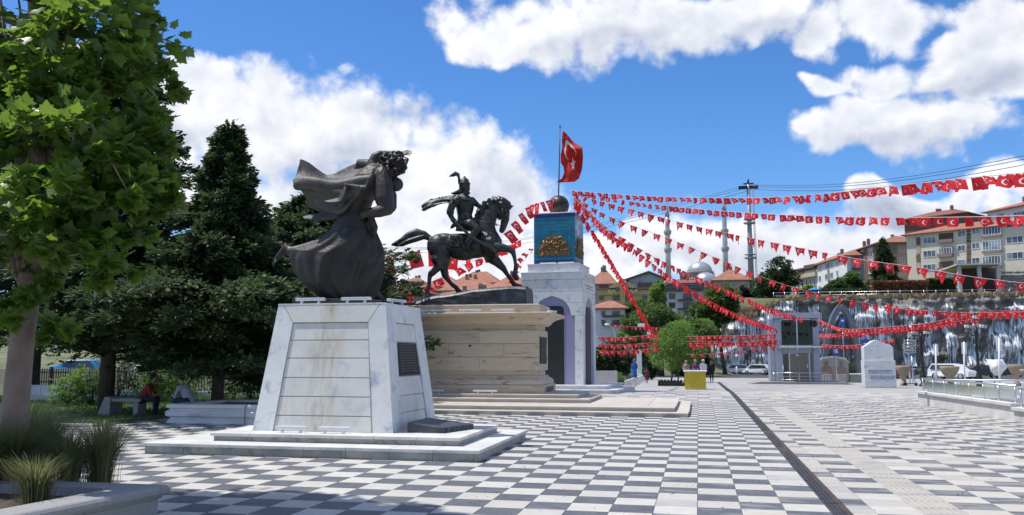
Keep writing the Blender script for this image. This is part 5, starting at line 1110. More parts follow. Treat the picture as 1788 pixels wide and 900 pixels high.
bush('tall dark bush under the conifers between the two seated men', 285, 690, 34.5, 1.6, 3.1, 4200, 'leafC', 60)
# parked cars beyond
def car(label, cat, base, yaw, paint, scale=1., van=False, group='parked cars'):
    t = thing('parked_car', label, cat, (0,0,0), group); Lh, Wh = 2.15, .86; hood, roof = .92, 1.48
    prof = [(-Lh,.30),(-Lh-.02,.62),(-Lh+.06,.86),(-1.35,hood+.05),(-.72,roof-.03),(-.3,roof),(.95,roof-.02),(1.55,1.12),(2.02,1.02),(Lh,.80),(Lh,.32)]
    if van: prof = [(-Lh,.30),(-Lh-.02,.66),(-Lh+.1,.90),(-1.5,1.0),(-.85,1.52),(-.3,1.60),(1.7,1.58),(2.05,1.1),(Lh,.80),(Lh,.32)]
    prof = [(-x, z) for x, z in prof]
    mb = MB(); n = len(prof); rows = []
    for w in (-Wh, -Wh*.97, -Wh*.5, Wh*.5, Wh*.97, Wh):
        k = 1 if abs(w) < Wh else .985
        rows.append([(x*k, w*(1 if z < 1.0 else .86), .30+(z-.30)*(k if abs(w) > Wh*.6 else 1.01)) for x, z in prof])
    for i in range(5):
        a_ = rows[i]; b_ = rows[i+1]; vs = a_+b_; mb.add(vs, [(j, (j+1)%n, n+(j+1)%n, n+j) for j in range(n)])
    mb.add(rows[0], [tuple(range(n))]); mb.add(rows[-1], [tuple(range(n))[::-1]])
    obj('body', mb, paint, t, .03)
    for s in (-1, 1):
        g_ = [(x, z) for x, z in ((-1.35,.98),(-.85,1.38),(.6,1.42),(1.0,.98))] if not van else [(-1.9,1.02),(-1.65,1.46),(.62,1.48),(1.15,1.02)]
        obj('side_window', MB().slab([(x, s*(Wh*.985-(z-.98)*.22), z) for x, z in g_], (0,s*.012,0)), 'glassd', t)
        for x in (-1.32, 1.35):
            wh = obj('wheel', MB().lathe((0,0,0), [(.30,-.1),(.33,-.06),(.33,.06),(.30,.1)], 18), 'black', t); wh.rotation_euler = (pi/2,0,0); wh.location = (x, s*(Wh-.06), .33)
            rm = obj('rim', MB().lathe((0,0,0), [(.19,-.108),(.21,-.1),(.21,.1),(.19,.108)], 12), 'steel', None); rm.parent = wh
        obj('headlight', MB().box(2.02,2.165,s*.62-.16,s*.62+.16,.68,.80), 'whitemetal', t, .02); obj('tail_light', MB().box(-2.17,-2.08,s*.66-.1,s*.66+.1,.78,.95), 'c_red', t, .02)
    obj('windscreen', MB().slab([(1.28,-.66,1.02),(1.28,.66,1.02),(.80,.60,1.40),(.80,-.60,1.40)], (.03,0,.03)), 'glassd', t)
    obj('number_plate', MB().box(2.15,2.175,-.26,.26,.42,.53), 'white', t)
    t.location = base; t.rotation_euler = (0,0,yaw); t.scale = (scale,)*3; return t
def paint(n, c, me=.0): MT[n] = mat(n, c, None, rough=.22, metal=me, spec=.7); return n
paint('p_white', (.72,.73,.74)); paint('p_silver', (.42,.44,.48), .6); paint('p_blue', (.03,.22,.50)); paint('p_navy', (.015,.02,.05)); paint('p_red', (.16,.02,.02)); paint('p_dark', (.02,.022,.028))
q_ = S(288,648,62); car('white hatchback beyond the fence at the left, nearer the trees', 'car', (q_.x,62,.0), .1, 'p_white'); q_ = S(309,646,66); car('bright blue car parked beyond the fence at the left', 'car', (q_.x,66,.0), .15, 'p_blue')
q_ = S(58,640,50); car('blue car glimpsed right of the plane tree trunk', 'car', (q_.x,55,.0), .3, 'p_blue')
lw = thing('boundary_wall', 'pale yellowish boundary wall behind the long dark fence', 'wall', (-26,50,0)); 
for k in range(16): obj('wall_panel', MB().box(-46+k*2.6, -46+k*2.6+2.58, 48, 48.3, -.1, .95), 'beige' if k < 7 else 'conc', lw)
# ---------------------------------------------------------------- middle distance, left of the drain
def P3(x, y, Y): return S(x, y, Y)
bo = G(1196,680); b1 = G(1233,680)
bt = thing('sales_booth', 'bright yellow booth with a white counter top standing on the paving', 'booth', (bo.x,bo.y,bo.z)); x0, x1, y0, zz = bo.x, b1.x, bo.y, bo.z; hB = P3(1196,646,bo.y).z-zz
obj('front_panel', MB().box(x0,x1,y0,y0+.04,zz+.02,zz+hB-.12), 'yellow', bt, .006); obj('side_panel', MB().box(x0,x0+.04,y0+.041,y0+.9,zz+.02,zz+hB-.12), 'yellow', bt, .006); obj('side_panel', MB().box(x1-.04,x1,y0+.041,y0+.9,zz+.02,zz+hB-.12), 'yellow', bt, .006)
obj('counter_top', MB().box(x0-.07,x1+.07,y0-.08,y0+1.0,zz+hB-.118,zz+hB-.03), 'white', bt, .012); obj('hatch', MB().box(x1-.46,x1-.12,y0-.012,y0-.001,zz+.55,zz+.95), 'yellow', bt, .004)
# round-topped planter box of small trees with a black scalloped border
def border(label, x0, x1, Y, z, ny=2.0):
    t = thing('flowerbed_border', label, 'border', (x0,Y,z)); k = 0; x = x0
    pm_ = MB().slab([(-.10,0,0),(.10,0,0),(.10,0,.24),(.05,0,.31),(0,0,.34),(-.05,0,.31),(-.10,0,.24)], (0,.05,0)); pmm = mesh_of('border_piece', pm_, ['black'])
    while x < x1:
        for yy in (Y, Y+ny): o = bpy.data.objects.new('border_piece', pmm); COL.objects.link(o); o.parent = t; o.location = (x-x0, yy-Y, 0)
        x += .215
    k = 0
    while k*.215 < ny:
        for xx in (x0-.1, x1+.05): o = bpy.data.objects.new('border_piece', pmm); COL.objects.link(o); o.parent = t; o.location = (xx-x0, k*.215, 0); o.rotation_euler = (0,0,pi/2)
        k += 1
    obj('planting_soil', MB().box(x0,x1,Y+.1,Y+ny,z,z+.16), 'soil', t); return t
g_ = G(1153,674); ge = G(1194,674); border('black scalloped border round the bed of the green tree beside the yellow booth', g_.x, ge.x, g_.y, g_.z, 2.6)
def tree_px(name, label, base, cs, Y, n, leaf, lm, seed, r0=.1, group=None, spread=.25, cl_=50, trunk_y=None):
    s = ((Y*.977+4)/F_); bl = [(*P3(x, y, Y+dy), rx*s, max(rx,ry)*s*.9, ry*s) for x, y, rx, ry, dy in cs]; return broadleaf(name, label, 'tree', base, bl, n, leaf, lm, r0, seed, group, 'bark', LEAF, cl_, spread)
tc_ = G(1172,668); tree_px('street_tree', 'round bright green tree with two thin trunks in the black bordered bed', (tc_.x,tc_.y,tc_.z), [(1180,598,34,22,0),(1150,612,20,16,.5),(1212,610,22,18,-.5),(1185,575,24,14,0),(1172,630,30,14,0),(1200,632,24,12,.5),(1160,590,18,12,0)], tc_.y+.4, 15000, .13, 'leafB', 61, .07, None, .30, 24)
q_ = G(1184,668); obj('second_trunk', MB().tube([(q_.x,q_.y,q_.z),P3(1186,600,q_.y)], [.06,.035], 8), 'bark', bpy.data.objects['street_tree'])
# carved stone columns, hedge, sloping kerb stones
def column_a():
    g = G(1098,662); t = thing('carved_column', 'taller grey stone column with a bulky block top beside the woman in blue', 'column', (g.x,g.y,g.z)); H_ = P3(1098,603,g.y).z-g.z
    obj('base', MB().box(g.x-.36,g.x+.36,g.y-.36,g.y+.36,g.z,g.z+.30), 'marble2', t, .02); obj('shaft', MB().lathe((g.x,g.y,g.z+.30), [(.30,0),(.26,.1),(.20,.25),(.20,.75),(.25,1.0),(.31,1.2)], 8, smooth=False, ang=pi/8), 'marble2', t)
    obj('collar', MB().box(g.x-.30,g.x+.30,g.y-.30,g.y+.30,g.z+1.5,g.z+1.62), 'marble', t, .02); obj('block', MB().box(g.x-.33,g.x+.33,g.y-.33,g.y+.33,g.z+1.625,g.z+H_), 'marble2', t, .03)
    for k in (1.9,2.1): obj('carved_band', MB().box(g.x-.345,g.x+.345,g.y-.345,g.y+.345,g.z+k,g.z+k+.04), 'marble', t, .01)
column_a()
g = G(1117,664); t = thing('stone_pillar', 'shorter slim white stone pillar with a rounded top right of the carved column', 'pillar', (g.x,g.y,g.z)); H_ = P3(1117,611,g.y).z-g.z
obj('shaft', MB().box(g.x-.22,g.x+.22,g.y-.2,g.y+.2,g.z+.5,g.z+H_-.1), 'marble2', t, .05); obj('cap', MB().lathe((g.x,g.y,g.z+H_-.099), [(.21,0),(.17,.07),(.02,.11)], 12), 'marble', t); obj('base', MB().box(g.x-.32,g.x+.32,g.y-.32,g.y+.32,g.z,g.z+.495), 'marble2', t, .03)
def hedge(label, x0, x1, Y0, Y1, H_, n, seed, lm='leafA'):
    z = gz(Y0); t = thing('hedge', label, 'hedge', (x0,Y0,z)); r = np.random.default_rng(seed); q = r.random((n,3)); q[:,2] = 1-(1-q[:,2])**2.; P_ = np.c_[x0+(x1-x0)*q[:,0], Y0+(Y1-Y0)*q[:,1], z+H_*q[:,2]+.05*np.sin(q[:,0]*31)]; D_ = np.c_[r.normal(0,.6,n),r.normal(-.2,.6,n),r.random(n)+.3]; V, F = scatter(P_, D_, .09, LEAF, seed=seed); npobj('foliage', V, F, [lm], t); obj('stems', MB().box(x0+.1,x1-.1,Y0+.12,Y1-.1,z-.1,z+H_*.6), 'leafC', t)
h0 = G(1046,672); h1_ = G(1094,672); hedge('low clipped hedge right of the tower foot', h0.x-1.2, h1_.x, h0.y-.6, h0.y+2.4, .50, 5200, 71); h2_ = G(1080,660); hedge('second low hedge behind the clipped hedge beside the columns', h2_.x-.6, h2_.x+2.0, 70, 74, .55, 3600, 72); hedge('narrow hedge strip along the path towards the trees', -7.9, -7.2, 76, 96, .5, 4200, 73)
kt = thing('path_kerb', 'row of slanted pale kerb blocks edging the path beside the hedge', 'kerb', G(1096,676))
for k in range(16):
    a_ = G(1096,676); b_ = G(1146,652); t_ = k/15; t_ = t_*.55+.45*t_*t_; p = Vector((a_.x+(b_.x-a_.x)*t_, a_.y+(b_.y-a_.y)*t_, 0)); p.z = gz(p.y)
    obj('kerb_block', MB().slab([(p.x-.15,p.y-.5,p.z),(p.x+.45,p.y-.5,p.z),(p.x+.15,p.y-.5,p.z+.45),(p.x-.15,p.y-.5,p.z+.42)], (0,.8,0)), 'conc', kt, .02)
# tree masses
TG = 'trees in the park beyond the tower'
def tp(label, x, y, Y, cs, n, lm, seed, leaf=.3, r0=.2, nm='park_tree', grp=TG, spread=.28, cl_=36):
    p = P3(x, y, Y); z = terrain(p.x, Y) if Y > 120 else gz(Y); return tree_px(nm, label, (p.x, Y, z), cs, Y, n, leaf, lm, seed, r0, grp, spread, cl_)
tp('wide mid green tree crown below the grey apartment block', 1155,640,112,[(1140,560,34,26,0),(1180,575,34,24,2),(1110,575,28,22,-2),(1215,585,30,22,0),(1130,600,34,22,0),(1190,610,34,22,0)],15000,'leafA',81,.42,.3)
tp('slim light green tree standing between the yellow and the grey apartment block', 1150,600,125,[(1148,520,11,22,0),(1146,545,14,22,0),(1150,500,8,10,0)],4200,'leafB',82,.40,.2)
tp('tall darker tree just left of the waterfall', 1265,600,135,[(1262,522,26,22,0),(1243,548,22,22,0),(1272,545,14,16,0),(1225,545,20,20,3),(1235,580,22,16,0)],14000,'leafA',83,.5,.3)
tp('dark round tree right of the tower behind the hedge', 1070,660,86,[(1062,625,22,20,0),(1090,630,18,20,0),(1075,610,20,12,2),(1050,640,16,18,0)],9000,'leafC',84,.28,.2)
tp('brownish dark spruce behind the slim pillar', 1130,662,84,[(1128,630,11,26,0),(1130,605,8,16,0),(1138,645,10,12,0)],5500,'leafC',85,.26,.16)
tp('small yellow green tree behind the bunting at the tower right edge', 1082,640,96,[(1082,596,13,12,0),(1072,605,12,10,0)],2600,'leafB',86,.3,.1)
tp('grey green tree above the street light', 1120,640,120,[(1112,545,22,20,0),(1085,560,20,18,0),(1100,575,24,16,0),(1070,580,18,14,0)],7500,'leafA',87,.42,.2)
tp('dark tree behind the yellow booth on the far side of the plaza', 1225,655,118,[(1212,630,22,20,0),(1228,640,14,12,0),(1222,612,16,14,0),(1190,640,20,14,0)],8500,'leafC',88,.36,.2)
tp('bright yellow green tree left of the waterfall foot', 1235,640,125,[(1228,572,18,12,0),(1236,588,12,10,0),(1212,575,16,12,0)],5000,'leafB',89,.40,.2)
tp('dark trees at the far left of the tower seen between horse and pedestal', 640,640,60,[(700,545,26,20,0),(650,540,30,22,0)],2200,'leafC',90,.3,.2)
# street light with two heads
p = P3(1122,640,100); t = thing('street_light', 'tall thin street light with a white box head above the park trees', 'street light', (p.x,100,gz(100)))
obj('pole', MB().tube([(p.x,100,gz(100)),P3(1122,571,100)], .06, 8), 'black', t); c = P3(1122,571,100); obj('lamp_head', MB().box(c.x-.55,c.x+.35,99.8,100.2,c.z,c.z+.35), 'white', t, .04); obj('lamp_head', MB().box(c.x+.5,c.x+1.0,99.8,100.2,c.z-.9,c.z-.6), 'white', t, .04)
p = P3(1067,640,92); t = thing('street_light', 'curved grey street light arm right of the tower', 'street light', (p.x,92,gz(92))); obj('pole', MB().tube([P3(1076,640,92),P3(1074,585,92),P3(1070,572,92),P3(1062,567,92)], [.09,.07,.05,.04], 8), 'steel', t); obj('lamp_head', MB().ball(P3(1060,567,92), .3, 10, rz=.12), 'white', t)
# ---------------------------------------------------------------- lift kiosk
YK = 68.; zk = gz(YK); kx = lambda x: P3(x, 600, YK).x; kz = lambda y: P3(1390, y, YK).z
kt = thing('lift_kiosk', 'blue grey glazed lift kiosk with brown sliding doors and a flat roof', 'kiosk', (kx(1390),YK,zk))
X0, X1 = kx(1353), kx(1431); XA, XB = kx(1366), kx(1419)
obj('platform', MB().slab([(kx(1306),YK-1.2,zk+.02),(kx(1480),YK-1.2,zk+.02),(kx(1470),YK-1.2,zk+.16),(kx(1325),YK-1.2,zk+.16)], (0,4.6,0)), 'granite', kt, .01)
zk2 = zk+.165
for a_, b_ in ((X0,XA-.03),(XB+.03,X1)):
    for c_, d_ in ((zk2,kz(612)-.01),(kz(612)+.0,kz(557))): obj('corner_panel', MB().box(a_,b_,YK,YK+.7,c_,d_), 'kiosk', kt, .015)
    obj('corner_panel', MB().box(a_,b_,YK+2.0,YK+2.6,zk2,kz(557)), 'kiosk', kt, .015)
obj('side_panel', MB().box(X0-.36,X0-.02,YK+.15,YK+2.5,zk2,kz(557)), 'kiosk', kt, .015)
obj('roof_slab', MB().box(kx(1350),kx(1434),YK-.35,YK+2.9,kz(556.5),kz(547)), 'kiosk', kt, .02)
for a_, b_ in ((XA,kx(1391.5)),(kx(1394),XB)):
    w_ = obj('window', MB().box(a_,b_,YK+.22,YK+.28,kz(604),kz(603)).box(a_,b_,YK+.22,YK+.28,kz(558.5),kz(557.2)), 'steel', kt); obj('pane', MB().box(a_+.03,b_-.03,YK+.24,YK+.26,kz(602.8),kz(558.8)), 'kglass', w_)
    obj('pane', MB().box(a_+.03,b_-.03,YK+2.2,YK+2.22,kz(602.8),kz(558.8)), 'kglass', w_)
obj('mullion', MB().box(kx(1391.7),kx(1393.8),YK+.16,YK+.30,kz(613),kz(557)), 'whitemetal', kt)
for y_ in (570,583): obj('inner_beam', MB().box(XA,XB,YK+1.4,YK+1.5,kz(y_),kz(y_-2)), 'black', kt)
for x_ in (1378,1406): obj('guide_rail', MB().box(kx(x_),kx(x_)+.1,YK+1.5,YK+1.6,zk2,kz(558)), 'black', kt)
obj('lintel', MB().box(XA,XB,YK+.2,YK+.5,kz(617),kz(607)), 'kiosk', kt)
obj('canopy', MB().box(kx(1357),kx(1431),YK-1.1,YK+.1,kz(606.5),kz(605.6)), 'kglass', kt); 
for x_ in (1366,1391,1418): obj('canopy_arm', MB().box(kx(x_),kx(x_)+.06,YK-1.05,YK+.0,kz(607.8),kz(606.7)), 'whitemetal', kt)
obj('canopy_edge', MB().box(kx(1357),kx(1431),YK-1.16,YK-1.11,kz(607.2),kz(605.2)), 'whitemetal', kt)
for a_, b_ in ((1379,1391.6),(1392,1405)): obj('sliding_door', MB().box(kx(a_),kx(b_),YK+.35,YK+.40,zk2+.01,kz(618)), 'door', kt, .008)
obj('door_frame', MB().box(kx(1377),kx(1379),YK+.3,YK+.5,zk2,kz(617)).box(kx(1412),kx(1414),YK+.3,YK+.5,zk2,kz(617)), 'whitemetal', kt); obj('door_side', MB().box(kx(1405.5),kx(1412),YK+.34,YK+.42,zk2,kz(618)), 'door', kt)
obj('side_window', MB().box(kx(1367),kx(1376.5),YK+.34,YK+.38,zk2,kz(618)), 'glassd', kt); obj('call_panel', MB().box(kx(1408.5),kx(1410.5),YK+.30,YK+.339,kz(643),kz(637)), 'white', kt); obj('number_sign', MB().box(kx(1390),kx(1394),YK+.25,YK+.30,kz(622.5),kz(619)), 'whitemetal', kt); obj('speaker_dish', MB().ball((kx(1423),YK-.06,kz(566)), .22, 12, rz=.26, ry=.06), 'black', kt)
rl = thing('guard_rail', 'stainless steel guard rail in front of the lift kiosk', 'railing', (kx(1350),YK-.9,zk))
rx0, rx1 = kx(1347), kx(1441); yr = YK-1.0
for z_ in (kz(651),kz(657),kz(663)): obj('rail', MB().tube([(rx0,yr,z_),(rx1,yr,z_)], .028 if z_ > kz(652) else .018, 8), 'steel', rl)
for x_ in (1347,1354,1391,1436,1441): obj('post', MB().tube([(kx(x_),yr,zk+.16),(kx(x_),yr,kz(650.5))], .03, 8), 'steel', rl)
# silhouette wall
YS = 75.; g = thing('silhouette_wall', 'beige concrete wall with two recessed sitting figure outlines beside the lift kiosk', 'wall', (P3(1456,668,YS).x,YS,gz(YS))); zs_ = gz(YS)
sx_ = lambda x: P3(x, 650, YS).x; sz_ = lambda y: P3(1456, y, YS).z
hexp = [(1430.5,668),(1430.5,631),(1437,624.5),(1456,622),(1474,625),(1482,631),(1482,668)]
fr_ = [(sx_(x), YS, max(zs_, sz_(y))) for x, y in hexp]; obj('wall_block', MB().slab(fr_, (0,.5,0)), 'grime', g, .02); obj('coping_edge', MB().slab([(x, y-.06, z) for x, y, z in fr_[1:6]]+[(x, y-.06, z-.09) for x, y, z in fr_[1:6]][::-1], (0,.05,0)), 'conc', g)
for cx_ in (1443.5,1469.5):
    mb = MB(); R_ = 3.6; pts = [(cx_+R_*cos(q), 635-R_*1.05*sin(q)) for q in [pi*k/10-.6+.6*k/5*1. for k in range(11)]]
    pts = [(cx_+10,653),(cx_+9.6,645),(cx_+7,641.5),(cx_+3,639.5),(cx_+2.6,638)]+[(cx_+3.7*cos(q),634.8-3.9*sin(q)) for q in [-.6+k*(pi+1.2)/9 for k in range(10)]]+[(cx_-2.6,638),(cx_-3,639.5),(cx_-7,641.5),(cx_-9.6,645),(cx_-10,653)]
    obj('figure_recess', mb.slab([(sx_(x), YS-.02, sz_(y)) for x, y in pts], (0,.015,0)), 'taupe', g, label='dark recessed outline of a sitting figure'); obj('bench_block', MB().box(sx_(cx_-8),sx_(cx_+8),YS-.35,YS-.03,zs_,sz_(654)), 'grime', g, .02)
g2_ = thing('planter_box', 'low brown stone planter box between the silhouette wall and the marble stele', 'planter', (sx_(1484),YS,zs_)); obj('box', MB().box(sx_(1484),sx_(1506),YS,YS+1,zs_,sz_(655)), 'granite', g2_, .02); obj('rim', MB().box(sx_(1483),sx_(1507),YS-.1,YS+1.1,sz_(655)+.001,sz_(652.5)), 'conc', g2_, .02)
hedge('white flecked shrubs above the low planter box', sx_(1484), sx_(1506), YS+2, YS+4, 1.5, 2500, 75, 'leafC')
# marble stele with inscription
YM = 57.; zm = gz(YM); mx_ = lambda x: P3(x, 640, YM).x; mz_ = lambda y: P3(1537, y, YM).z
t = thing('marble_stele', 'large white marble memorial stele with a wavy pointed top and small blue inscription', 'stele', (mx_(1537),YM,zm))
obj('lower_block', MB().box(mx_(1509),mx_(1564),YM,YM+1.1,zm,mz_(630)), 'marble2', t, .02)
cur = [(1510,629.6),(1510,606),(1514,603.5),(1520,600),(1526,595.5),(1533,593.5),(1539,596.5),(1545,600),(1552,601.5),(1558,603),(1562,607),(1562,629.6)]
obj('upper_block', MB().slab([(mx_(x), YM+.12, mz_(y)) for x, y in cur], (0,.85,0)), 'marble2', t, .02)
MT['ink'] = mat('blue lettering', (.10,.13,.25), None, rough=.6)
mb = MB(); random.seed(6)
for y_, xa, xb in ((647.2,1516,1556.5),(649.6,1516,1554),(651.8,1516,1557),(657,1519,1563),(659.3,1519,1560),(661.8,1519,1560)):
    x = mx_(xa)
    while x < mx_(xb): w_ = random.uniform(.03,.06); mb.box(x,x+w_,YM-.006,YM-.001,mz_(y_)-.024,mz_(y_)+.024); x += w_+random.choice([.012,.012,.012,.05])
obj('inscription', mb, 'ink', t, kind='stuff')
# ---------------------------------------------------------------- ramp wall with glass railing (right)
ra, rb_ = Vector((7.88,34.45,0)), Vector((8.95,17.4,0)); d = (rb_-ra); Lr = d.length; u = d/Lr; nrm = Vector((-1,-.06,0)).normalized()
rw = thing('ramp_wall', 'low white parapet wall of an underpass ramp at the right edge', 'wall', ra)
def onr(s, off, z): return ra+u*s+Vector((1,.06,0)).normalized()*off+Vector((0,0,z))
steps = [(0,8.3,.50),(8.3,Lr,.40)]
for s0, s1, H_ in steps:
    k = max(3, int((s1-s0)/1.25)); w_ = (s1-s0)/k
    for i in range(k):
        a_, b_ = s0+i*w_+.004, s0+(i+1)*w_-.004
        obj('wall_panel', MB().hexa([onr(a_,0,0),onr(b_,0,0),onr(b_,.3,0),onr(a_,.3,0)],[onr(a_,0,H_-.09),onr(b_,0,H_-.09),onr(b_,.3,H_-.09),onr(a_,.3,H_-.09)]), 'conc', rw, .006)
        obj('coping_slab', MB().hexa([onr(a_,-.07,H_-.088),onr(b_,-.07,H_-.088),onr(b_,.38,H_-.088),onr(a_,.38,H_-.088)],[onr(a_,-.07,H_),onr(b_,-.07,H_),onr(b_,.38,H_),onr(a_,.38,H_)]), 'conc', rw, .006)
w0 = onr(0,0,0); obj('end_wall', MB().box(w0.x+.31,w0.x+5.5,w0.y,w0.y+.3,0,.28), 'conc', rw, .006)
far_ = MB().box(13.6,13.95,12,34.2,.0,.42); obj('far_wall', far_, 'conc', rw)
def railing(label, pts, H_, n, z0s, post=.028):
    t = thing('glass_railing', label, 'railing', pts[0]); Vv = [Vector(p) for p in pts]
    for k in range(n+1):
        f = k/n; p = Vv[0].lerp(Vv[1], f); obj('post', MB().tube([p, p+Vector((0,0,H_))], post, 8).lathe(p, [(.05,0),(.05,.02),(.03,.03)], 10), 'steel', t)
        if k < n:
            q = Vv[0].lerp(Vv[1], (k+1)/n); e = (q-p).normalized()*.07; obj('glass_pane', MB().slab([p+e+Vector((0,0,.08)), q-e+Vector((0,0,.08)), q-e+Vector((0,0,H_-.10)), p+e+Vector((0,0,H_-.10))], (.01,0,0)), 'railglass', t)
    obj('handrail', MB().tube([Vv[0]+Vector((0,0,H_))-(Vv[1]-Vv[0]).normalized()*.1, Vv[1]+Vector((0,0,H_))+(Vv[1]-Vv[0]).normalized()*.1], .032, 10), 'steel', t); return t
railing('glass and steel railing on the farther higher parapet of the ramp', (onr(.15,.15,.50),onr(8.1,.15,.50)), .46, 7, 0); railing('glass and steel railing on the nearer lower parapet of the ramp', (onr(8.45,.15,.40),onr(Lr,.15,.40)), .50, 7, 0)
railing('long horizontal glass railing closing the far end of the ramp', (Vector((w0.x+.4,w0.y+.15,.28)),Vector((w0.x+9.4,w0.y+.15,.28))), .62, 8, 0); railing('glass railing along the far right side of the ramp', (Vector((13.78,33.8,.42)),Vector((13.78,14,.42))), .5, 10, 0)
# ---------------------------------------------------------------- lamp posts with globe lanterns
def lamp_post(x, yb, yt, Y, label, sc_=1.):
    p = P3(x, yb, Y); z0 = gz(Y); H_ = P3(x, yt, Y).z-z0; t = thing('lamp_post', label, 'lamp post', (p.x,Y,z0), 'black lamp posts with globe lanterns'); c = (p.x,Y,z0)
    obj('pole', MB().lathe(c, [(.30,0),(.30,.08),(.20,.14),(.13,.3),(.20,.45),(.24,.62),(.14,.8),(.09,.95),(.08,1.2),(.11,1.25),(.08,1.3),(.075,H_*.7),(.09,H_*.72),(.06,H_*.8)], 14), 'black', t)
    for k in range(5):
        if k < 4: a_ = k*pi/2+.35; q = Vector((p.x+.55*cos(a_),Y+.55*sin(a_),z0+H_*.78)); obj('arm', MB().tube([(p.x,Y,z0+H_*.70),(p.x+.3*cos(a_),Y+.3*sin(a_),z0+H_*.69),q], .025, 6), 'black', t)
        else: q = Vector((p.x,Y,z0+H_*.90))
        lg = obj('globe', MB().ball(q+Vector((0,0,.14)), .17, 14), 'milk', t); mb = MB().lathe(q+Vector((0,0,-.05)), [(.03,0),(.12,.03),(.14,.06)], 12).lathe(q+Vector((0,0,.26)), [(.16,0),(.11,.06),(.02,.12)], 12)
        for m_ in range(6): b_ = m_*pi/3; mb.tube([q+Vector((.178*sin(v)*cos(b_),.178*sin(v)*sin(b_),.14-.178*cos(v))) for v in [.3+.5*j for j in range(6)]], .012, 4)
        obj('lantern_cage', mb, 'black', lg)
MT['milk'] = mat('milky glass', (.62,.60,.55), None, rough=.2)
lamp_post(1612,662,560,62,'black lamp post with globe lanterns nearer the middle, above the white car'); lamp_post(1709.5,668,545,55,'tallest black lamp post with globe lanterns at the right, behind the glass railing'); lamp_post(1515,655,590,90,'small far black lamp post with globe lanterns behind the marble stele')
# white bollard masts and signs
for x, yt, yb, Y, lab in ((1634.5,600,663,58,'thin white banner mast left of the parked white car'),(1684,597,665,57,'thin white banner mast between the white car and the tall lamp post'),(1745,590,672,52,'thin leaning white banner mast right of the tall lamp post'),(1287,640,650,110,'far short white post near the silver car')):
    p = P3(x, yb, Y); z0 = gz(Y); t = thing('banner_mast', lab, 'mast', (p.x,Y,z0)); q = P3(x-1, yt, Y); obj('pole', MB().tube([(p.x,Y,z0),(q.x,Y,q.z)], .055, 8), 'white', t); obj('bracket', MB().box(q.x-.14,q.x+.14,Y-.03,Y+.03,q.z-.75,q.z-.05), 'whitemetal', t, .01)
p = P3(1589,665,66); t = thing('direction_sign', 'stack of four white direction signs with arrows on a post', 'sign', (p.x,66,gz(66)))
obj('post', MB().tube([(p.x,66.05,gz(66)),(p.x,66.05,P3(1589,593,66).z)], .05, 8), 'steel', t); MT['signgrey'] = mat('sign face', (.52,.52,.50), None, rough=.5); random.seed(19)
for k, y_ in enumerate((594,600,606,612)):
    a_, b_ = P3(1578,y_+4.8,66), P3(1599,y_,66); s = obj('sign_board', MB().box(a_.x,b_.x,65.94,65.98,a_.z,b_.z), 'signgrey', t, .01); mb = MB(); m_ = (a_.z+b_.z)/2; left = k < 2; xa = a_.x+.09 if left else b_.x-.17; mb.slab([(xa,65.935,m_-.06),(xa+.08,65.935,m_-.06),(xa+.08,65.935,m_),(xa+.14,65.935,m_),(xa+.04,65.935,m_+.07),(xa-.06,65.935,m_),(xa,65.935,m_)], (0,.004,0)); x = a_.x+(.32 if left else .07)
    while x < b_.x-(.12 if left else .3): w_ = random.uniform(.03,.07); mb.box(x,x+w_,65.932,65.938,m_-.035,m_+.035); x += w_+.02
    obj('lettering', mb, 'black', s, kind='stuff')
MT['signblue'] = mat('blue sign', (.01,.07,.42), None, rough=.4)
def sign(label, x, y, w, h_, Y, kind):
    a_, b_ = P3(x-w/2,y+h_/2,Y), P3(x+w/2,y-h_/2,Y); t = thing('blue_sign', label, 'sign', ((a_.x+b_.x)/2,Y,gz(Y))); cx_, cz_ = (a_.x+b_.x)/2, (a_.z+b_.z)/2
    obj('post', MB().tube([(cx_,Y+.06,gz(Y)),(cx_,Y+.06,a_.z+.05)], .035, 6), 'steel', t); pn = obj('panel', MB().box(a_.x,b_.x,Y-.02,Y+.02,a_.z,b_.z), 'signblue', t, .03); mb = MB(); r = (b_.x-a_.x)/2
    if kind == 'lift': mb.box(cx_-r*.62,cx_+r*.62,Y-.027,Y-.021,cz_-r*.62,cz_+r*.66); obj('white_square', mb, 'white', pn); mb = MB().box(cx_-.12,cx_-.04,Y-.034,Y-.028,cz_-.18,cz_+.06).ball((cx_-.08,Y-.03,cz_+.14), .05, 8).tube([(cx_+.02,Y-.03,cz_-.12),(cx_+.16,Y-.03,cz_-.16)], .02, 5).slab([(cx_+.06,Y-.034,cz_+.02),(cx_+.2,Y-.034,cz_+.02),(cx_+.13,Y-.034,cz_+.15)], (0,.004,0)); obj('pictogram', mb, 'black', pn)
    if kind == 'bus': mb.box(cx_-r*.5,cx_+r*.5,Y-.027,Y-.021,cz_+r*.15,cz_+r*.75).box(cx_-r*.6,cx_+r*.6,Y-.027,Y-.021,cz_-r*.02,cz_+r*.05); mb.lathe((cx_,Y-.024,cz_-r*.7), [(.13,-.003),(.13,.003)], 12); obj('pictogram', mb, 'white', pn)
    if kind == 'info': mb.box(cx_-r*.6,cx_+r*.6,Y-.027,Y-.021,cz_-r*.1,cz_+r*.1); obj('pictogram', mb, 'white', pn)
sign('square blue lift pictogram sign above the silhouette wall', 1459.5,614,11,12,74,'lift'); sign('upright blue sign hanging inside the pointed metal arch', 1471,562,9,15,82,'bus'); sign('blue round topped sign peeking out left of the marble stele', 1512,600,14,14,62,'info'); sign('small blue sign below the white direction signs', 1592,620,6,6,68,'info')
# red and white banners hanging in the arch
mb = MB()
for x_ in (1457,1464,1490): a_, b_ = P3(x_-2.5,600,84), P3(x_+2.5,582,84); mb.box(a_.x,b_.x,84,84.03,a_.z,b_.z)
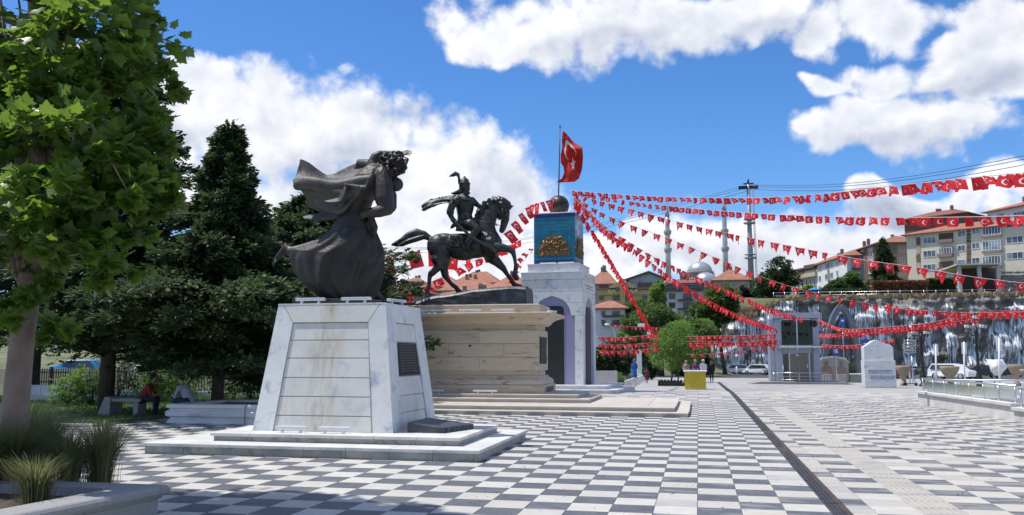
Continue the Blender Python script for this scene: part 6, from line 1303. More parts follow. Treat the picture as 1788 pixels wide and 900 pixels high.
# pointed metal arch
YA = 85.; t = thing('pointed_arch', 'tall dark blue grey pointed metal arch spanning the path in front of the waterfall', 'arch', (P3(1470,650,YA).x,YA,gz(YA)))
def arcpts(pts): return [P3(x, y, YA) for x, y in pts]
MT['archm'] = mat('arch metal', (.10,.12,.15), (.14,.17,.20), 2, .4, metal=.5)
def ribbon(name, outer, inner, dep, m):
    mb = MB(); n = len(outer); A1, A2 = arcpts(outer), arcpts(inner); dv = Vector((0,dep,0)); vs = A1+A2+[p+dv for p in A1]+[p+dv for p in A2]
    fs = []
    for i in range(n-1): fs += [(i,i+1,n+i+1,n+i),(2*n+i,3*n+i,3*n+i+1,2*n+i+1),(i,2*n+i,2*n+i+1,i+1),(n+i,n+i+1,3*n+i+1,3*n+i)]
    fs += [(0,n,3*n,2*n),(n-1,3*n-1,4*n-1,2*n-1)]; mb.add(vs, fs, 0, False); obj(name, mb, m, t, .02)
ribbon('left_leg', [(1435,660),(1437,625),(1440,600),(1445,575),(1452,552),(1460,537),(1466,531)], [(1443,660),(1445,625),(1448,602),(1452,580),(1458,560),(1465,546),(1470,540)], 1.1, 'archm')
ribbon('right_leg', [(1471,531),(1479,537),(1487,549),(1494,566),(1499,588),(1503,612),(1506,660)], [(1470,541),(1475,547),(1481,559),(1487,576),(1491,594),(1495,615),(1498,660)], 1.1, 'archm')
ribbon('inner_arch', [(1452,660),(1453,610),(1456,580),(1462,560),(1470,548),(1478,560),(1485,580),(1488,610),(1489,660)], [(1455,660),(1456,612),(1459,584),(1464,566),(1470,556),(1476,566),(1482,584),(1485,612),(1486,660)], .5, 'black')
# flower bowls
def bowl(x, yb, yt, Y, label, w=11.5):
    p = P3(x, yb, Y); z0 = gz(Y); H_ = P3(x, yt, Y).z-z0; r = w*(Y*.977+3)/F_; t = thing('flower_bowl', label, 'flower bowl', (p.x,Y,z0), 'goblet shaped stone flower bowls')
    obj('bowl', MB().lathe((p.x,Y,z0), [(r*.52,0),(r*.50,H_*.10),(r*.33,H_*.16),(r*.30,H_*.36),(r*.42,H_*.48),(r*.72,H_*.62),(r*.93,H_*.82),(r,H_*.93),(r,H_),(r*.86,H_),(r*.82,H_*.9)], 20), 'bowl', t); obj('soil_fill', MB().lathe((p.x,Y,z0+H_*.88), [(r*.82,0),(r*.5,.06),(.02,.08)], 14), 'soil', t)
MT['bowl'] = mat('tan stone', (.36,.28,.20), (.27,.21,.15), 3, .8, .4, 20)
bowl(1659,663,640,60,'goblet shaped tan stone flower bowl in front of the white car',14); bowl(1578,662,639,64,'goblet shaped tan stone flower bowl right of the marble stele',11); bowl(1775,662,637,66,'goblet shaped tan stone flower bowl near the right picture edge',11); bowl(1800,668,645,56,'tan stone flower bowl cut off by the right picture edge',14)
# white tarpaulin shelter
q = [P3(1722,628,60),P3(1752,627,60),P3(1757,640,60),P3(1750,656,60),P3(1737,658,60)]; tt = thing('tarpaulin', 'crumpled white tarpaulin sheet standing beside the tall lamp post', 'tarpaulin', P3(1740,660,60)); obj('sheet', sheet(MB(), [[P3(1721,628,60.5),P3(1738,627,60),P3(1752,627,60.6)],[P3(1728,642,60.1),P3(1740,640,59.6),P3(1756,641,60.4)],[P3(1737,657,60.2),P3(1742,656,59.8),P3(1749,657,60.3)]], .02, 6, 6, .08, 7), 'white', tt); obj('support_pole', MB().tube([(q[0].x+.6,60.5,gz(60)),(q[0].x+.4,60.5,q[0].z)], .02, 6), 'steel', tt)
# cones of rubble and small bollards along the road
for k, x_ in enumerate((1548,1552,1568,1600,1622,1643,1666,1700,1722,1735,1757,1770)):
    p = G(x_, 655+k%3); t = thing('bollard', ['low dark bollard','short dark bollard'][k%2]+' in the row along the road before the waterfall', 'bollard', (p.x,p.y,p.z), 'low bollards along the road'); t['label'] = 'small dark bollard in the row along the road before the waterfall'; obj('post', MB().lathe(p, [(.12,0),(.10,.3),(.12,.34),(.02,.45)], 10), 'black', t)
# scooter
p = P3(1590,664,63); t = thing('scooter', 'blue kick scooter parked beside the flower bowl right of the stele', 'scooter', (p.x,63,gz(63))); z0 = gz(63); obj('deck', MB().box(p.x-.35,p.x+.25,62.95,63.1,z0+.12,z0+.17), 'black', t, .01); obj('steering_column', MB().tube([(p.x+.3,63,z0+.1),(p.x+.15,63,z0+1.1)], .025, 8).tube([(p.x+.15,62.8,z0+1.1),(p.x+.15,63.25,z0+1.1)], .02, 6), 'p_blue', t)
for s in (-.4,.33): obj('wheel', MB().tube([(p.x+s,62.99,z0+.11),(p.x+s,63.06,z0+.11)], .11, 14), 'black', t)
# cars
def pcar(x, y, Y, yaw, pm_, lab, van=False, s=1.): p = P3(x, y, Y); car(lab, 'car', (p.x, Y, gz(Y)), yaw, pm_, s, van)
pcar(1284,650,150,pi,'p_silver','silver estate car parked at the foot of the left waterfall',True); pcar(1322,650,142,pi-.5,'p_white','white car left of the lift kiosk',True); pcar(1356,650,138,pi-.6,'p_white','white car half hidden behind the lift kiosk'); pcar(1662,658,97,-.75,'p_white','white car with dark bumper behind the flower bowl',True,1.); pcar(1560,656,98,pi+.6,'p_red','dark red car behind the marble stele'); pcar(1716,655,110,0.1,'p_dark','dark blue saloon car left of the tarpaulin'); pcar(1757,650,125,pi,'p_dark','dark car behind the tarpaulin'); pcar(1492,652,130,.1,'p_navy','dark blue car behind the planter box')
# ---------------------------------------------------------------- cliff and waterfalls
YC = 165.
_tx = [(-4,-1.3),(1,-1.0),(3.2,1.2),(6,5.2),(8.6,8.8),(11,10.3),(14.5,11.3),(17,11.9),(30,12.1),(45,12.2),(100,12.4)]
def ctop(x):
    for (a, b), (c, d) in zip(_tx[:-1], _tx[1:]):
        if x <= c: return b+(d-b)*max(0, (x-a))/(c-a)
    return 12.4
def cdisp(x, z):
    p = Vector((x*.42, z*.30, 1.7)); v = mn.voronoi(p, distance_metric='DISTANCE')[0]; e = (v[1]-v[0])
    return 1.5*(1-min(1, e*2.2))*-.6+1.6*mn.noise(Vector((x*.22, z*.28, 5)))+.5*abs(sin(z*1.9+1.5*mn.noise(Vector((x*.3,z*.3,2)))))+.55*mn.noise(Vector((x*.9, z*.6, 9)))+.22*mn.noise(Vector((x*2.6, z*2.1, 3)))+.035*z+.4*sin(x*.21)
zc0 = -1.6; NX, NZ = 420, 44; V = []
for j in range(NZ+1):
    for i in range(NX+1):
        x = -4+i*92/NX; zt_ = ctop(x)+.3*mn.noise(Vector((x*.8,0,0))); z = zc0+(zt_-zc0)*j/NZ; V.append((x+.3*mn.noise(Vector((x,z*.7,7))), YC+cdisp(x, z), z))
F = [(j*(NX+1)+i, j*(NX+1)+i+1, (j+1)*(NX+1)+i+1, (j+1)*(NX+1)+i) for j in range(NZ) for i in range(NX)]
m = mat('wet cliff rock', (.10,.09,.08), (.34,.31,.275), .55, .6, 1., 2.2, 8, c3=(.15,.12,.07), s3=.35, f3=(.54,.66)); t = m.node_tree; b = t.nodes['Principled BSDF']; old = b.inputs['Base Color'].links[0].from_socket
g = nd(t, 'ShaderNodeNewGeometry').outputs['Position']; mp = nd(t, 'ShaderNodeMapping'); mp.inputs['Scale'].default_value = (2.2,.5,.22); t.links.new(g, mp.inputs[0]); f = ramp(t, noise(t, mp.outputs[0], 1.2, 9, .72, .7), .55, .64)
mp2 = nd(t, 'ShaderNodeMapping'); mp2.inputs['Scale'].default_value = (.12,.1,.05); t.links.new(g, mp2.inputs[0]); f = M_(t, 'MULTIPLY', f, ramp(t, noise(t, mp2.outputs[0], 1., 2), .40, .58)); t.links.new(mixc(t, M_(t, 'MULTIPLY', f, .75), old, (.55,.60,.66)), b.inputs['Base Color'])
for n_ in t.nodes:
    if n_.type == 'BUMP': n_.inputs['Distance'].default_value = .35
MT['cliff'] = m
o = npobj('cliff', np.array(V, float), np.array(F), ['cliff']); o['kind'] = 'structure'
def watermat():
    m = bpy.data.materials.new('falling white water'); m.use_nodes = True; t = m.node_tree; b = t.nodes['Principled BSDF']; b.inputs['Base Color'].default_value = (.82,.86,.90,1); b.inputs['Roughness'].default_value = .5
    g = nd(t, 'ShaderNodeNewGeometry').outputs['Position']; mp = nd(t, 'ShaderNodeMapping'); mp.inputs['Scale'].default_value = (4.2,.5,.30); t.links.new(g, mp.inputs[0]); uv = nd(t, 'ShaderNodeUVMap').outputs[0]; sx = nd(t, 'ShaderNodeSeparateXYZ'); t.links.new(uv, sx.inputs[0])
    edge = M_(t, 'SUBTRACT', 1., M_(t, 'POWER', M_(t, 'ABSOLUTE', M_(t, 'SUBTRACT', M_(t, 'MULTIPLY', sx.outputs[0], 2.), 1.)), 2.5)); n = noise(t, mp.outputs[0], 1.1, 9, .62, .9); mp3 = nd(t, 'ShaderNodeMapping'); mp3.inputs['Scale'].default_value = (1.1,.5,.42); t.links.new(g, mp3.inputs[0]); n3 = noise(t, mp3.outputs[0], 1., 3)
    n = M_(t, 'SUBTRACT', n, M_(t, 'MULTIPLY', ramp(t, sx.outputs[1], .12, 0.), .16)); f = ramp(t, M_(t, 'ADD', M_(t, 'ADD', n, M_(t, 'MULTIPLY', edge, .06)), M_(t, 'MULTIPLY', M_(t, 'SUBTRACT', n3, .5), .55)), .49, .62); t.links.new(f, b.inputs['Alpha']); return m
MT['water'] = watermat()
def fall(label, cols, seed):
    """cols: list of (x, y, halfwidth px) from lip to foot"""
    pts = [P3(x, y, YC-.8) for x, y, w in cols]; ws = [w*YC/F_ for x, y, w in cols]; ws = [w*1.25 for w in ws]; t = thing('waterfall', label, 'waterfall', (pts[-1].x, YC, pts[-1].z), 'waterfalls on the rock wall')
    K, Wn = 26, 10; V, uvs = [], []; P_ = []
    for j in range(K+1):
        f = j/K*(len(pts)-1); i = min(int(f), len(pts)-2); q = f-i; c = pts[i].lerp(pts[i+1], q); w = ws[i]+(ws[i+1]-ws[i])*q
        for k in range(Wn+1):
            s = k/Wn*2-1; x = c.x+s*w+.12*sin(c.z*1.3+seed+s); z = c.z; V.append((x, YC+cdisp(x, z)-.30-.12*cos(s*1.5), z)); uvs.append((k/Wn, j/K))
    F = [(j*(Wn+1)+k, j*(Wn+1)+k+1, (j+1)*(Wn+1)+k+1, (j+1)*(Wn+1)+k) for j in range(K) for k in range(Wn)]; o = npobj('falling_water', np.array(V), np.array(F), ['water'], t); me = o.data; ul = me.uv_layers.new(name='UVMap'); li = np.empty(len(me.loops), np.int32); me.loops.foreach_get('vertex_index', li); ul.data.foreach_set('uv', np.array(uvs)[li].astype(np.float32).ravel())
    me.polygons.foreach_set('use_smooth', [True]*len(me.polygons)); c = pts[-1]; mb = MB(); random.seed(seed)
    for _ in range(12): mb.ball((c.x+random.uniform(-1,1)*ws[-1]*1.1, YC-1.6+random.uniform(-.5,.3), zc0+random.uniform(.2,.7)), random.uniform(.12,.35), 6, rz=random.uniform(.1,.2))
    obj('foam', mb, 'white', t, kind='stuff')
for i, (lab, cols) in enumerate((('broadest fan of white water sliding down the sloping left end of the rock wall',[(1318,547,18),(1298,572,30),(1284,600,34),(1276,642,34)]),('inner bright stream within the sloping left cascade',[(1322,545,12),(1306,575,16),(1292,605,18),(1290,642,18)]),('thin cascade on the far left edge of the sloping rocks',[(1270,585,10),(1262,605,14),(1252,640,12)]),
    ('narrow waterfall just left of the lift kiosk roof',[(1340,535,8),(1336,570,9),(1330,640,9)]),('waterfall pouring behind the lift kiosk',[(1376,524,13),(1378,560,14),(1380,640,12)]),('slim fall between the kiosk and the pointed arch',[(1424,530,9),(1426,570,8),(1428,640,8)]),
    ('wide white curtain of water right of the pointed arch',[(1520,532,30),(1522,560,30),(1524,590,24),(1526,640,18)]),('thin fall above the white direction signs',[(1593,526,7),(1592,560,7),(1588,640,9)]),('double strand of water left of the lamp posts',[(1622,535,7),(1628,580,6),(1620,640,8)]),
    ('thin broken cascade between the two tall lamp posts',[(1660,530,8),(1656,560,7),(1664,600,7),(1660,640,8)]),('narrow fall just right of the tallest lamp post',[(1697,530,6),(1702,570,7),(1700,640,8)]),('heavy bluish white waterfall near the right picture edge',[(1750,545,16),(1745,570,14),(1752,600,18),(1750,645,24)]),('rightmost bright waterfall cut by the picture edge',[(1790,522,14),(1775,560,16),(1782,600,18),(1780,645,20)]))): fall(lab, cols, i)
# ochre rubble wall along the lip, boulders at the foot, dark iron railing
lip = thing('rubble_wall', 'low wall of ochre rubble stones along the top edge of the rock wall', 'wall', (16,YC,12)); mb = MB(); random.seed(14); sid = []
def stone(mb, c, r, m=0):
    c = Vector(c); vs = [c+Vector((sx_*r*random.uniform(.7,1.2), sy_*r*random.uniform(.6,1), sz_*r*random.uniform(.5,.8))) for sz_ in (-1,1) for sx_, sy_ in ((-1,-1),(1,-1),(1,1),(-1,1))]; mb.add(vs, [(0,3,2,1),(4,5,6,7),(0,1,5,4),(1,2,6,5),(2,3,7,6),(3,0,4,7)], m)
x = 7.5
while x < 78:
    for k in range(2): stone(mb, (x+random.uniform(-.1,.1), YC+cdisp(x,12)+.1+.25*random.random(), ctop(x)+.12+.38*k), random.uniform(.26,.42))
    x += random.uniform(.42,.7)
for _ in range(50): stone(mb, (random.uniform(8,10.5), YC-.6+random.random(), random.uniform(8.5,10.6)), random.uniform(.3,.5))
obj('rubble_stones', mb, 'orock', lip, kind='stuff')
mb = MB()
for _ in range(420): x = random.uniform(0,80); stone(mb, (x, YC-2.2-random.random()*2.2, zc0+random.uniform(.1,.9)), random.uniform(.2,.75))
MT['dkstone'] = mat('dark wet boulders', (.07,.065,.06), (.16,.15,.13), 1.5, .8, .8, 4, rnd=.25); obj('boulders', mb, 'dkstone', None, kind='stuff')
pwl = thing('basin_wall', 'low brown stone basin wall at the foot of the waterfalls', 'wall', (30,161,zc0))
for k in range(40): obj('wall_stone', MB().box(-1+k*2, -1+k*2+1.96, 160.2, 160.6, zc0, zc0+.75), 'dkstone', pwl, .04)
# ---------------------------------------------------------------- buildings
def plane_pt(A, B, x, y):
    d = (B-A); n = Vector((d.y, -d.x, 0)).normalized(); r_ = ray(x, y); E_ = Vector((0,0,EYE)); t = n.dot(Vector((A.x,A.y,0))-Vector((0,0,0)))/n.dot(r_); return E_+r_*t
def pA(x, Y): p = S(x, 600, Y); return Vector((p.x, Y, 0))
def fwin(par, A, B, x0, x1, y0, y1, frame='whitemetal', glass='glass', mull=2, name='window', off=.04):
    xm, ym = (x0+x1)/2, (y0+y1)/2; a = plane_pt(A,B,x0,ym); b = plane_pt(A,B,x1,ym); zt = plane_pt(A,B,xm,y0).z; zb_ = plane_pt(A,B,xm,y1).z; d = (b-a); d.z = 0; L_ = d.length; u = d/L_; n = Vector((u.y,-u.x,0)); fw = min(.09, L_*.07)
    def bx(mb, s0, s1, z0, z1, o0, o1): q = [a+u*s0+n*o0, a+u*s1+n*o0, a+u*s1+n*o1, a+u*s0+n*o1]; mb.hexa([Vector((p.x,p.y,z0)) for p in q], [Vector((p.x,p.y,z1)) for p in q])
    mb = MB(); bx(mb,0,fw,zb_,zt,-.1,off+.05); bx(mb,L_-fw,L_,zb_,zt,-.1,off+.05); bx(mb,fw,L_-fw,zb_,zb_+fw,-.1,off+.05); bx(mb,fw,L_-fw,zt-fw,zt,-.1,off+.05)
    for k in range(1, mull): bx(mb, L_*k/mull-fw*.4, L_*k/mull+fw*.4, zb_+fw, zt-fw, -.1, off+.04)
    w = obj(name, mb, frame, par); mb = MB(); bx(mb, fw, L_-fw, zb_+fw, zt-fw, -.1, off); obj('pane', mb, glass, w); return w
def fbox(par, A, B, x0, x1, y0, y1, o0, o1, m, name):
    xm, ym = (x0+x1)/2, (y0+y1)/2; a = plane_pt(A,B,x0,ym); b = plane_pt(A,B,x1,ym); zt = plane_pt(A,B,xm,y0).z; zb_ = plane_pt(A,B,xm,y1).z; u = (b-a); u.z = 0; u.normalize(); n = Vector((u.y,-u.x,0)); q = [a+n*o1, b+n*o1, b+n*o0, a+n*o0]
    return obj(name, MB().hexa([Vector((p.x,p.y,zb_)) for p in q], [Vector((p.x,p.y,zt)) for p in q]), m, par)
def house(label, A, B, ye, dep, z0, wm, rm='roof', rh=2.2, over=.6, cat='building', group=None, nm='apartment_building', gable=False, chim=2, right=None, ridge=.5):
    zt = plane_pt(A,B,(0)*0+_px(A),ye).z; u = (B-A).normalized(); n = Vector((u.y,-u.x,0)); C_ = B-n*dep; D_ = A-n*dep; t = thing(nm, label, cat, (A.x,A.y,z0), group)
    up = lambda p, z: Vector((p.x,p.y,z)); obj('walls', MB().hexa([up(p,z0) for p in (A,B,C_,D_)], [up(p,zt) for p in (A,B,C_,D_)]), wm, t)
    if rm:
        o_ = [A+(n-u)*over, B+(n+u)*over, C_+(u-n)*over, D_-(n+u)*over]; mb = MB(); L_ = (B-A).length; hip = min(dep/2, L_/2)*(.02 if gable else .85)
        r0 = (A+D_)/2+u*hip; r1 = (B+C_)/2-u*hip; vs = [up(p,zt+.002) for p in o_]+[up(p,zt+.2) for p in o_]+[up(r0,zt+rh),up(r1,zt+rh)]
        mb.add(vs, [(0,3,2,1),(0,1,5,4),(1,2,6,5),(2,3,7,6),(3,0,4,7),(4,5,9,8),(6,7,8,9),(5,6,9),(7,4,8)], 0); rf = obj('roof', mb, rm, t); random.seed(int(A.x*7)%97)
        for k in range(chim): q = r0.lerp(r1, random.random())+n*random.uniform(-1.5,1.5); obj('chimney', MB().box(q.x-.35,q.x+.35,q.y-.35,q.y+.35,zt+rh*.5,zt+rh+random.uniform(.5,1.1)).box(q.x-.42,q.x+.42,q.y-.42,q.y+.42,zt+rh+.3,zt+rh+.4), 'taupe', rf)
    return t, A, B, zt
def _px(P):
    v = Vector((P.x,P.y,0))-Vector((0,0,EYE)); v = Vector((P.x,P.y,0-EYE)); w = v.dot(_F); return CX+F_*v.dot(_R)/w
# right: big cream block
A, B = pA(1592,200), pA(1815,186); t, *_ = house('large cream apartment block with brown panels and enclosed white balconies at the far right', A, B, 411, 16, 12, 'cream', 'roof', 2.6, .9, chim=4)
sk = lambda x: -(x-1592)*.190     # storey lines rise to the right in the picture
for r in range(3):
    dy = r*23.2
    for x0, x1, hh, mu, m_ in ((1612,1634,12,3,'whitemetal'),(1672,1686,11,2,'whitemetal'),(1697,1711,11,2,'whitemetal'),(1757,1787,12,3,'whitemetal')): k = sk((x0+x1)/2); s_ = 1-(.02*(x0-1592)/200)*r; fwin(t, A, B, x0, x1, 419.5+(dy)+k*(1-.13*r), 419.5+dy+k*(1-.13*r)+hh, m_, 'glass', mu)
    k = sk(1732)*(1-.13*r); fwin(t, A, B, 1717, 1749, 420.5+dy+k, 420.5+dy+k+17, 'white', 'glass', 6, 'enclosed_balcony', .5); fbox(t, A, B, 1716, 1750, 437.7+dy+k, 441.5+dy+k, 0, .55, 'taupe', 'balcony_parapet')
    k = sk(1651)*(1-.13*r); fbox(t, A, B, 1639, 1665, 418.5+dy+k, 429+dy+k, 0, .02, 'dkb' if r == 0 else 'brown', 'balcony_recess'); fbox(t, A, B, 1639, 1665, 430+dy+k, 436+dy+k, 0, .9, 'taupe', 'balcony_parapet')
fwin(t, A, B, 1641, 1664, 433, 446, 'white', 'glass', 5, 'enclosed_balcony', .6)
for k in range(11): fbox(t, A, B, 1688, 1695, 402+k*5.6, 406.6+k*5.6, 0, .12, 'dkb' if k%2 else 'brown', 'brown_panel')
for k, m_ in enumerate(('brown','beige','brown','beige')): fbox(t, A, B, 1600, 1607, 415+k*15, 428+k*15, 0, .10, m_, 'brown_panel')
d_ = plane_pt(A,B,1651,412); obj('satellite_dish', MB().lathe((0,0,0), [(.9,.25),(.6,.1),(.1,0)], 14), 'whitemetal', t).matrix_local = Matrix.Translation(Vector((d_.x,d_.y-1.2,d_.z))-Vector(t.location)) @ Euler((radians(70),0,.4)).to_matrix().to_4x4()
A2_, B2_ = pA(1738,222), pA(1830,210); t, *_ = house('white block with a tiled roof peeping over the cream apartment block at the top right', A2_, B2_, 369, 12, 18, 'wh', 'roof', 2.2, 1., chim=1)
for x0, x1 in ((1742,1754),(1770,1790)): fwin(t, A2_, B2_, x0, x1, 373-(x0-1740)*.1, 386-(x0-1740)*.1, 'whitemetal', 'glass', 3)
A2_, B2_ = pA(1590,250), pA(1700,240); house('brown building with cluttered roof behind the cream apartment block', A2_, B2_, 384, 12, 18, 'brown', 'roofdk', 2.4, 1., chim=6)
# brown-grey corner block
A, B = pA(1473,232), pA(1545,206); t, *_ = house('grey and brown apartment block with a hipped red roof left of the large cream block', A, B, 446, 11, 12, 'grey', 'roof', 2.4, .9, chim=3)
for r in range(3):
    for x0, x1 in ((1501,1509),(1516,1524)): y_ = 440+r*20.5-(x0-1500)*.28*(1-.15*r); fwin(t, A, B, x0, x1, y_, y_+14, 'whitemetal', 'glass', 2)
    fwin(t, A, B, 1484, 1494, 446+r*21, 455+r*21, 'whitemetal', 'glass', 3)
fbox(t, A, B, 1510, 1515.5, 435, 497, 0, .1, 'brown', 'brown_panel'); fbox(t, A, B, 1526, 1538, 428, 495, 0, .1, 'brown', 'brown_panel')
u_ = (B-A).normalized(); A3, B3 = B.copy(), B-Vector((u_.y,-u_.x,0))*11; t2 = t; fbox(t, A3, B3, _px(A3)+.5, _px(B3)-.5, 424, 500, 0, .06, 'pink', 'side_tone_sheet')
for r in range(3): fwin(t2, A3, B3, 1571, 1580, 430+r*20, 441+r*20, 'whitemetal', 'glass', 2); fbox(t2, A3, B3, 1547, 1566, 427+r*20, 444+r*20, .061, .1, 'taupe' if r < 2 else 'brown', 'brown_panel')
# white block
A, B = pA(1425,240), pA(1485,216); t, *_ = house('bright white apartment block with brown stripes between the dark balcony block and the corner block', A, B, 464, 6, 10, 'wh', 'roof', 2.0, .8, chim=3)
for r in range(3):
    for x0, x1 in ((1430,1434),(1441,1446),(1450,1455),(1461,1464)): y_ = 464+r*18-(x0-1430)*.30; fwin(t, A, B, x0, x1, y_, y_+10, 'whitemetal', 'glassd', 2)
fbox(t, A, B, 1445.5, 1449, 460, 512, 0, .08, 'taupe', 'brown_panel')
u_ = (B-A).normalized(); A3, B3 = B.copy(), B-Vector((u_.y,-u_.x,0))*6; t2 = t; fbox(t, A3, B3, _px(A3)+.5, _px(B3)-.5, 446, 512, 0, .06, 'lgrey', 'side_tone_sheet')  # grey sheet over the white wall puts this side's shade into the colour
for r in range(3): fbox(t2, A3, B3, 1487, 1500, 450+r*18, 454+r*18, 0, .7, 'brown', 'balcony_parapet')
# dark balcony block
A, B = pA(1381,250), pA(1428,238); t, *_ = house('low apartment block with long dark glazed balconies left of the white block', A, B, 475, 12, 10, 'beige', 'dkb', 1.0, .6, chim=3)
fbox(t, A, B, 1381, 1404, 470, 480, 0, .3, 'dkb', 'glazed_storey'); fbox(t, A, B, 1405, 1428, 462, 472, 0, .3, 'dkb', 'glazed_storey'); fbox(t, A, B, 1381, 1428, 479, 486, 0, .8, 'beige', 'balcony_parapet')
for k in range(6): fwin(t, A, B, 1386+k*7, 1390+k*7, 489-k*.8, 504-k*.8, 'whitemetal', 'glassd', 1)
# stilted terrace house, stone wall, brown hedge bank, railing on the plateau
A, B = pA(1668,182), pA(1746,178); t, *_ = house('small grey terrace house on white stilts below the cream apartment block', A, B, 476, 7, 18.2, 'lgrey', 'signgrey', .6, .3, chim=0, nm='terrace_house')
fwin(t, A, B, 1704, 1728, 479, 486, 'whitemetal', 'glass', 2); fwin(t, A, B, 1731, 1741, 478, 486, 'whitemetal', 'glass', 2); fbox(t, A, B, 1672, 1695, 477, 485, 0, .1, 'p_red', 'red_awning')
for x_ in (1678,1713,1746): a_ = P3(x_, 512, 170); b_ = P3(x_, 490, 170); obj('stilt', MB().box(a_.x-.3,a_.x+.3,170,170.6,ctop(a_.x)-1.2,18.1), 'conc', t)
bp = P3(1710,500,176); obj('undercroft', MB().box(P3(1680,500,176).x,P3(1744,500,176).x,176,176.2,12,18.1), 'dkb', t); obj('terrace_slab', MB().box(P3(1672,500,169).x,P3(1750,500,169).x,169,183,18.101,18.35), 'conc', t)
a_, b_ = P3(1746,500,172), P3(1850,500,172); t = thing('retaining_wall', 'grey rubble retaining wall on top of the cliff at the right edge', 'wall', (a_.x,172,12)); obj('wall_face', MB().box(a_.x,b_.x,172,173,11.5,P3(1760,481,172).z), 'stonewall', t); mb = MB(); random.seed(31)
for j in range(9):
    x = a_.x+random.random()*.4
    while x < b_.x-.6: w_ = random.uniform(.4,.75); stone(mb, (x+w_/2,172.0,12.2+j*.58), w_*.42); x += w_
obj('facing_stones', mb, 'stonewall', t, kind='stuff')
def hedgebank(label, x0, x1, y0, Y, n, lm, seed, zb_=12.): a_, b_ = P3(x0,500,Y), P3(x1,500,Y); H_ = P3((x0+x1)/2,y0,Y).z-zb_; t = thing('hedge_bank', label, 'hedge', (a_.x,Y,zb_)); r = np.random.default_rng(seed); q = r.random((n,3)); P_ = np.c_[a_.x+(b_.x-a_.x)*q[:,0], Y+2*q[:,1], zb_+H_*(1-(1-q[:,2])**2)]; D_ = np.c_[r.normal(0,.6,n),r.normal(-.3,.5,n),r.random(n)+.2]; V, F = scatter(P_, D_, .42, LEAF, seed=seed); npobj('foliage', V, F, [lm], t); obj('bank', MB().box(a_.x+.3,b_.x-.3,Y+.5,Y+2,zb_,zb_+H_*.8), 'soil', t)
MT['rusty'] = leafmat('rusty brown foliage', (.14,.06,.03), (.22,.10,.045), .2); hedgebank('rusty brown hedge bank on the plateau below the corner block', 1523, 1622, 492, 171, 5200, 'rusty', 91, 13.2); hedgebank('dark green shrubs along the cliff top left of the stilted house', 1622, 1672, 488, 172, 3600, 'leafC', 92); hedgebank('green shrubs along the plateau above the kiosk', 1395, 1525, 506, 176, 5200, 'leafC', 93)
t = thing('cliff_railing', 'thin grey railing along the top of the rock wall', 'railing', (17,YC+1.5,12.4))
for z_ in (12.9,13.4): obj('rail', MB().tube([(14,YC+1.5,z_),(75,YC+1.5,z_)], .04, 6), 'steel', t)
for k in range(31): obj('post', MB().tube([(14+k*2,YC+1.5,12),(14+k*2,YC+1.5,13.5)], .05, 6), 'steel', t)
# plateau trees
conifer('fir_tree', 'dark spreading fir tree in front of the corner block on the plateau', (P3(1545,500,178).x,178,13), P3(1545,418,178).z-13, 3.6, 9000, 101, 'con', None, .55, .16, 0, .2, lambda f: (1-f)**.85, .3, 110)
tp('dark full tree on the plateau left of the dark balcony block', 1352,540,185,[(1360,470,20,18,0),(1350,495,30,20,0),(1375,490,20,18,0),(1335,505,20,14,0)],9000,'leafC',102,.55,.25,'plateau_tree','trees on the plateau above the waterfalls'); tp('rounded green tree in front of the white apartment block', 1460,540,180,[(1460,500,12,12,0),(1450,510,12,10,0)],3500,'leafA',103,.5,.2,'plateau_tree','trees on the plateau above the waterfalls'); tp('taller green tree between the white and the corner block', 1488,540,182,[(1488,492,14,16,0),(1500,505,14,12,0),(1478,505,12,10,0)],4600,'leafA',104,.5,.2,'plateau_tree','trees on the plateau above the waterfalls'); tp('small purple leaved tree left of the mast foot', 1305,540,188,[(1302,510,10,10,0),(1312,514,9,8,0)],2200,'purple',105,.5,.2,'plateau_tree','trees on the plateau above the waterfalls'); tp('bright shrub tree before the dark balcony block', 1412,540,180,[(1412,508,9,8,0)],1400,'leafB',106,.45,.15,'plateau_tree','trees on the plateau above the waterfalls')
p = P3(1398,505,172); person('person in black standing on the plateau edge above the lift kiosk', (p.x,172,12.3), standing(.05,'fore',1,2), ['skin','c_black','c_black','c_black'], (HAIR,'c_hair'), scale=1.25); p = P3(1422,505,171); t = thing('parasol', 'small bright blue parasol on the plateau right of the standing person', 'parasol', (p.x,171,12.3)); obj('canopy', MB().lathe((p.x,171,14.1), [(1.3,0),(.7,.3),(.05,.5)], 8, smooth=False), 'p_blue', t); obj('pole', MB().tube([(p.x,171,12.2),(p.x,171,14.5)], .03, 6), 'steel', t)
# centre buildings
A, B = pA(1046,150), pA(1141,150); t, *_ = house('ochre yellow apartment block with a round arched gable and dark top loggias', A, B, 506, 12, 0, 'yel', 'taupe', .5, .3, chim=2)
mb = MB(); c0 = plane_pt(A,B,1087,507); R_ = (plane_pt(A,B,1114,500)-plane_pt(A,B,1060,500)).length/2; mb.slab([(c0.x+R_*cos(q),149.7,c0.z-.6+R_*.78*sin(q)) for q in [pi*k/20 for k in range(21)]], (0,9,0)); obj('arched_gable', mb, 'yel', t); fbox(t, A, B, 1083, 1092, 488, 545, .31, .75, 'ochre', 'ochre_pilaster')
fbox(t, A, B, 1046, 1062, 497, 506, -2, .2, 'dkb', 'loggia'); fbox(t, A, B, 1113, 1138, 494, 506, -2, .2, 'dkb', 'loggia'); fbox(t, A, B, 1046, 1141, 512, 515, 0, .32, 'ochre', 'string_course')
fwin(t,A,B,1075,1082,502,509,'dkb','glassd',2,off=.4); fwin(t,A,B,1093,1099,502,509,'dkb','glassd',2,off=.4)
for x_ in (1068.5,1106): c = plane_pt(A,B,x_,505); obj('round_vent', MB().tube([(c.x,149.66,c.z),(c.x,149.62,c.z)], .22, 14), 'black', t)
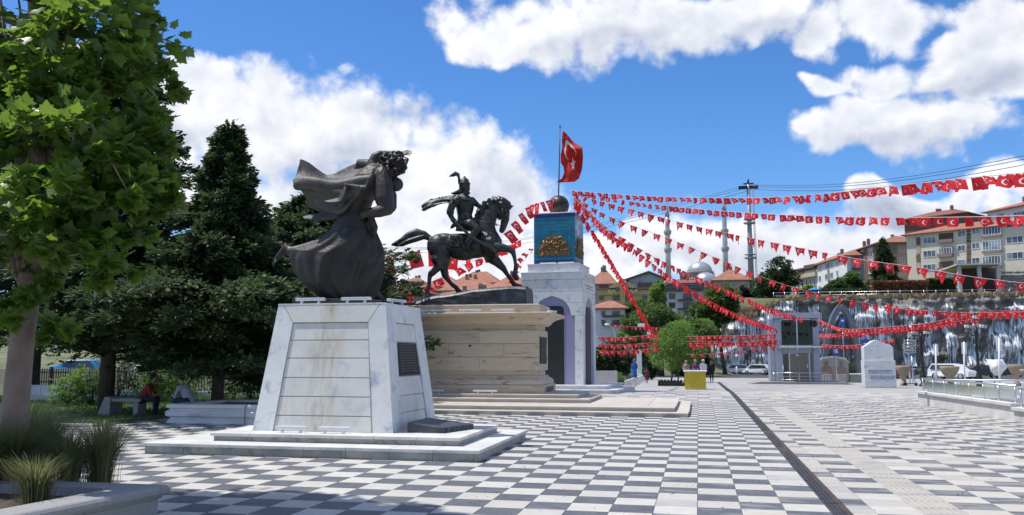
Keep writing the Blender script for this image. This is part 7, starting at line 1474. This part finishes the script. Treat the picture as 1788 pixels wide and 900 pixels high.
for r in range(3):
    for x0, x1 in ((1046,1054),(1070,1082.5),(1093,1105),(1122,1130)): fwin(t, A, B, x0, x1, 517+r*14, 524.5+r*14, 'dkb', 'glassd', 3)
A, B = pA(1030,118), pA(1092,118); t, *_ = house('small white house with a low pink red roof just right of the tower', A, B, 541, 10, -1, 'wh', 'roof', 1.5, .6, chim=0, nm='house')
for r in range(2):
    for x0, x1 in ((1050,1057),(1069,1082)): fwin(t, A, B, x0, x1, 544+r*15, 550.5+r*15, 'dkb', 'glassd', 2)
    fbox(t, A, B, 1052, 1093, 551+r*15, 554+r*15, 0, .6, 'dkb', 'balcony_parapet')
A, B = pA(1100,190), pA(1161,190); t, *_ = house('pale grey gabled house rising behind the yellow apartment block', A, B, 494, 4, 10, 'lgrey', None); zt = plane_pt(A,B,1130,494).z; ap = plane_pt(A,B,1133,477); obj('gable_wall', MB().slab([(A.x,190,zt),(B.x,190,zt),(B.x,190,zt+.8),(ap.x,190,ap.z),(A.x,190,zt+.8)], (0,4,0)), 'lgrey', t)
mb = MB(); mb.slab([(A.x-.8,189.2,zt+.5),(ap.x,189.2,ap.z+.05),(ap.x,189.2,ap.z+.4),(A.x-.8,189.2,zt+.85)], (0,6,0)).slab([(ap.x,189.2,ap.z+.05),(B.x+.8,189.2,zt+.5),(B.x+.8,189.2,zt+.85),(ap.x,189.2,ap.z+.4)], (0,6,0)); obj('roof', mb, 'dkb', t)
for x0, x1 in ((1115,1121),(1143,1149)): fwin(t,A,B,x0,x1,487.5,493,'whitemetal','glassd',2)
A, B = pA(1157,150), pA(1228,150); t, *_ = house('grey white apartment block with dark balcony bands and a dark red mansard roof', A, B, 497, 12, 0, 'offw', 'roofdk', 1.4, .4, chim=2)
fwin(t,A,B,1158,1181,498,505.5,'black','glassd',3,'glazed_balcony'); fwin(t,A,B,1184,1225,498,505,'black','glassd',6,'glazed_balcony'); fbox(t,A,B,1157,1227,505.5,509,0,.7,'dkb','balcony_band')
for r in range(4):
    y_ = 513+r*15.5
    for x0, x1 in ((1158,1163),(1168,1179),(1193,1208),(1213,1220)): fwin(t, A, B, x0, x1, y_, y_+9.5, 'dkb', 'glassd', 2)
    fbox(t, A, B, 1183, 1211, y_+10, y_+13, 0, .8, 'dkb', 'balcony_parapet')
A, B = pA(1250,215), pA(1312,215); t, *_ = house('beige house with a red tiled roof left of the tall mast', A, B, 491, 12, 12, 'beige', 'roof', 3.2, .8, chim=1, nm='house')
for x0 in (1262,1278,1293,1300): fwin(t, A, B, x0, x0+6, 495, 501, 'whitemetal', 'glassd', 2)
A, B = pA(1030,176), pA(1074,176); t, *_ = house('orange red roofed house at the right edge of the tower', A, B, 498, 12, 6, 'pink', 'roof', 3.6, .6, chim=2, nm='house'); fwin(t,A,B,1048,1058,500,508,'whitemetal','glassd',3)
# hillside houses behind the horse and far ones left
HG = 'red roofed houses on the hill behind the horse'
for x0, x1, ye, Y, rh, wm, lab in ((684,742,507,262,4.6,'cream','leftmost red roofed house seen under the horse tail'),(738,800,503,285,4.6,'beige','pale house between the horse hind legs'),(792,868,496,330,5.4,'pink','highest house with a cluttered roof under the horse belly'),(866,912,500,300,5.0,'brown','brown house with a red roof behind the horse front leg'),(770,862,509,235,4.6,'cream','long cream house under the horse belly'),(838,930,512,225,4.6,'grey','grey house with a long red roof right of the hind legs'),(742,880,524,165,2.6,'beige','nearest broad red roof just above the bronze rock base'),(884,935,506,255,4.,'beige','small red roofed house behind the raised hoof')):
    A, B = pA(x0,Y), pA(x1,Y); t, *_ = house(lab, A, B, ye, 14, -2, wm, 'roof', rh, 1.2, group=HG, nm='house', chim=3, cat='house')
    k = int((x1-x0)/11)
    for r in range(2):
        for j in range(k): fwin(t, A, B, x0+4+j*11, x0+10+j*11, ye+2.5+r*9, ye+7.5+r*9, 'whitemetal', 'glassd', 2)
A, B = pA(690,110), pA(746,110); t, *_ = house('small brown timber house with white windows at the left of the bronze rock', A, B, 515, 8, -2, 'taupe', 'roof', .9, .5, nm='house', chim=0, cat='house'); fwin(t,A,B,695,705,517.5,525,'white','glass',3); fwin(t,A,B,713,723,517.5,528,'white','glass',2)
A, B = pA(215,100), pA(345,100); t, *_ = house('pale building glimpsed high between the conifers at the left', A, B, 428, 14, -2, 'pink', 'roof', 1.6, .6, chim=1)
for r in range(4):
    for j in range(6): fwin(t, A, B, 225+j*20, 235+j*20, 435+r*34, 452+r*34, 'whitemetal', 'glassd', 2)
# ---------------------------------------------------------------- mosque
YQ = 420.; mq = thing('mosque', 'distant mosque with a large silver dome and half dome on the hill', 'mosque', P3(1222,500,YQ)); sQ = (YQ*.977+5)/F_; c = P3(1222,478,YQ)
MT['lead'] = mat('lead dome', (.42,.43,.44), (.50,.51,.52), .3, .35, metal=.5); MT['mstone'] = mat('mosque stone', (.44,.42,.38), (.38,.36,.33), .4, .8)
obj('dome', MB().lathe((c.x,YQ,P3(1222,475,YQ).z), [(21.5*sQ*cos(q), 18*sQ*sin(q)) for q in [pi/2*k/10 for k in range(10)]]+[(.1,18.2*sQ)], 32), 'lead', mq)
obj('drum', MB().lathe((c.x,YQ,P3(1222,489,YQ).z), [(23*sQ,0),(23*sQ,12*sQ),(24*sQ,12.2*sQ),(24*sQ,13.5*sQ),(22*sQ,13.9*sQ)], 24, smooth=False), 'mstone', mq)
for k in range(24): q = 2*pi*k/24; w = obj('window', MB().box(c.x+23.05*sQ*cos(q)-.5,c.x+23.05*sQ*cos(q)+.5,YQ+23.05*sQ*sin(q)-.5,YQ+23.05*sQ*sin(q)+.5,P3(1222,485,YQ).z,P3(1222,479,YQ).z), 'glassd', mq)
e = P3(1232,492,YQ); obj('half_dome', MB().ball((e.x,YQ-22*sQ,e.z-2*sQ), 20*sQ, 24, rz=16*sQ), 'lead', mq); obj('prayer_hall', MB().box(P3(1186,500,YQ).x,P3(1262,500,YQ).x,YQ-20*sQ,YQ+30*sQ,20,P3(1222,490,YQ).z), 'mstone', mq); obj('finial', MB().tube([P3(1222,457,YQ),P3(1222,451,YQ)], .25, 6), 'gold', mq)
def minaret(x0, x1, yt, yb, b1_, b2_, lab):
    top, bot = P3(x0, yt, YQ), P3(x0, yb, YQ); cx_ = top.x; z = lambda y: P3(x0, y, YQ).z; t = thing('minaret', lab, 'minaret', (cx_,YQ,z(yb)), 'minarets'); pr = [(5.2,yb),(5.0,b2_+6)]
    obj('shaft', MB().lathe((cx_,YQ,0), [(5.0*sQ,z(yb)),(4.5*sQ,z(b2_+5)),(4.3*sQ,z(b1_+5)),(3.9*sQ,z(yt+38)),(3.6*sQ,z(yt+26))], 14), 'lead', t)
    for b_ in (b1_, b2_): obj('balcony', MB().lathe((cx_,YQ,0), [(4.3*sQ,z(b_+6)),(6.4*sQ,z(b_+1.5)),(6.8*sQ,z(b_)),(6.8*sQ,z(b_-3)),(6.2*sQ,z(b_-3)),(4*sQ,z(b_-2.5))], 16, smooth=False), 'mstone', t)
    obj('cone', MB().lathe((cx_,YQ,0), [(4.2*sQ,z(yt+26)),(3.0*sQ,z(yt+18)),(.5*sQ,z(yt+3)),(.1*sQ,z(yt))], 14), 'lead', t)
minaret(1164.5,1164,352,505,406,437,'left slender grey minaret with two balconies'); minaret(1263.5,1263,341,505,404,435,'right slender grey minaret with two balconies, nearer the mast')
# mast with crossarm, platforms, ladder; cables
YT = 226.; mt = thing('steel_mast', 'tall grey steel mast with ring platforms, ladder and dark crossarm at the top', 'mast', P3(1314,512,YT)); sT = (YT*.977+5)/F_; xm = P3(1312,500,YT).x; z = lambda y: P3(1312, y, YT).z
MT['mastm'] = mat('galvanised mast', (.26,.28,.32), (.32,.34,.38), .6, .5, metal=.3); obj('shaft', MB().tube([(xm,YT,z(520)),(xm,YT,z(420)),(xm,YT,z(322))], [5.4*sT,4.2*sT,2.6*sT], 12), 'mastm', mt)
for y_ in (391,452): obj('ring_platform', MB().lathe((xm,YT,z(y_)), [(4*sT,0),(10*sT,0),(10*sT,.35),(4*sT,.35)], 18, smooth=False).lathe((xm,YT,z(y_)+.2), [(10*sT,.8),(10.1*sT,.85),(10*sT,.9)], 18), 'mastm', mt); 
mb = MB().box(xm-15.5*sT,xm+16*sT,YT-.25,YT+.25,z(328),z(325)).box(xm-8*sT,xm+9*sT,YT-.25,YT+.25,z(322),z(320)).tube([(xm,YT,z(326)),(xm,YT,z(313))], .3, 6); [mb.box(xm+k*sT-.35,xm+k*sT+.35,YT-.5,YT+.5,z(330),z(325)) for k in (-14,-9,-4,4,9,14)]; obj('crossarm', mb, 'black', mt)
mb = MB(); xl = xm+8*sT; [mb.tube([(xl+o_,YT-.6,z(505)),(xl+o_-2*sT,YT-.6,z(330))], .06, 4) for o_ in (0, 2.2*sT)]; [mb.box(xl-2*sT*k/60-.05,xl+2.2*sT-2*sT*k/60,YT-.65,YT-.55,z(505)+(z(330)-z(505))*k/60,z(505)+(z(330)-z(505))*k/60+.09) for k in range(60)]; obj('ladder', mb, 'mastm', mt)
for k, (y0, y1, y2) in enumerate(((428,323,236),(430,326,243),(437,331,254))):
    a_, b_, c_ = P3(560, y0, 300), P3(1308+k*4, y1, YT), P3(1960, y2, 120); pts = [a_.lerp(b_, j/10)-Vector((0,0,7*sin(pi*j/10))) for j in range(10)]+[b_.lerp(c_, j/10)-Vector((0,0,2.5*sin(pi*j/10))) for j in range(11)]; tag(obj('power_cable', MB().tube(pts, .055, 4, caps=True), 'cable'), ('top','middle','lowest')[k]+' of the three overhead power cables running over the mast to the upper right', 'power cable', 'overhead power cables')
# ---------------------------------------------------------------- flags
def flagmat(n='red flag cloth with white crescent and star', c=(.62,.012,.022), tr=.42):
    m = bpy.data.materials.new(n); m.use_nodes = True; t = m.node_tree; b = t.nodes['Principled BSDF']; uv = nd(t, 'ShaderNodeUVMap').outputs[0]; sx = nd(t, 'ShaderNodeSeparateXYZ'); t.links.new(uv, sx.inputs[0]); U_ = M_(t, 'MULTIPLY', sx.outputs[0], 1.5); V_ = sx.outputs[1]
    def circ(cx_, cy_, r): dx = M_(t, 'SUBTRACT', U_, cx_); dy = M_(t, 'SUBTRACT', V_, cy_); return M_(t, 'LESS_THAN', M_(t, 'SQRT', M_(t, 'ADD', M_(t, 'MULTIPLY', dx, dx), M_(t, 'MULTIPLY', dy, dy))), r)
    cres = M_(t, 'MULTIPLY', circ(.52,.5,.25), M_(t, 'SUBTRACT', 1., circ(.585,.5,.20)))
    dx = M_(t, 'SUBTRACT', U_, .84); dy = M_(t, 'SUBTRACT', V_, .5); a_ = M_(t, 'ARCTAN2', dy, M_(t, 'MULTIPLY', dx, -1)); r_ = M_(t, 'SQRT', M_(t, 'ADD', M_(t, 'MULTIPLY', dx, dx), M_(t, 'MULTIPLY', dy, dy)))
    w = M_(t, 'ABSOLUTE', M_(t, 'SUBTRACT', M_(t, 'FRACT', M_(t, 'ADD', M_(t, 'MULTIPLY', a_, 5/(2*pi)), .5)), .5)); lim = M_(t, 'DIVIDE', .048, M_(t, 'COSINE', M_(t, 'SUBTRACT', 1.2566, M_(t, 'MULTIPLY', w, 1.2566)))); lim = M_(t, 'DIVIDE', .0478, M_(t, 'ADD', .382, M_(t, 'MULTIPLY', w, 1.236)))
    star = M_(t, 'LESS_THAN', r_, lim); f = M_(t, 'MAXIMUM', cres, star); col = mixc(t, f, c, (.80,.78,.78)); t.links.new(col, b.inputs['Base Color']); b.inputs['Roughness'].default_value = .7
    tr_ = nd(t, 'ShaderNodeBsdfTranslucent'); t.links.new(mixc(t, f, (.85,.03,.04), (.9,.85,.85)), tr_.inputs[0]); ms = nd(t, 'ShaderNodeMixShader'); ms.inputs[0].default_value = tr; t.links.new(b.outputs[0], ms.inputs[1]); t.links.new(tr_.outputs[0], ms.inputs[2]); t.links.new(ms.outputs[0], t.nodes['Material Output'].inputs[0]); return m
MT['flag'] = flagmat(); MT['bigflag'] = flagmat('large red flag cloth', (.50,.02,.012), .3)
def cloth_mesh(name, nu, nv, fn, m, uvf=None):
    V = np.array([fn(i/nu, j/nv) for j in range(nv+1) for i in range(nu+1)], float); F = np.array([(j*(nu+1)+i, j*(nu+1)+i+1, (j+1)*(nu+1)+i+1, (j+1)*(nu+1)+i) for j in range(nv) for i in range(nu)]); me = npmesh(name, V, F, [m]); ul = me.uv_layers.new(name='UVMap'); li = np.empty(len(me.loops), np.int32); me.loops.foreach_get('vertex_index', li)
    uv = np.array([(uvf or (lambda u, v: (u, v)))(i/nu, j/nv) for j in range(nv+1) for i in range(nu+1)], np.float32); ul.data.foreach_set('uv', uv[li].ravel()); me.polygons.foreach_set('use_smooth', [True]*len(F)); return me
FW, FH = .33, .27
def variant(k):
    r = random.Random(100+k); sh = r.uniform(.15,.55); lift = r.uniform(-.04,.12); amp = r.uniform(.02,.06); ph = r.uniform(0,6); cu = r.uniform(-.10,.14)
    # hung from its upper edge, lower edge blown to the right
    return cloth_mesh('flag', 6, 4, lambda u, v: (u*FW+(1-v)*sh*FH*(.7+.35*u), amp*sin(u*7+ph+v*2)+(1-v)**1.5*.09*(.5-r.random()*0)+cu*(1-v)*u, -(1-v)*FH*(1-.10*u)-.004+lift*(1-v)*u), 'flag')
def variant_h(k):
    r = random.Random(200+k); amp = r.uniform(.01,.035); ph = r.uniform(0,6); s = r.uniform(-.10,.22)
    return cloth_mesh('flag', 5, 5, lambda u, v: (v*0+u*.30+(1-v)*s*.3, amp*sin((1-v)*6+ph+u*2)+(1-v)*.03, -(1-v)*.42), 'flag', lambda u, v: ((1-v)*.98+.01, u))
def variant_t(k):
    r = random.Random(300+k); amp = r.uniform(.02,.05); ph = r.uniform(0,6); s = r.uniform(.1,.5)
    return cloth_mesh('flag', 6, 4, lambda u, v: (u*.40*(1-.35*(1-v))+(1-v)*s*.30, amp*sin(u*7+ph+v*3)+.04*(1-v), -(1-v)*(.30+.09*sin(u*5+ph))), 'flag')
VB = [variant(k) for k in range(10)]; VH = [variant_h(k) for k in range(5)]; VT = [variant_t(k) for k in range(8)]
def bunting(label, pts, pitch, kind='b', scale=1., sag=0., seed=1, group='strings of red flag bunting', rot=0., s_end=1.):
    C_ = [P3(*p) for p in pts]; dense = []
    for i in range(len(C_)-1):
        p0, p1, p2, p3 = C_[max(i-1,0)], C_[i], C_[i+1], C_[min(i+2,len(C_)-1)]
        for k in range(24): f = k/24; dense.append(.5*((2*p1)+(p2-p0)*f+(2*p0-5*p1+4*p2-p3)*f*f+(3*p1-p0-3*p2+p3)*f**3))
    dense.append(C_[-1]); t = thing('flag_bunting', label, 'bunting', C_[0], group); obj('cord', MB().tube(dense, .008*max(1,scale*.9), 4, caps=True), 'cord', t); r = random.Random(seed); acc_ = 0.; nxt = pitch*.5; vs = {'b': VB, 'h': VH, 't': VT}[kind]; n = 0
    for i in range(len(dense)-1):
        a_, b_ = dense[i], dense[i+1]; L_ = (b_-a_).length
        while acc_+L_ > nxt:
            p = a_.lerp(b_, (nxt-acc_)/L_); d_ = (b_-a_)/L_; az_ = atan2(d_.y, d_.x); tilt = atan2(d_.z, sqrt(d_.x**2+d_.y**2)); o = bpy.data.objects.new('flag', r.choice(vs)); COL.objects.link(o); o.parent = t; fl = 1
            if cos(az_) < 0: az_ += pi; tilt = -tilt
            sc2 = scale*(1+(s_end-1)*i/len(dense)); tw_ = r.choice((1,1,1,1,1,.97,.93,.9,.8,.5)); o.matrix_local = Matrix.Translation(p-C_[0]) @ Matrix.Rotation(az_*.75, 4, 'Z') @ Matrix.Rotation(-tilt*(.9 if kind != 't' else .8), 4, 'Y') @ Matrix.Rotation(r.uniform(-.5,.35)+rot, 4, 'X') @ Matrix.Diagonal((sc2*r.uniform(.9,1.05)*tw_,sc2*(2.2-1.2*tw_),sc2*r.uniform(.9,1.05),1))
            nxt += pitch*r.uniform(.96,1.04); n += 1
            if n > 290: return t
        acc_ += L_
    return t
o0 = (998,336,43.5)
bunting('topmost bunting string sweeping from the globe to the upper right picture edge', [(994,333,43.3),(1130,343,38),(1300,346,31),(1420,340,26),(1560,325,21),(1680,312,17.5),(1800,301,15)], .60, 'b', .9, seed=1)
bunting('second bunting string, nearly level, from the globe to the right picture edge', [(996,334,43.4),(1060,345,41),(1130,356,38.5),(1250,368,33),(1400,377,27.5),(1550,380,23),(1700,379,19.5),(1800,376,17.5)], .60, 'b', .86, seed=2)
bunting('third bunting string falling gently from the globe past the mast to the cream apartment block', [(998,338,43.5),(1060,355,42),(1110,368,41),(1200,392,39),(1300,414,36.5),(1400,434,34.5),(1500,453,33),(1600,467,31.5),(1700,484,30.5),(1810,497,29.5)], .62, 't', 1.02, seed=3)
bunting('fourth bunting string dropping from the globe past the minarets onto the rock wall', [(1000,342,43.5),(1050,372,42.5),(1100,393,42),(1150,411,42),(1200,430,42),(1262,456,42),(1330,484,42.5),(1400,506,43),(1480,524,44),(1580,540,45),(1700,546,46),(1810,544,47)], .60, 't', .95, seed=4)
bunting('fifth bunting string from the globe crossing the mosque to the kiosk roof', [(1001,345,43.5),(1040,385,43.5),(1080,412,44),(1130,443,45),(1180,468,46.5),(1230,490,49),(1290,516,53),(1345,540,58),(1400,556,64)], .58, 't', 1.0, seed=5)
bunting('sixth bunting string from the globe reaching down to the waterfall left of the kiosk', [(1002,348,43.5),(1050,392,44),(1100,430,45),(1150,470,47),(1195,500,50),(1250,532,55),(1300,555,60),(1352,574,66)], .56, 't', 1.05, seed=6)
bunting('steep crowded bunting string from the globe down to the green tree', [(1000,350,43.5),(1022,385,44.5),(1050,430,46),(1077,475,48),(1100,515,50),(1122,552,52),(1139,580,54)], .20, 't', .85, seed=7)
bunting('short bunting string dropping steeply right below the globe', [(999,342,43.5),(1020,362,42),(1045,388,41),(1068,412,40.5),(1100,430,41)], .30, 't', 1., seed=8)
bunting('bunting string left of the globe rising behind the horse head', [(984,343,45.3),(950,352,43),(920,362,40),(897,385,38.5),(880,408,37.5),(850,430,36.5),(800,442,35),(745,436,34),(710,443,33.6),(668,452,33.4)], .92, 'h', 1.1, seed=9, s_end=1.75)
bunting('low bunting string behind the horse legs descending to the lower left', [(905,420,42),(870,437,40),(835,452,38),(798,468,36.5),(762,488,35),(725,508,34),(680,528,33.2)], .84, 'b', 1.45, seed=10, rot=.2)
bunting('small bunting string behind the raised horse hoof left of the tower', [(935,432,44),(915,455,45),(905,480,46),(893,500,47),(870,508,47.5)], .55, 'b', 1., seed=11)
for k, (y0, lab) in enumerate(((588,'upper'),(601,'middle'),(612,'lower'))): bunting(lab+' level bunting row from the tower edge to the dark spruce behind the columns', [(1040,y0,58),(1080,y0+1.5,58),(1120,y0-1,58),(1142,y0-4,58)], .40, 'h' if False else 't', 1.0, seed=20+k, group='level rows of red bunting over the plaza')
for k, (y0, y1, lab) in enumerate(((587,584,'upper'),(600,594,'middle'),(596,598,'second'),(618,606,'lowest'))): bunting(lab+' level bunting row from the green tree to the lift kiosk', [(1198,y0+1,62),(1240,y0,62),(1290,(y0+y1)/2+1,62),(1352,y1,62)], .40 if k < 3 else .6, 't', 1.05 if k < 3 else .8, seed=24+k, group='level rows of red bunting over the plaza')
bunting('crowded bunting row from the kiosk rising right to the tallest lamp post', [(1428,557,66),(1450,568,64),(1480,575,62),(1540,572,60),(1610,566,58),(1660,556,57),(1710,545,56),(1800,541,58)], .34, 't', 1.05, seed=30); bunting('second crowded bunting row just under the first behind the marble stele', [(1430,584,66),(1470,583,63),(1520,578,61),(1580,573,59),(1640,565,58),(1708,557,56)], .34, 't', 1.05, seed=31)
bunting('thin lower bunting row between the kiosk and the marble stele', [(1430,601,68),(1470,604,66),(1520,600,64),(1560,592,62)], .42, 't', 1.0, seed=32); bunting('short bunting row high before the waterfalls right of the pointed arch', [(1540,528,60),(1600,541,60),(1680,546,59),(1790,546,60)], .55, 't', 1.15, seed=33); bunting('faded brownish level bunting row behind the street light', [(1062,567,88),(1110,571,92),(1160,573,96)], .7, 't', 1.0, seed=34, group='level rows of red bunting over the plaza')
# big flag on the tower
bf = thing('large_flag', 'large red crescent flag furled by the wind on the pole above the black globe', 'flag', P3(982,231,44.6)); YF = 44.55
edge_l = [(982,231),(981,245),(982,258),(979,270),(979,284),(984,292),(985,302),(981,312),(971,319)]
edge_r = [(984,229),(993,239),(999,246),(1006,252),(1017,258),(1018,275),(1016,296),(1011,312),(1003,318)]
def flagfn(u, v):
    f = (1-v)*8; i = min(int(f), 7); q = f-i; l = (edge_l[i][0]+(edge_l[i+1][0]-edge_l[i][0])*q, edge_l[i][1]+(edge_l[i+1][1]-edge_l[i][1])*q); r = (edge_r[i][0]+(edge_r[i+1][0]-edge_r[i][0])*q, edge_r[i][1]+(edge_r[i+1][1]-edge_r[i][1])*q)
    x, y = l[0]+(r[0]-l[0])*u, l[1]+(r[1]-l[1])*u; p = P3(x, y, YF+.16*sin(u*7+v*9)+.10*sin(v*17+u*3)); return tuple(p-P3(982,231,44.6))
me = cloth_mesh('flag_cloth', 26, 32, flagfn, 'bigflag', lambda u, v: ((1-v)*.78+.05, .5+(u-.5)*.95)); o = bpy.data.objects.new('flag_cloth', me); COL.objects.link(o); o.parent = bf; so_ = o.modifiers.new('s', 'SOLIDIFY'); so_.thickness = .012
